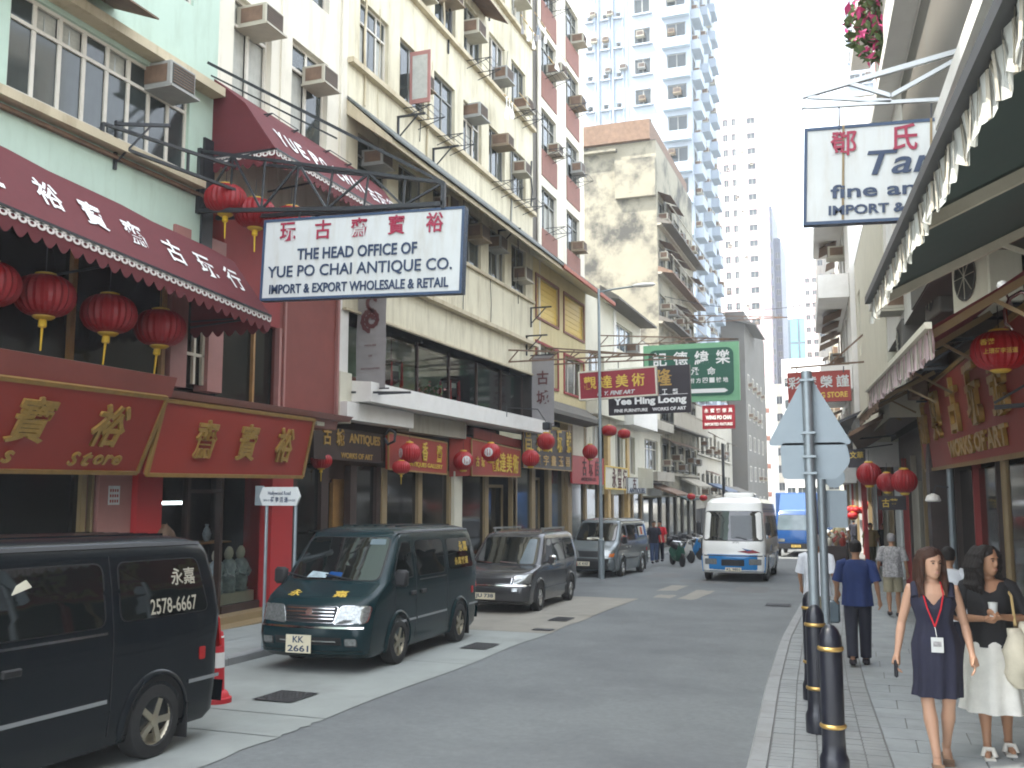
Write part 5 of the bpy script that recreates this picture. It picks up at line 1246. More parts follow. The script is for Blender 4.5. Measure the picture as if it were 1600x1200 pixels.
# ---- awnings on the right
def awning_R(name, label, A, Bq, slope, wallX, mc, mv, vd, strutm, struts, stripes=True):
    A = V(A); Bq = V(Bq); t = thing(name, label, 'awning', tuple(A)); n = 16; rows = []
    for i in range(n+1):
        f = A.lerp(Bq, i/n); wx_ = wallX-.055*f.y
        mid = V(((f.x+wx_)/2, f.y, f.z+slope*(wx_-f.x)/2-.03)); w_ = V((wx_, f.y, f.z+slope*(wx_-f.x)))
        rows.append([f-A, mid-A, w_-A])
    b = MB(); b.grid(rows); b.build('canvas', M[mc], t, 50)
    b = MB(); b.bar(V((-.035,0,.01)), Bq-A+V((-.035,0,.01)), .06); b.build('front_bar', M['black_iron' if mc == 'greencloth' else 'offwhite'], t)
    # valance: hanging strips with a scalloped hem
    b = MB(); L_ = (Bq-A).length; nn = int(L_/.24); P = []
    for i in range(nn*6+1):
        s_ = i/(nn*6); ph = (i % 6)/6; p = (Bq-A)*s_; o = .02*math.sin(i*1.3)
        o *= .6; P.append((p+V((o-.01,0,-.02)), p+V((-.01+o*1.4+.012*math.sin(i*.37),0,-vd*(.78+.22*math.sin(PI*ph))))))
    b.grid([[q[0] for q in P], [(q[0]+q[1])/2+V((.012,0,0)) for q in P], [q[1] for q in P]]); b.build('valance', M[mv], t, 70)
    if stripes:
        b = MB()
        for i in range(0, nn*6, 2):
            q, r_ = P[i], P[i+1]; b.add([q[0]-V((.006,0,0)), q[0].lerp(r_[0], .5)-V((.006,0,0)), q[1].lerp(r_[1], .5)-V((.006,0,0)), q[1]-V((.006,0,0))], [(0,1,2,3)])
        b.build('valance_stripes', M['grey2'], t, kind='stuff')
    for Y in struts:
        f = A.lerp(Bq, (Y-A.y)/(Bq.y-A.y)); wx_ = wallX-.055*Y
        b = MB(); b.bar(f-A-V((0,0,.06)), V((wx_, Y, f.z+slope*(wx_-f.x)-.1))-A, .05, .07); b.build('awning_arm', M[strutm], t)
        b = MB(); b.bar(f.lerp(V((wx_, Y, f.z+slope*(wx_-f.x))), .5)-A-V((0,0,.09)), V((wx_, Y, f.z-.1))-A, .035); b.build('awning_stay', M[strutm], t)
    return t
awning_R('green_awning', 'large dark green awning with a pale striped scalloped valance at top right', (.56,2.6,1.50), (.15,8.7,1.63), .47, 2.55, 'greencloth', 'stripecloth', .21, 'acbody', (3.6,5.9,8.45))
awning_R('dark_maroon_awning', 'dark maroon awning with a pink valance beyond the green one', (.66,9.4,1.50), (.17,16.8,1.66), .62, 2.3, 'maroon', 'pinkcloth', .30, 'tan', (9.7,13,16.5))
awning_R('black_awning', 'black canvas awning further down the right side, above the row of three lanterns', (.34,18.4,1.70), (.02,25.5,1.85), .55, 2.35, 'black_iron', 'rust', .22, 'tan', (18.8,22,25.2), stripes=False)
t = thing('shop_eave', 'dark weathered wooden eave beyond the red right hand fascia', 'canopy', (XR(27),27,.9))
b = MB(); b.add([(.1,-3,1.5),(.1,6.5,1.5),(-1.55,6.5,.5),(-1.75,-3,.5),(.1,-3,1.4),(.1,6.5,1.4),(-1.55,6.5,.4),(-1.75,-3,.4)], [(0,1,2,3),(7,6,5,4),(2,6,7,3),(0,3,7,4),(1,5,6,2)]); b.build('eave_boards', M['rust'], t)
t = thing('shop_eave', 'black canopy far along the right side under the small red roadside board', 'canopy', (XR(36),36,1.7))
b = MB(); b.add([(.1,-4,1.3),(.1,4,1.3),(-1.9,4,.35),(-2.1,-4,.35),(.1,-4,1.2),(.1,4,1.2),(-1.9,4,.27),(-2.1,-4,.27)], [(0,1,2,3),(7,6,5,4),(2,6,7,3),(0,3,7,4),(1,5,6,2)]); b.build('eave_boards', M['blackp'], t)
# red fascia sign on the right
c0 = lambda u, z: V((XR(u)-.35, u, z))
FR_, mR, _, _ = board('fascia_sign', 'long red fascia with raised yellow characters along the right hand shops', [c0(23.4,.48), c0(6.5,.46), c0(6.5,2.1)-V((.15,0,0)), c0(23.4,2.12)-V((.15,0,0))], M['signred'], M['goldframe'], fw=.1)
def uR(Y): return (23.4-Y)/16.9
for ch, Y in zip('新興古玩號', (22.3,20.3,18.0,16.0,14.1)): put(text_mesh(ch, 1.0, .95, .07, M['gold'], .03), 'character', FR_, mtx=mR(uR(Y), .62))
put(text_mesh('WORKS OF ART', 5.2, .3, .05, M['gold'], .03), 'lettering', FR_, mtx=mR(uR(16.6), .18))
# ---- hanging white sign (upper right)
S6, a_, h_ = hang_sign('hanging_sign', 'white board with a green edge and fine antiques lettering half hidden by the green awning', -.46, 1.62, 2.93, 4.05, 11, .1, M['signwhite'], M['navy'], roll=math.radians(2.5), fw=.035)
def s6(s, x, z, w, h, m, **k): return text(S6, s, (x, -.014, z), NY, w, h, m, .005, **k)
s6('鄧', -.62, -.21, .28, .28, M['crimson'], bold=.03, name='character'); s6('氏', .02, -.19, .25, .30, M['crimson'], bold=.045, name='character')
s6('Tang', .12, -.50, .98, .36, M['inkblue'], bold=.012, shear=.25); s6('fine antiques', .1, -.78, 1.7, .20, M['inkblue'], bold=.02); s6('IMPORT & EXPORT', -.02, -.97, 1.5, .11, M['inkblue'], bold=.03)
for x_ in (-.62, .28):
    b = MB(); b.box(x_-.012, x_+.012, -.0135, -.0125, -1.08, -.0); b.build('rust_streak', M['tan'], S6)
t = thing('sign_truss', 'pale triangular bracket the fine antiques board hangs from', 'bracket', (1.65,11,4.6))
def q_(x, y, Y=11.0): return V(atY(x, y, Y))-t.location
for nm, a, c, w_ in (('chord',q_(1250,152),q_(1560,62),.055),('chord',q_(1258,168),q_(1560,150),.04),('end_plate',q_(1250,150),q_(1256,170),.05),('diagonal',q_(1320,128),q_(1392,150),.045),('diagonal',q_(1392,150),q_(1500,90),.045),('diagonal',q_(1262,152),q_(1392,158),.04)):
    b = MB(); b.bar(a, c, w_); b.build(nm, M['alu'], t)
for x_, y_ in ((1311,1),(1455,1)):
    b = MB(); b.bar(q_(x_, 162), q_(x_, 203 if x_ < 1400 else 192), .018); b.build('hook', M['black_iron'], t)
# ---- lanterns on the right
G4 = 'red lanterns along the right hand shops'
def flatten_l(o): pass
L1 = lantern(tuple(atY(1562,548,11.2)), .29, 'bright red lantern with yellow characters at the right edge above the fascia', G4, tassel=False)
text(L1, '香港', (-.5,-.93,.22), (-.45,-1,0), .5, .22, M['goldtext'], .01, .03, 'character'); text(L1, '上環荷李活道', (-.1,-1.0,-.12), (-.1,-1,0), 1.1, .2, M['goldtext'], .01, .03, 'character')
for (px, py, Y, r, l) in ((1413,752,19,.23,'red lantern nearest the camera in the row of three under the eave'),(1386,754,20.5,.20,'middle red lantern in the row of three under the eave'),(1358,741,22,.26,'dark red lantern furthest from the camera in the row of three')):
    lantern(tuple(atY(px, py, Y)), r, l, G4, tassel=False, round_=True)
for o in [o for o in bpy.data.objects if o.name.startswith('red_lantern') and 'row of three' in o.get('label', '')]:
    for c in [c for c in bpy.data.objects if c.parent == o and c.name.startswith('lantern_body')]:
        DR = LANM.setdefault('shaded_round', c.data.copy()); DR.materials.clear(); DR.materials.append(M['lanterndark']); c.data = DR  # darker red copy puts the shade into the lantern colour
random.seed(12)
for i in range(11):
    px = 1330+random.random()*40; py = 788+random.random()*22; Y = 46+random.random()*14
    lantern(tuple(atY(px, py, Y)), .2+.06*random.random(), 'tiny sunlit red lantern, one of the far cluster over the stalls', 'far cluster of lanterns over the stalls', tassel=False)
t = thing('scroll_bracket', 'chrome scroll arm with a ball finial carrying the bright right hand lantern', 'bracket', tuple(atY(1600,470,11.2)))
b = MB(); P = [V(atY(x, y, 11.2))-t.location for x, y in ((1620,462),(1595,456),(1578,466),(1570,485),(1572,505),(1582,515))]; b.tube(P, .022, 8); b.build('scroll', M['chrome'], t, 60)
b = MB(); c = V(atY(1566,446,11.2))-t.location; b.lathe([(.001,-.055),(.04,-.04),(.055,0),(.04,.04),(.001,.055)], 12, c=tuple(c)); b.build('finial', M['whitep'], t, 60)
b = MB(); b.bar(c, V(atY(1582,480,11.2))-t.location, .02); b.build('finial_stem', M['chrome'], t)
t = thing('black_signboard', 'small black hanging board with two gold characters over the right pavement', 'sign', tuple(atY(1338,702,27)))
b = MB(); b.box(-.22,.22,0,.08,-.48,0); b.build('panel', M['signblack'], t); b = MB(); b.bar((0,.04,0),(.9,.04,.12),.03); b.bar((-.1,.04,.3),(-.1,.04,0),.02); b.bar((-.3,.04,.25),(1,.04,.35),.04); b.build('bracket_arm', M['black_iron'], t)
text(t, '文華', (0,-.004,-.15), NY, .34, .18, M['goldtext'], .004, .04, 'character')
t = thing('black_signboard', 'low dark board with gold marks under the row of three lanterns', 'sign', tuple(atY(1390,775,24)))
b = MB(); b.box(-.25,.35,0,.08,-.32,0); b.build('panel', M['signblack'], t); text(t, '古董', (0,-.004,-.16), NY, .34, .2, M['goldtext'], .004, .04, 'character')
t = thing('bulkhead_lamp', 'small white enamel lamp on the dark shop wall', 'lamp', tuple(atY(1458,782,18)))
b = MB(); b.lathe([(.02,.12),(.10,.08),(.13,0),(.11,-.02)], 14); b.build('shade', M['whitep'], t, 40); b = MB(); b.tube([(0,0,.1),(0.05,0,.25),(.25,0,.22)], .015, 6); b.build('arm', M['black_iron'], t)
# ...HING STORE board over the road (right)
S7, a_, h_ = hang_sign('hanging_sign', 'red board ending in STORE behind the triangular sign back', -2.0, -.2, 2.68, 3.6, 30, .12, M['signred'], M['signred'], roll=math.radians(-.8), fw=.03)
for i, ch in enumerate('彩號榮謹'): st(S7, ch, -.70+i*.46, -.32, .36, .36, M['signwhite'], .06, name='character')
st(S7, 'HING STORE', .25, -.72, 1.1, .17, M['goldtext'], .03)
t = thing('sign_truss', 'thin long stay arm above the red STORE board', 'bracket', (.9,30,3.8))
for a, c in ((V(atY(1235,575,30)), V(atY(1415,560,30))),(V(atY(1295,570,30)), V(atY(1380,495,30)))):
    b = MB(); b.bar(a-t.location, c-t.location, .05); b.build('stay', M['rust'], t)
for x_ in (1245,1318):
    b = MB(); b.bar(V(atY(x_,572,30))-t.location, V(atY(x_,582,30))-t.location, .03); b.build('hook', M['black_iron'], t)
# doormat
pts = [atG(x, y, 2.09) for x, y in ((1490,1060),(1700,1060),(1760,1094),(1530,1094))]
t = thing('doormat', 'red mat on the pavement behind the woman in the white skirt', 'doormat', tuple(pts[0]))
b = MB(); b.add([p-pts[0] for p in pts]+[p-pts[0]-V((0,0,.012)) for p in pts], [(3,2,1,0),(0,1,5,4),(1,2,6,5),(2,3,7,6),(3,0,4,7)]); b.build('mat', M['redmat'], t)
# ---- traffic signs seen from behind, bollards
def pole(label, x, Y, ztop, r, cat='traffic sign'):
    t = thing('traffic_sign', label, cat, (x, Y, gp(Y))); b = MB(); b.tube([(0,0,0),(0,0,ztop-gp(Y))], r, 14); b.build('post', M['steel'], t, 40); return t
Y_ = 10.9; x_ = atY(1271,900,Y_).x
P1 = pole('grey backs of a triangular and a rounded traffic sign on the nearest post', x_, Y_, atY(1265,580,Y_).z, .056)
KS = Y_/8.53; DZ = 0
g0 = gp(Y_)
def rounded(pts, r, n=5):
    out = []; N = len(pts)
    for i in range(N):
        p0, p1, p2 = V(pts[i-1]), V(pts[i]), V(pts[(i+1) % N]); a = (p0-p1).normalized(); c = (p2-p1).normalized()
        rr = min(r, (p0-p1).length*.45, (p2-p1).length*.45)
        for k in range(n+1):
            t = k/n; s = p1+a*rr*(1-t)**2+c*rr*t**2 if False else (p1+a*rr)*(1-t)**2+p1*2*t*(1-t)+(p1+c*rr)*t**2; out.append(tuple(s))
    return out
tri = rounded([(-.35,.40-0),(.35,.40),(0,1.04)], .05)
b = MB(); b.prism([(x*KS, z*KS-g0) for x, z in tri], .070, .075, 'y'); o = b.build('triangle_plate', M['signback'], P1)
sq = rounded([(-.23,.11),(.22,.11),(.33,.25),(.30,.42),(-.24,.42)], .05)
b = MB(); b.prism([(x*KS, z*KS-g0) for x, z in sq], .070, .075, 'y'); b.build('supplementary_plate', M['signback'], P1)
for z in (.95,.5,.30,.16):
    b = MB(); b.box(-.075,.075,-.07,.071,z*KS-g0-.012,z*KS-g0+.012); b.build('clamp', M['steel'], P1)
P2 = pole('thinner grey post standing behind the first traffic sign post', atY(1292,1000,13.75).x, 13.75, .45, .055)
b = MB(); b.lathe([(.14,0),(.14,.006)], 20, c=(.17,.03,.45-gp(13.75)-.25), axis='y'); b.prism([(.05,1.9),(.32,1.9),(.32,2.4),(.05,2.4)], .06, .065, 'y'); b.build('plate', M['signback'], P2)
BG = 'black bollards with brass bands along the right kerb'
def bollard(x, Y, label):
    t = thing('bollard', label, 'bollard', (x, Y, gp(Y)), group=BG)
    b = MB(); b.lathe([(.115,0),(.115,.16),(.105,.19),(.095,.21),(.090,.30),(.090,1.06),(.084,1.12),(.065,1.17),(.035,1.2),(.005,1.21)], 24); b.build('post', M['blackp'], t, 40)
    for z in (.42, 1.02):
        b = MB(); b.lathe([(.086,z-.020),(.101,z-.012),(.104,z),(.101,z+.012),(.086,z+.020)], 24); b.build('brass_band', M['brass'], t, 60)
bollard(atY(1297,1000,8.3).x, 8.3, 'nearest black bollard at the bottom of the photo, with two brass bands')
bollard(atY(1274,1000,10.0).x, 10.0, 'second black bollard just behind the nearest one')
bollard(atY(1268,1000,11.7).x, 11.7, 'third black bollard, seen left of the sign post')
# ------------------------------------------------------------------ towers and the far end of the street
def tower(name, label, x0, x1, Y, ytop, D, mw, fl, cols, zlo, side=False, seed=1, fm='frame_d', gm='farglass', sidecols=4, clutter=.5, px=None, sills=True, zb=None, bands=None):
    """x0,x1: photograph columns of the front wall at distance Y; ytop: its top row"""
    A = atY(x0, 600, Y); B_ = atY(x1, 600, Y); zt = atY((x0+x1)/2, ytop, Y).z; W = B_.x-A.x; zb = gp(Y)-1 if zb is None else zb
    hs = []; z = zlo
    while z+1.6 < zt-.5:
        for (u, w_, h) in cols: hs.append((u*W, u*W+w_, z, z+h))
        z += fl
    R = building(name, label, 'building', (A.x, Y), 0, W, D, zb, zt, M[mw], hs, zwall=zb)
    random.seed(seed)
    for h in hs:
        window(R, h[0], zl(R, h[2]), h[1]-h[0], h[3]-h[2], 2 if h[1]-h[0] > .8 else 1, 0, m=M[fm], panes=False, th=.09)
        if sills and h[1]-h[0] > 1.5: b = MB(); b.box(h[0]-.4, h[1]+.4, -.6, -.01, h[2]-1.0-R['zb'], h[2]-.1-R['zb']); b.build('balcony_box', M['tower_trim'], R)
        elif sills: ledge(R, h[0]-.2, h[1]+.2, h[2]-.2, .14, .3, M[mw])
        if random.random() < clutter: air_con(R, h[0]+random.random()*.6, zl(R, h[2]+.2+random.random()*.7), -.5)
    return R, W, zt
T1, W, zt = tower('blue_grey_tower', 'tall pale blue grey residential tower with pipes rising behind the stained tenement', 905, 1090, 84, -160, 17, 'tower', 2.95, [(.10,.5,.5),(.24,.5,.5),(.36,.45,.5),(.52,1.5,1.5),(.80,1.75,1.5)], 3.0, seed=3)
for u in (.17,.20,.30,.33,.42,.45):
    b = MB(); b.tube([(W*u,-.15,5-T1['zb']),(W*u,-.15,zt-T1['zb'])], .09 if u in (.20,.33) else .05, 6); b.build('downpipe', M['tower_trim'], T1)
random.seed(31)
# its street side: seen edge on, crowded with windows and air conditioners
z = 3.0
while z < zt-2:
    for k in range(6):
        y = 85+k*2.7; x = T1.location.x+W
        f = put(frame_mesh(1.6, 1.5, 2, 0, M['frame_d'], .08), 'window', T1, loc=(W+.03, 1+k*2.7, z-T1['zb']), rz=L90)
        f.rotation_euler = (0,0,L90); put(unit_pane(M['farglass']), 'pane', f, loc=(0,.03,0), scale=(1.6,1,1.5))
        if random.random() < .75:
            a = air_con(T1, 0, 0); a.location = (W+.5, 1.2+k*2.7+random.random(), z-T1['zb']+random.random()*.6); a.rotation_euler = (0,0,L90)
        if k % 2 == 0: b = MB(); b.box(W+.01, W+.8, .6+k*2.7, 3.0+k*2.7, z-1-T1['zb'], z-.1-T1['zb']); b.build('balcony_box', M['tower'], T1)
    z += 2.95
GB, W2b, zt2 = tower('grey_block', 'low dark grey block with a blank end wall beyond the tall tower', 1120, 1165, 100, 488, 22, 'grey_wall', 60, [], 3)
b = MB(); b.prism([(-.5,zt2-GB['zb']-.2),(W2b+1.2,zt2-GB['zb']-1.6),(W2b+1.2,zt2-GB['zb']-1.4),(-.5,zt2-GB['zb']+.2)], -.6, 10, 'y'); b.build('eaves', M['grey_wall'], GB)
for k in range(4):
    for j in range(5):
        f = put(frame_mesh(1.6, 1.6, 2, 0, M['frame_w'], .08), 'window', GB, loc=(W2b+.03, 2+k*4.5, 3+j*3.2), rz=L90); put(unit_pane(M['farglass']), 'pane', f, loc=(0,.03,0), scale=(1.6,1,1.6))
        if random.random() < .6:
            a = air_con(GB, 0, 0); a.location = (W2b+.5, 2.2+k*4.5, 3.2+j*3.2); a.rotation_euler = (0,0,L90)
TB, W3b, zt3 = tower('white_tiled_block', 'white tiled block with brown bands behind a bamboo scaffold', 1163, 1201, 128, 590, 12, 'whitep', 3.6, [], 2)
for k in range(5):
    b = MB(); b.box(0, W3b, -.06, -.001, 1.5+k*3.6, 2.1+k*3.6); b.build('brown_band', M['brownp'], TB)
t = thing('bamboo_scaffold', 'tall bamboo scaffold standing against the white tiled block', 'scaffold', tuple(atY(1186,790,122)))
b = MB()
for x in (-.9,-.3,.3,.9): b.bar((x,0,0),(x,0,19+x),.12)
for k in range(14): b.bar((-1,0,.6+k*1.35),(1,0,.6+k*1.35),.09)
for k in range(7): b.bar((-.9,0,k*2.6),(.9,0,2.4+k*2.6),.07)
b.build('poles', M['bamboo'], t)
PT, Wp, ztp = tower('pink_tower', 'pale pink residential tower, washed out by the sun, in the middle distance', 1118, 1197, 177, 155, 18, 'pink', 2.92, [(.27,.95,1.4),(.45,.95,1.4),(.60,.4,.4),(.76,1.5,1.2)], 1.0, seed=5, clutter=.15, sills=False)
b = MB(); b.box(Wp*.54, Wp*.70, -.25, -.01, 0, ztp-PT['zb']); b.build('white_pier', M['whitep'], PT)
for k in range(0, 24, 4):
    pass
DT, Wd, ztd = tower('dark_glass_tower', 'narrow dark slate tower right of the pink one', 1195, 1214, 245, 322, 20, 'slate', 3.2, [(.2,1.2,1.6),(.6,1.2,1.6)], 2.0, seed=6, clutter=0, sills=False, gm='farglass')
DT2, _, _ = tower('dark_glass_tower', 'slightly lower dark slate shaft attached to the right of the narrow tower', 1214, 1226, 250, 372, 20, 'slate', 3.2, [(.3,1.2,1.6)], 2.0, seed=6, clutter=0, sills=False)
BT, _, _ = tower('beige_tower', 'tall beige tower with stacked windows below the Tang board', 1281, 1330, 200, 338, 20, 'grey2', 2.9, [(.06,1.1,1.2),(.45,1.5,1.3),(.72,.5,1.2)], 2.0, seed=7, clutter=.25, sills=False)
for u in (.27,.33,.65,.92):
    b = MB(); Wb = (atY(1330,600,200).x-atY(1281,600,200).x); b.box(Wb*u-.25, Wb*u+.25, -.8, -.01, 0, 58); b.build('pier', M['grey2'], BT)
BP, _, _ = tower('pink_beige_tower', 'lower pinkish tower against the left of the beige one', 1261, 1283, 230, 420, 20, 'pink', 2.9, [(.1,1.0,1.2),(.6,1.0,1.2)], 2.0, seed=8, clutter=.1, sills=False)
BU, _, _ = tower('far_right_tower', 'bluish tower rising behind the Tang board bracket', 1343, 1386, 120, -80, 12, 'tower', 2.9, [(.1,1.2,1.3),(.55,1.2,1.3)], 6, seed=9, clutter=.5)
GL = thing('glass_office', 'low turquoise glass office block in the gap at the end of the street', 'building', (atY(1222,600,300).x, 300, gp(300)))
ax = atY(1222,600,300).x; bx_ = atY(1266,600,300).x; zg0 = gp(300); zg1 = atY(1240,498,300).z
b = MB(); b.box(0, bx_-ax, 0, 20, 0, zg1-zg0); b.build('core', M['farglass'], GL)
gm_ = mat('turquoise_glass', (.12,.42,.45), .2, var=.15, scale=.5)
for i in range(3):
    for j in range(8):
        b = MB(); w_ = (bx_-ax)/3; h_ = (zg1-zg0)/8; b.box(i*w_+.4, (i+1)*w_-.4, -.3, -.02, j*h_+.4, (j+1)*h_-.4); b.build('glass_panel', gm_, GL)
b = MB()
for k in range(5): b.bar((k*2,0,zg1-zg0),(k*2,0,zg1-zg0+6+2*(k % 2)),.3)
b.bar((-1,0,zg1-zg0+4),(9,0,zg1-zg0+4),.25); b.bar((-1,0,zg1-zg0+8),(9,0,zg1-zg0+7.5),.25); b.build('roof_scaffold', M['rust'], GL)
E1, _, _ = tower('sunlit_far_block', 'low sunlit white building closing the end of the street', 1222, 1288, 150, 560, 10, 'whitep', 3.3, [(.05,1.2,1.4),(.3,1.2,1.4),(.6,1.2,1.4),(.84,.9,1.4)], -4.0, seed=12, clutter=.5, sills=True)
E2, _, _ = tower('sunlit_far_house', 'low sunlit cream building right of the white one at the street end', 1284, 1335, 120, 625, 10, 'offwhite', 3.3, [(.1,1.2,1.5),(.55,1.2,1.5)], -3.0, seed=13, clutter=.5, sills=True)
E3, _, _ = tower('sunlit_far_terrace', 'sunlit terrace beyond the blue lorry', 1196, 1236, 190, 600, 10, 'offwhite', 3.3, [(.1,1.2,1.5),(.4,1.2,1.5),(.7,1.2,1.5)], -3.0, seed=14, clutter=.3, sills=False)
# ---- shops stretching on the left between the tower and the end
FL = building('far_left_terrace', 'far row of grey shop houses receding below the grey block', 'building', (-11.2, 69.3), math.radians(92), 30, 8, gp(85), 6.5, M['grey2'], [(x, x+1.8, z, z+1.6) for z in (-.2,2.9) for x in (1,4,7,10,13,16,19,22,25)], zwall=-1.2)
dress(FL, [(x, x+1.8, z, z+1.6) for z in (-.2,2.9) for x in (1,4,7,10,13,16,19,22,25)], 15, .8)
for k in range(9):
    a = 70+k*3.2; b = MB(); b.quad((-11.3-.03*(a-70),a,gp(a)-.1),(-11.4-.03*(a-70),a+2.9,gp(a)-.1),(-11.4-.03*(a-70),a+2.9,-1.0),(-11.3-.03*(a-70),a,-1.0)); wpart(b, 'shop_window', M['interior'], FL)
# ---- far things on the right pavement: stalls with goods and plants
random.seed(17)
for i in range(9):
    Y = 37+i*2.4; x = KR(Y)+.45+random.random()*.2
    t = thing('goods_stall', ('nearest','second','third','fourth','fifth','sixth','seventh','eighth','farthest')[i]+' dark stall of bric-a-brac along the far right kerb', 'stall', (x, Y, gp(Y)), group='stalls of goods along the far right kerb')
    b = MB(); b.box(-.45,.45,-1.1,1.1,.0,.95); b.build('stall_box', M['darkwood'], t)
    for k in range(7):
        g = MB(); xx, yy = random.uniform(-.35,.35), random.uniform(-.9,.9); r = random.uniform(.06,.14)
        g.lathe([(r*.6,.95),(r,.95+r),(r*.7,.95+r*2),(.02,.95+r*2.4)], 8, c=(xx,yy,0)); g.build('ware', M[random.choice(['offwhite','signred','rust','tan','porcelain'])], t, 40)
for i in range(5):
    Y = 40+i*3.3; plant_blob((KR(Y)+.2, Y, gp(Y)+.0), .4, 160, ('nearest','second','third','fourth','farthest')[i]+' leafy pot plant among the far right stalls', .06, group='pot plants among the far stalls', squash=1.5)

# ---- summer air: one closed box of even haze round the street
b = MB(); b.box(-420, 420, -70, 920, gr(900)-1.8, 96); hz_ = b.build('haze', None or bpy.data.materials.new('haze'), kind='stuff')
hm = hz_.data.materials[0]; hm.use_nodes = True; hn = hm.node_tree; hn.nodes.remove(hn.nodes['Principled BSDF'])
pv = hn.nodes.new('ShaderNodeVolumePrincipled'); pv.inputs['Density'].default_value = .0009; pv.inputs['Color'].default_value = (.86,.92,1,1)
hn.links.new(pv.outputs[0], [n for n in hn.nodes if n.type == 'OUTPUT_MATERIAL'][0].inputs['Volume'])
# ------------------------------------------------------------------ vehicles (front faces local -y, root at the front centre on the road)
def itp(T, z, k):
    if z <= T[0][0]: return T[0][k]
    for a, b_ in zip(T, T[1:]):
        if z <= b_[0]:
            f = (z-a[0])/(b_[0]-a[0]); return a[k]+(b_[k]-a[k])*f
    return T[-1][k]
class Body:
    """levels: (z, y_front, y_rear, half width, front bulge, corner radius)"""
    def __init__(s, T): s.T = T
    def ring(s, z, L=None):
        yf, yr, hw, bu, rc = [itp(s.T, z, k) for k in range(1, 6)]
        P = []; rc = min(rc, hw*.9)
        for i in range(-4, 5):
            x = (hw-rc)*i/4; P.append((x, yf+bu*(x/hw)**2, z))
        yc = yf+bu*((hw-rc)/hw)**2
        for k in range(1, 5): a = PI/2*k/5; P.append((hw-rc+rc*math.sin(a), yc+rc*(1-math.cos(a)), z))
        for k in range(0, 11): P.append((hw, yc+rc+(yr-rc-yc-rc)*k/10, z))
        for k in range(1, 5): a = PI/2*k/5; P.append((hw-rc+rc*math.cos(a), yr-rc+rc*math.sin(a), z))
        for i in range(4, -5, -1): P.append(((hw-rc)*i/4, yr, z))
        m = [(-x, y, zz) for x, y, zz in P[1:0:-1]]
        half = P[9:9+19]
        for x, y, zz in reversed(half): P.append((-x, y, zz))
        return P
    def mesh(s, zs, m, parent):
        b = MB(); R = [s.ring(z) for z in zs]; n = len(R[0]); vs = [p for r in R for p in r]
        fs = [(i*n+j, i*n+(j+1) % n, (i+1)*n+(j+1) % n, (i+1)*n+j) for i in range(len(R)-1) for j in range(n)]
        fs += [tuple((len(R)-1)*n+j for j in range(n)), tuple(range(n))[::-1]]
        b.add(vs, fs); return b.build('body', m, parent, 32)
    def side(s, sg):
        return lambda y, z, o: V((sg*(itp(s.T, z, 3)+o), y, z))
    def front(s):
        def f(x, z, o):
            hw = itp(s.T, z, 3); bu = itp(s.T, z, 4); rc = min(itp(s.T, z, 5), hw*.9); x0 = hw-rc; ax = abs(x)
            y = itp(s.T, z, 1)+bu*(min(ax, x0)/hw)**2
            if ax > x0:
                q = min(1, (ax-x0)/rc); y += rc*(1-math.sqrt(max(0, 1-q*q)))
            return V((x*(1+o*.4), y-o*.8, z+o*.5))
        return f
    def rear(s): return lambda x, z, o: V((x, itp(s.T, z, 2)+o, z))
def rpoly(p, r, n=4):
    out = []; N = len(p)
    for i in range(N):
        p0, p1, p2 = V((*p[i-1],0)), V((*p[i],0)), V((*p[(i+1) % N],0)); a = p0-p1; c = p2-p1
        rr = min(r, a.length*.45, c.length*.45); a.normalize(); c.normalize()
        for k in range(n+1): t = k/n; s_ = (p1+a*rr)*(1-t)**2+p1*2*t*(1-t)+(p1+c*rr)*t**2; out.append((s_.x, s_.y))
    return out
def dens(p, mx=.18):
    out = []
    for i in range(len(p)):
        a, b_ = p[i], p[(i+1) % len(p)]; n = max(1, int(math.hypot(b_[0]-a[0], b_[1]-a[1])/mx))
        out += [(a[0]+(b_[0]-a[0])*k/n, a[1]+(b_[1]-a[1])*k/n) for k in range(n)]
    return out
def patch(mp, poly, off, rings=4, edge=0):
    poly = dens(poly); b = MB(); n = len(poly); cx_ = sum(p[0] for p in poly)/n; cy_ = sum(p[1] for p in poly)/n; vs = []
    for r in range(rings): f = 1-r/rings; vs += [mp(cx_+(x-cx_)*f, cy_+(y-cy_)*f, off) for x, y in poly]
    vs.append(mp(cx_, cy_, off)); fs = [(r*n+j, r*n+(j+1) % n, (r+1)*n+(j+1) % n, (r+1)*n+j) for r in range(rings-1) for j in range(n)]
    fs += [((rings-1)*n+j, (rings-1)*n+(j+1) % n, rings*n) for j in range(n)]
    k = len(vs); vs += [mp(x, y, off-.03) for x, y in poly]; fs += [(j, (j+1) % n, k+(j+1) % n, k+j) for j in range(n)]
    b.add(vs, fs); return b
def scale_poly(p, d):
    n = len(p); cx_ = sum(q[0] for q in p)/n; cy_ = sum(q[1] for q in p)/n; out = []
    for x, y in p: l = math.hypot(x-cx_, y-cy_); out.append((x+(x-cx_)/l*d, y+(y-cy_)/l*d))
    return out
def pane(root, mp, poly, name='side_window', r=.07, seal=.025, mt='carglass', off=.008, sealm='rubber'):
    p = rpoly(poly, r)
    if seal: patch(mp, rpoly(scale_poly(poly, seal), r*1.2), off*.5).build('window_seal', M[sealm], root, 40)
    return patch(mp, p, off).build(name, M[mt], root, 40)
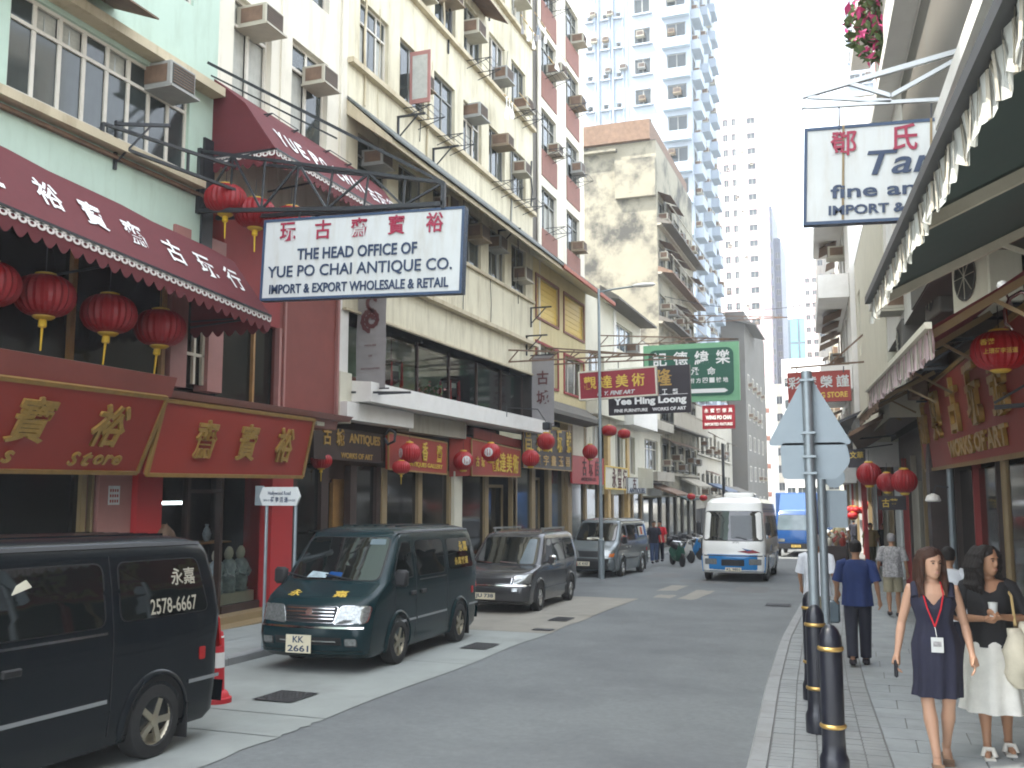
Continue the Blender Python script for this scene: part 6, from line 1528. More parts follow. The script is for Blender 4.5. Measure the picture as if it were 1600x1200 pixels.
def strip(root, mp, pts, w_, mt, name, off=.012):
    b = MB(); P = dens(pts+[pts[-1]], .12)[:-1] if False else pts
    D = []
    for a, c in zip(P, P[1:]):
        n = max(1, int(math.hypot(c[0]-a[0], c[1]-a[1])/.12)); D += [(a[0]+(c[0]-a[0])*k/n, a[1]+(c[1]-a[1])*k/n) for k in range(n)]
    D.append(P[-1]); b.grid([[mp(x, z-w_/2, off-.01) for x, z in D], [mp(x, z-w_/2, off) for x, z in D], [mp(x, z+w_/2, off) for x, z in D], [mp(x, z+w_/2, off-.01) for x, z in D]])
    return b.build(name, M[mt], root, 50)
WH = {}
def wheel(root, x, y, r, style='alloy', turn=0):
    k = (round(r,2), style)
    if k not in WH:
        b = MB(); b.lathe([(r*.62,-.10),(r*.93,-.10),(r,-.07),(r,.05),(r*.95,.09),(r*.66,.10),(r*.62,.06)], 32, axis='x', cap=False); ty = b.mesh('tyre', M['tyre'], 35)
        c = MB(); c.lathe([(r*.66,.085),(r*.60,.06),(r*.57,.02),(r*.1,.015)], 28, axis='x', cap=False)
        ns = 5 if style == 'alloy' else 6
        for i in range(ns):
            a = 2*PI*i/ns; ca, sa = math.cos(a), math.sin(a)
            c.bar((.065, r*.10*ca, r*.10*sa), (.072, r*.60*ca, r*.60*sa), r*.17, .03, up=(1,0,0))
        c.lathe([(r*.16,.02),(r*.16,.085),(r*.08,.095),(.005,.098)], 16, axis='x')
        rm = c.mesh('rim', M['rim' if style == 'alloy' else 'rim2' if style == 'chrome' else 'steel'], 35)
        d = MB(); d.lathe([(r*.58,.012),(.01,.013)], 24, axis='x'); WH[k] = (ty, rm, d.mesh('brake_disc', M['rubber']))
    t = put(WH[k][0], 'wheel', root, loc=(x, y, r)); t.rotation_euler = (0,0,(0 if x > 0 else PI)+turn)
    put(WH[k][1], 'rim', t); put(WH[k][2], 'brake_disc', t); return t
def arch(root, B, y, r, wr):
    for sg in (1,-1):
        mp = B.side(sg); n = 22; z0 = .20
        poly = [(y+wr*math.cos(a), r+wr*math.sin(a)) for a in [(-.25+ (PI+.5)*k/n) for k in range(n+1)]]
        poly = [(a, max(z0, c)) for a, c in poly]
        b = MB(); cc = (y, z0+.02); vs = [mp(a, c, .006) for a, c in poly]+[mp(*cc, .006)]; b.add(vs, [(i, i+1, len(poly)) for i in range(len(poly)-1)]); b.build('wheel_arch', M['rubber'], root)
        b = MB(); b.grid([[mp(a, c, .004) for a, c in poly], [mp(y+(a-y)*1.0, c, .03) for a, c in poly], [mp(y+(a-y)*1.07, r+(c-r)*1.07, .025) for a, c in poly], [mp(y+(a-y)*1.12, r+(c-r)*1.12, .003) for a, c in poly]]); b.build('arch_lip', root['bm'] and M[root['bm']], root, 60)
def mirror(root, x, y, z, m, s=1):
    sg = 1 if x > 0 else -1; b = MB(); b.bbox(-.09*s,.09*s,-.05*s,.06*s,-.11*s,.11*s,.035*s); t = b.build('door_mirror', M[m], root, 40, loc=(x+sg*.12, y, z))
    b = MB(); b.bar((0,0,-.02),(-sg*.16,.05,-.06),.04); b.build('mirror_arm', M['rubber'], t); b = MB(); b.quad((-.075*s,.062*s,-.09*s),(.075*s,.062*s,-.09*s),(.075*s,.062*s,.09*s),(-.075*s,.062*s,.09*s)); b.build('mirror_glass', M['farglass'], t)
def vehicle(name, label, cat, x, y, rz, bm, T, zs, group=None):
    root = thing(name, label, cat, (x, y, gr(y)), rz, group); root.rotation_euler = (-.02, 0, rz); root['bm'] = bm
    B = Body(T); B.mesh(zs, M[bm], root); return root, B
def plate(root, x, y, z, lines, w_=.50, h_=.13, m='plate', tilt=0):
    b = MB(); b.box(-w_/2,w_/2,-.012,0,-h_/2,h_/2); p = b.build('number_plate', M[m], root, loc=(x, y, z))
    n = len(lines)
    for i, s_ in enumerate(lines): text(p, s_, (0,-.0135,h_/2-h_*(i+.5)/n), NY, w_*(.84 if len(s_) > 2 else .45), h_/n*.72, M['inkblue'], 0, .025)
    return p
MC.pop('paint_black', None)
for k, c in (('paint_black',(.006,.009,.012)),('paint_green',(.006,.022,.026)),('paint_grey',(.062,.063,.066)),('paint_silver',(.17,.195,.20)),('paint_white',(.78,.78,.74)),('paint_blue',(.015,.19,.48)),('paint_cyan',(.008,.055,.19))):
    M[k] = mat(k, c, .25, spec=.22 if k in ('paint_black','paint_green') else .4, metal=.0 if 'wh' in k or 'bl' in k or 'cy' in k or 'green' in k else .35, var=.04, scale=1.5, coat=.12 if k in ('paint_black','paint_green') else .5)
HT = [(.20,.16,4.60,.78,.16,.16),(.27,.04,4.68,.82,.15,.20),(.50,.0,4.70,.845,.14,.22),(.60,.015,4.70,.845,.14,.22),(.64,.05,4.70,.845,.14,.22),(.80,.09,4.70,.845,.15,.22),(.92,.13,4.70,.845,.16,.22),(.99,.20,4.70,.845,.16,.2),(1.08,.38,4.70,.842,.15,.18),(1.17,.60,4.69,.835,.14,.16),(1.20,.66,4.69,.832,.13,.15),(1.50,.95,4.63,.79,.12,.12),(1.78,1.22,4.56,.735,.10,.12),(1.86,1.32,4.52,.715,.09,.14),(1.915,1.48,4.44,.67,.07,.2),(1.95,1.72,4.30,.58,.05,.25),(1.972,2.05,4.0,.44,.0,.25),(1.98,2.5,3.6,.2,0,.1)]
HZ = [.20,.27,.38,.50,.60,.64,.72,.80,.92,.99,1.03,1.08,1.17,1.20,1.3,1.4,1.5,1.6,1.7,1.78,1.86,1.89,1.915,1.935,1.95,1.963,1.972,1.98]
def hiace(name, label, x, y, rz, bm, rimst, dark_bumper=False, glass='carglass', wide=1.0):
    R, B = vehicle(name, label, 'van', x, y, rz, bm, HT, HZ)
    S = B.side(1); Sn = B.side(-1); Fm = B.front(); Rm = B.rear()
    # windscreen
    pane(R, Fm, [(-.70,1.215),(.70,1.215),(.635,1.80),(-.635,1.80)], 'windscreen', .09, .03, glass)
    for sg in (1,-1):
        mp = B.side(sg)
        pane(R, mp, [(1.02,1.22),(1.72,1.22),(1.72,1.72),(1.42,1.72),(1.14,1.42)], 'side_window', .06, .02, glass)
        pane(R, mp, [(1.92,1.22),(3.05,1.22),(3.05,1.74),(1.92,1.74)], 'side_window', .09, .025, glass)
        pane(R, mp, [(3.25,1.24),(4.42,1.24),(4.30,1.74),(3.25,1.74)], 'side_window', .08, .02, glass)
        strip(R, mp, [(1.1,.60),(1.82,.60)], .035, 'chrome' if bm != 'paint_silver' else 'rubber', 'side_moulding'); strip(R, mp, [(1.86,.60),(3.1,.60)], .035, 'chrome' if bm != 'paint_silver' else 'rubber', 'side_moulding'); strip(R, mp, [(4.15,.60),(4.6,.60)], .035, 'chrome' if bm != 'paint_silver' else 'rubber', 'side_moulding')
        for yy, z0, z1 in ((1.05,.32,1.2),(1.83,.30,1.8),(3.15,.30,1.8)):
            b = MB(); n = 10; b.grid([[mp(yy-.006, z0+(z1-z0)*k/n, .003) for k in range(n+1)], [mp(yy+.006, z0+(z1-z0)*k/n, .003) for k in range(n+1)]]); b.build('door_gap', M['rubber'], R)
        strip(R, mp, [(1.95,1.16),(3.08,1.16)], .02, 'chrome', 'sill_strip', .008)
        for yy in (1.62, 2.02): b = MB(); b.bbox(-.01,.03,-.02,.16,-.03,.03,.01); o = b.build('door_handle', M['rubber' if bm != 'paint_silver' else 'frame_d'], R, loc=tuple(mp(yy, .98, 0)))
        pane(R, mp, [(4.30,.78),(4.38,.78),(4.38,.90),(4.30,.90)], 'side_reflector', .02, 0, 'redlens', .01)
        strip(R, mp, [(1.25,1.885),(4.4,1.885)], .03, 'rubber', 'rain_gutter', .012)
    for yy in (1.2, 3.72): arch(R, B, yy, .325, .40)
    for sx in (1,-1):
        wheel(R, sx*.765, 1.2, .325, rimst, .0); wheel(R, sx*.765, 3.72, .325, rimst)
    # nose
    for sg in (1,-1):
        pane(R, Fm, [(sg*.36,.66),(sg*.80,.68),(sg*.82,.90),(sg*.44,.90)], 'headlight', .05, .012, 'lamp', .016, 'chrome')
        pane(R, Fm, [(sg*.66,.675),(sg*.81,.69),(sg*.825,.80),(sg*.67,.79)], 'indicator', .02, .0, 'amber', .022) if bm == 'paint_silver' else None
        pane(R, Fm, [(sg*.55,.38),(sg*.70,.38),(sg*.70,.47),(sg*.55,.47)], 'fog_lamp', .02, .012, 'lamp', .02)
    if not dark_bumper:
        pane(R, Fm, [(-.36,.68),(.36,.68),(.40,.89),(-.40,.89)], 'grille', .04, .015, 'rubber', .012, 'chrome')
        for k in range(4): strip(R, Fm, [(-.36,.72+k*.045),(.36,.72+k*.045)], .014, 'chrome', 'grille_bar', .03)
        pane(R, Fm, [(-.05,.76),(.05,.76),(.05,.84),(-.05,.84)], 'badge', .04, 0, 'chrome', .04)
        strip(R, Fm, [(-.78,.615),(.78,.615)], .022, 'chrome', 'bumper_strip', .012)
        strip(R, Fm, [(-.5,.44),(.5,.44)], .10, 'rubber', 'bumper_opening', .010); strip(R, Fm, [(-.42,.43),(.42,.43)], .015, 'chrome', 'bumper_bar', .02)
        strip(R, Fm, [(-.76,.25),(.76,.25)], .10, bm, 'front_spoiler', .035)
    else:
        pane(R, Fm, [(-.36,.68),(.36,.68),(.42,.87),(-.42,.87)], 'grille', .03, .0, 'rubber', .014)
        b = patch(Fm, rpoly([(-.83,.26),(.83,.26),(.84,.62),(-.84,.62)], .05), .03); b.build('bumper', M['rubber'], R, 40)
    for sx in (-.35,.32):
        b = MB(); b.bar(Fm(sx, 1.21, .03), Fm(sx-.42, 1.27, .03), .02); b.build('wiper', M['rubber'], R)
    mirror(R, .86, .95, 1.24, 'rubber' if bm != 'paint_silver' else 'rubber', 1.1); mirror(R, -.86, .95, 1.24, 'rubber', 1.1)
    # rear
    pane(R, Rm, [(-.62,1.22),(.62,1.22),(.56,1.72),(-.56,1.72)], 'rear_window', .08, .02, glass)
    for sg in (1,-1): pane(R, Rm, [(sg*.68,.85),(sg*.80,.85),(sg*.76,1.15),(sg*.66,1.15)], 'tail_light', .03, 0, 'redlens', .012)
    strip(R, Rm, [(-.8,.42),(.8,.42)], .2, bm, 'rear_bumper', .05)
    # roof ribs, mudflaps, exhaust
    for k in range(6):
        xx = -.45+k*.18; b = MB(); b.bar((xx,1.9,1.962),(xx,4.15,1.962),.03,.03); b.build('roof_rib', M[bm], R)
    for sx in (.77,-.77): b = MB(); b.box(sx-.1, sx+.1, 4.12, 4.14, .1, .42); b.build('mud_flap', M['rubber'], R)
    return R, B, S, Sn, Fm, Rm
# papers on the dashboards, seen through the glass line
def sticker(R, mp, pts, mt, nm='sticker', off=.011): return patch(mp, rpoly(pts, .01), off, 1).build(nm, M[mt], R)
def on_side(R, B, s, y, z, w_, h_, mt, bold=.02, sg=1, roll=0, **k):
    hw0, hw1 = itp(B.T, z-.1, 3), itp(B.T, z+.1, 3); lean = (hw0-hw1)/.2
    n = V((sg,0,lean)).normalized(); p = V((sg*(itp(B.T, z, 3)+.010), y, z)); me = text_mesh(s, w_, h_, 0, M[mt], bold)
    mm = face_mtx(p, n)
    if roll: mm = mm @ Matrix.Rotation(roll, 4, 'Z')
    return put(me, 'lettering', R, mtx=mm)
V1, B1, *_q = hiace('parked_van', 'black van cut off by the left edge with a phone number on its window', -6.90, 3.56, 0, 'paint_black', 'alloy')
on_side(V1, B1, '2578-6667', 3.93, 1.33, .64, .14, 'acbody', .01); on_side(V1, B1, '永嘉', 4.08, 1.58, .34, .16, 'acbody', .04)
sticker(V1, B1.side(1), [(2.1,1.55),(2.3,1.60),(2.25,1.66),(2.15,1.62)], 'offwhite')
V2, B2, S2m, _n2, F2m, _r = hiace('parked_van', 'dark green van with two yellow characters on its bonnet and plate KK 2661', -7.2, 11.62, math.radians(2.6), 'paint_green', 'alloy')
def on_front(R, B, s, x, z, w_, h_, mt, bold=.02, off=.012):
    Fm = B.front(); p = Fm(x, z, off); a = Fm(x, z+.06, off); c = Fm(x+.05, z, off); u = (a-p).normalized(); r = (c-p).normalized(); n = r.cross(u).normalized(); u = n.cross(r)
    mm = Matrix(((r.x,u.x,n.x,p[0]),(r.y,u.y,n.y,p[1]),(r.z,u.z,n.z,p[2]),(0,0,0,1)))
    return put(text_mesh(s, w_, h_, 0, M[mt], bold), 'lettering', R, mtx=mm)
on_front(V2, B2, '永', -.36, 1.045, .20, .17, 'goldtext', .04); on_front(V2, B2, '嘉', .34, 1.045, .20, .17, 'goldtext', .04)
plate(V2, -.1, -.02, .40, ('KK','2661'), .38, .24)
sticker(V2, F2m, [(.36,1.70),(.60,1.70),(.58,1.78),(.36,1.78)], 'farglass'); sticker(V2, F2m, [(-.42,1.235),(-.1,1.235),(-.08,1.30),(-.36,1.32)], 'porcelain'); sticker(V2, F2m, [(-.08,1.25),(.14,1.25),(.14,1.31),(-.06,1.32)], 'paint_cyan')
on_side(V2, B2, '永嘉', 4.0, 1.60, .42, .18, 'goldtext', .04); on_side(V2, B2, '永嘉搬運', 3.85, 1.36, .66, .13, 'goldtext', .04)
V4, B4_, *_q = hiace('parked_van', 'silver van with a black bumper, furthest of the parked vans', -8.75, 31.7, math.radians(-3), 'paint_silver', 'chrome', True)
plate(V4, -.18, -.05, .46, ('LK 4107',), .46, .14); sticker(V4, B4_.side(1), [(3.4,1.35),(4.1,1.35),(4.1,1.68),(3.4,1.68)], 'offwhite'); sticker(V4, B4_.side(1), [(3.6,1.38),(3.9,1.38),(3.9,1.65),(3.6,1.65)], 'amber', off=.014)
sticker(V4, B4_.front(), [(-.3,1.24),(.3,1.24),(.3,1.31),(-.3,1.31)], 'offwhite')
# ---- grey people carrier
NT = [(.19,.14,4.45,.80,.18,.2),(.26,.03,4.52,.83,.17,.22),(.45,0,4.56,.845,.16,.24),(.56,.02,4.56,.85,.16,.24),(.60,.06,4.55,.85,.17,.24),(.74,.10,4.55,.85,.18,.24),(.86,.22,4.55,.85,.18,.22),(.92,.45,4.55,.848,.14,.2),(.97,.80,4.55,.845,.10,.16),(1.00,1.0,4.55,.842,.10,.14),(1.3,1.32,4.5,.79,.10,.12),(1.58,1.62,4.44,.73,.09,.12),(1.66,1.72,4.4,.70,.08,.14),(1.72,1.95,4.3,.63,.05,.2),(1.755,2.3,4.1,.5,.02,.2),(1.775,2.8,3.6,.25,0,.1)]
NZ = [.19,.26,.35,.45,.56,.60,.67,.74,.80,.86,.89,.92,.97,1.0,1.1,1.2,1.3,1.4,1.5,1.58,1.66,1.69,1.72,1.74,1.755,1.768,1.775]
V3, B3_ = vehicle('parked_car', 'metallic grey people carrier with roof rails parked behind the dark green van', 'car', -7.68, 19.75, math.radians(2), 'paint_grey', NT, NZ)
F3 = B3_.front()
pane(V3, F3, [(-.72,1.01),(.72,1.01),(.64,1.60),(-.64,1.60)], 'windscreen', .08, .03)
patch(F3, rpoly([(.34,1.02),(.66,1.02),(.60,1.56),(.42,1.56)], .05), .012).build('painted_reflection', M['farglass'], V3, 40)  # paler patch painting a reflection onto the windscreen
for sg in (1,-1):
    mp = B3_.side(sg)
    pane(V3, mp, [(1.5,1.06),(2.2,1.04),(2.2,1.56),(1.92,1.56)], 'side_window', .06, .02); pane(V3, mp, [(2.3,1.04),(3.2,1.04),(3.2,1.56),(2.3,1.56)], 'side_window', .06, .02); pane(V3, mp, [(3.3,1.06),(4.25,1.10),(4.15,1.54),(3.3,1.56)], 'side_window', .08, .02)
    for yy in (1.45,2.25,3.25): b = MB(); n = 10; b.grid([[mp(yy-.006,.28+1.2*k/n,.003) for k in range(n+1)], [mp(yy+.006,.28+1.2*k/n,.003) for k in range(n+1)]]); b.build('door_gap', M['rubber'], V3)
    strip(V3, mp, [(1.2,.45),(3.3,.45)], .05, 'paint_grey', 'side_moulding', .02)
    pane(V3, F3, [(sg*.50,.62),(sg*.84,.64),(sg*.83,.84),(sg*.52,.80)], 'headlight', .03, .012, 'lamp', .016, 'chrome'); pane(V3, F3, [(sg*.48,.47),(sg*.62,.47),(sg*.62,.54),(sg*.48,.54)], 'fog_lamp', .02, .01, 'lamp', .02)
    b = MB(); b.bar((sg*.60,2.0,1.80),(sg*.58,4.1,1.80),.04); b.bar((sg*.60,2.1,1.72),(sg*.60,2.1,1.80),.04); b.bar((sg*.58,4.0,1.70),(sg*.58,4.0,1.80),.04); b.build('roof_rail', M['chrome' if 0 else 'frame_d'], V3)
    pane(V3, B3_.rear(), [(sg*.68,.8),(sg*.82,.8),(sg*.76,1.3),(sg*.68,1.3)], 'tail_light', .03, 0, 'redlens', .012)
pane(V3, F3, [(-.44,.64),(.44,.64),(.46,.76),(-.46,.76)], 'grille', .03, .015, 'rubber', .014, 'chrome')
strip(V3, F3, [(-.84,.60),(.84,.60)], .025, 'chrome', 'bumper_strip', .014); strip(V3, F3, [(-.42,.50),(.42,.50)], .09, 'rubber', 'bumper_opening', .014); strip(V3, F3, [(-.8,.22),(.8,.22)], .08, 'paint_grey', 'front_spoiler', .03)
plate(V3, -.1, -.04, .38, ('JU 738',), .48, .14)
for yy in (1.0,3.72): arch(V3, B3_, yy, .31, .38)
for sx in (1,-1): wheel(V3, sx*.775, 1.0, .31, 'chrome'); wheel(V3, sx*.775, 3.72, .31, 'chrome'); mirror(V3, sx*.88, 1.5, 1.10, 'chrome')
for sx in (-.3,.3): b = MB(); b.bar(F3(sx,1.02,.03), F3(sx-.4,1.05,.03), .025); b.build('wiper', M['chrome'], V3)
# ---- white and blue minibus
CT = [(.28,.10,6.2,.95,.12,.2),(.36,.02,6.25,.99,.12,.22),(.80,0,6.28,1.01,.12,.24),(.84,.02,6.28,1.01,.12,.24),(1.2,.06,6.28,1.01,.12,.24),(1.32,.12,6.27,1.0,.12,.24),(2.15,.36,6.2,.94,.12,.2),(2.30,.42,6.15,.92,.12,.2),(2.52,.50,6.05,.89,.1,.24),(2.66,.80,5.8,.77,.06,.3),(2.72,1.3,5.3,.5,0,.3)]
CZ = [.28,.36,.5,.65,.80,.84,1.0,1.2,1.32,1.5,1.7,1.9,2.15,2.3,2.38,2.45,2.52,2.58,2.62,2.66,2.70,2.72]
MB_, BB = vehicle('minibus', 'white minibus with a blue lower band driving towards the camera', 'minibus', -3.98, 31.7, math.radians(.6), 'paint_white', CT, CZ)
FB = BB.front()
pane(MB_, FB, [(-.95,1.30),(.95,1.30),(.90,2.24),(-.90,2.24)], 'windscreen', .1, .03)
patch(FB, rpoly([(-.05,1.36),(.62,1.36),(.60,2.1),(-.08,2.1)], .05), .012).build('blind', M['winglass'], MB_, 40)
patch(FB, rpoly([(-.985,.33),(.985,.33),(1.0,.86),(-1.0,.86)], .05), .012).build('blue_band', M['paint_blue'], MB_, 40)
strip(MB_, FB, [(-1.0,.82),(1.0,.82)], .03, 'rubber', 'bumper_strip', .016)
pane(MB_, FB, [(-.36,.50),(.36,.50),(.36,.70),(-.36,.70)], 'grille', .03, .0, 'rubber', .02); plate(MB_, .02, -.05, .40, ('KL 9801',), .5, .12)
for sg in (1,-1):
    mp = BB.side(sg)
    pane(MB_, FB, [(sg*.50,.54),(sg*.88,.54),(sg*.88,.72),(sg*.50,.72)], 'headlight', .03, .01, 'lamp', .02, 'chrome')
    for k in range(5):
        a = .75+k*1.06; pane(MB_, mp, [(a,1.36),(a+.98,1.36),(a+.98,2.1),(a+(.2 if k == 0 else 0),2.1)], 'side_window', .06, .02)
    b = patch(mp, [(.22,.32),(6.0,.32),(6.0,.80),(.22,.80)], .008, 2); b.build('blue_band', M['paint_blue'], MB_)
    strip(MB_, mp, [(.6,2.32),(5.9,2.32)], .04, 'navy', 'stripe', .006); strip(MB_, mp, [(.6,2.24),(5.9,2.24)], .03, 'navy', 'stripe', .006)
    b = MB(); b.bbox(-.07,.07,-.04,.06,-.2,.2,.03); b.build('door_mirror', M['rubber'], MB_, loc=(sg*1.1,.25,1.7))
    patch(mp, [(2.4,.9),(2.9,.95),(3.0,1.15),(2.6,1.1)], .008, 1).build('emblem', M['paint_cyan'], MB_)
for yy in (1.1,4.6): arch(MB_, BB, yy, .37, .45)
for sx in (1,-1): wheel(MB_, sx*.92, 1.1, .37, 'steel'); wheel(MB_, sx*.92, 4.6, .37, 'steel')
b = MB(); b.bbox(-.5,.5,2.2,3.4,2.68,2.88,.05); b.build('roof_air_conditioner', M['paint_white'], MB_, 40)
b = patch(FB, [(.15,.96),(.62,1.02),(.86,.93),(.50,.90)], .012, 1); b.build('emblem', M['signred2'], MB_); patch(FB, [(.30,1.06),(.62,1.0),(.45,.97)], .014, 1).build('emblem', M['paint_cyan'], MB_)
text(MB_, 'COASTER'[:0] or '城巴', tuple(FB(.1,1.24,.012)), NY, .2, .08, M['greycloth'])
for sx in (-.3,.45): b = MB(); b.bar(FB(sx,1.33,.03), FB(sx-.35,1.42,.03), .025); b.build('wiper', M['rubber'], MB_)
# ---- blue lorry and the far vehicles
def lorry(label, x, y, w_=1.05, hb=3.25, m='paint_cyan', cat='lorry', L=7.5):
    LT = [(.45,.08,1.9,w_*.95,.08,.12),(.6,0,1.9,w_*.97,.08,.14),(1.3,.02,1.9,w_*.97,.08,.14),(2.1,.28,1.85,w_*.90,.08,.14),(2.3,.42,1.8,w_*.84,.06,.16),(2.36,.6,1.6,w_*.6,0,.16)]
    R, B = vehicle('lorry', label, cat, x, y, 0, m, LT, [.45,.6,.9,1.3,1.6,1.9,2.1,2.2,2.3,2.34,2.36])
    Fm = B.front(); pane(R, Fm, [(-w_*.85,1.34),(w_*.85,1.34),(w_*.78,2.08),(-w_*.78,2.08)], 'windscreen', .08, .03, 'farglass')
    for sg in (1,-1):
        pane(R, B.side(sg), [(.5,1.35),(1.3,1.35),(1.3,2.0),(.75,2.0)], 'side_window', .05, .02); pane(R, Fm, [(sg*.55,.75),(sg*.85,.75),(sg*.85,.9),(sg*.55,.9)], 'headlight', .03, .01, 'lamp', .02)
        wheel(R, sg*w_*.88, 1.0, .4, 'steel'); wheel(R, sg*w_*.88, 5.6, .4, 'steel')
    b = MB(); b.box(-w_*.9,w_*.9,-.03,.1,.42,.68); b.build('bumper', M['rubber'], R)
    b = MB(); b.bbox(-w_*1.05,w_*1.05,2.1,L,.95,hb,.04); b.build('cargo_box', M[m], R)
    b = MB(); b.box(-w_*.4,w_*.4,2.0,7.3,.55,.9); b.build('chassis', M['rubber'], R)
    b = MB(); b.prism([(.75,2.36),(2.05,2.36),(2.05,hb-.05)], -w_*.8, w_*.8, 'x'); b.build('wind_deflector', M[m], R)
    for i in range(2): b = MB(); b.box(-w_*.7,w_*.5,2.02,2.09,2.45,2.95) if i == 0 else None; b.v and b.build('white_panel', M['white'], R)
    plate(R, 0, -.04, .55, ('HG 5236',), .45, .12, 'goldtext'); return R
LR = lorry('blue box lorry following close behind the white minibus', -3.2, 50.5)
b = patch(Body([(2.3,1.55,2,1,0,.1),(3.2,2.0,2,1,0,.1)]).front(), [(-.75,2.62),(.5,2.62),(.5,2.98),(-.75,2.98)], .3, 1)
V5, B5_, *_q = hiace('parked_van', 'pale blue windowed van far off between the sign posts', -2.3, 64, 0, 'paint_silver', 'steel', True, 'farglass')
R7 = lorry('white box lorry furthest away down the street', -5.2, 78, 1.0, 2.9, 'paint_white')
# ---- motor scooters at the far left kerb
def scooter(x, y, rz, label, m, cover=False):
    t = thing('motor_scooter', label, 'scooter', (x, y, gr(y)), rz, 'scooters parked at the far left kerb')
    for yy in (-.62,.62):
        b = MB(); b.lathe([(.15,-.05),(.26,-.05),(.28,0),(.26,.05),(.15,.05)], 20, c=(0,yy,.28), axis='x'); b.build('wheel', M['tyre'], t, 40)
    b = MB(); b.tube([(0,-.5,.95),(0,-.42,.55),(0,-.2,.32),(0,.2,.34),(0,.45,.62),(0,.75,.68)], [.08,.2,.14,.16,.22,.08], 10); b.build('bodywork', M[m], t, 50)
    b = MB(); b.tube([(0,.0,.76),(0,.3,.82),(0,.68,.84)], [.10,.15,.11], 9); b.build('saddle', M['rubber'], t, 50)
    b = MB(); b.tube([(-.32,-.42,1.04),(0,-.5,1.0),(.32,-.42,1.04)], .02, 6); b.build('handlebar', M['chrome'], t)
    b = MB(); b.lathe([(.01,-.1),(.08,-.06),(.09,.02)], 12, c=(0,-.56,.88), axis='y'); b.build('headlight', M['lamp'], t, 40)
    b = MB(); b.bbox(-.2,.2,.7,1.05,.8,1.12,.06); b.build('top_box', M['offwhite' if m == 'conered' else 'rubber'], t, 40)
    for sx in (-.3,.3): b = MB(); b.lathe([(.01,0),(.06,.01),(.06,.02),(.01,.03)], 10, c=(sx,-.45,1.18), axis='y'); b.bar((sx*.9,-.44,1.04),(sx,-.44,1.15),.015); b.build('mirror', M['rubber'], t)
for i, (px, Y, m, l) in enumerate([(1058,40,'signgreen','green scooter nearest the camera at the far left kerb'),(1068,43,'paint_white','white scooter behind the green one at the far kerb'),(1080,46,'paint_blue','blue scooter beside the minibus'),(1088,49,'paint_black','black scooter half hidden by the minibus')]):
    scooter(atY(px, 850, Y).x, Y, .5+.2*i, l, m)
# ------------------------------------------------------------------ people
M['skin'] = mat('skin', (.46,.27,.18), .5, var=.06, scale=9, spec=.35); M['skin2'] = mat('skin_tan', (.36,.19,.11), .5, var=.06, scale=9, spec=.35)
M['hair'] = hair_mat('black_hair', (.012,.009,.008)); M['hairb'] = hair_mat('brown_hair', (.045,.018,.010))
M['hairg'] = mat('grey_hair', (.25,.24,.24), .6, var=.3, scale=30)
for k, c in (('navydress',(.012,.013,.032)),('blacktop',(.010,.010,.012)),('whiteskirt',(.72,.71,.66)),('blueshirt',(.006,.022,.10)),('darktrouser',(.012,.013,.025)),('khaki',(.26,.23,.15)),('whiteshirt',(.55,.57,.60)),('creambag',(.55,.51,.40)),('ochre',(.42,.30,.13)),('olive',(.10,.09,.05)),('redlanyard',(.5,.01,.02)),('denim',(.03,.06,.14)),('shoe',(.02,.015,.02)),('shoew',(.6,.58,.52)),('patterned',(.30,.29,.29))):
    M[k] = mat('cloth_'+k, c, .85, var=.14 if k != 'patterned' else .7, scale=7 if k != 'patterned' else 26, bump=.35, bscale=11)
def ell(b, rings, n=20):
    """rings: centre (x,y,z), rx, ry, optional tilt"""
    vs = []
    for (c, rx, ry) in rings:
        for k in range(n): a = 2*PI*k/n; vs.append((c[0]+rx*math.cos(a), c[1]+ry*math.sin(a), c[2]))
    N = len(rings); fs = [(i*n+k, i*n+(k+1) % n, (i+1)*n+(k+1) % n, (i+1)*n+k) for i in range(N-1) for k in range(n)]+[tuple(range(n))[::-1], tuple((N-1)*n+k for k in range(n))]
    b.add(vs, fs); return b
def remesh(b, name, m, parent, vox, smooth=2):
    me = b.mesh(name, m); ob = bpy.data.objects.new('tmp', me); COL.objects.link(ob)
    md = ob.modifiers.new('r', 'REMESH'); md.mode = 'VOXEL'; md.voxel_size = vox; md.use_smooth_shade = True
    if smooth: sm = ob.modifiers.new('s', 'SMOOTH'); sm.iterations = smooth; sm.factor = .5
    dg = bpy.context.evaluated_depsgraph_get(); out = bpy.data.meshes.new_from_object(ob.evaluated_get(dg)); out.name = name
    out.materials.clear(); out.materials.append(m); out.polygons.foreach_set('use_smooth', [True]*len(out.polygons)); bpy.data.objects.remove(ob)
    return put(out, name, parent)
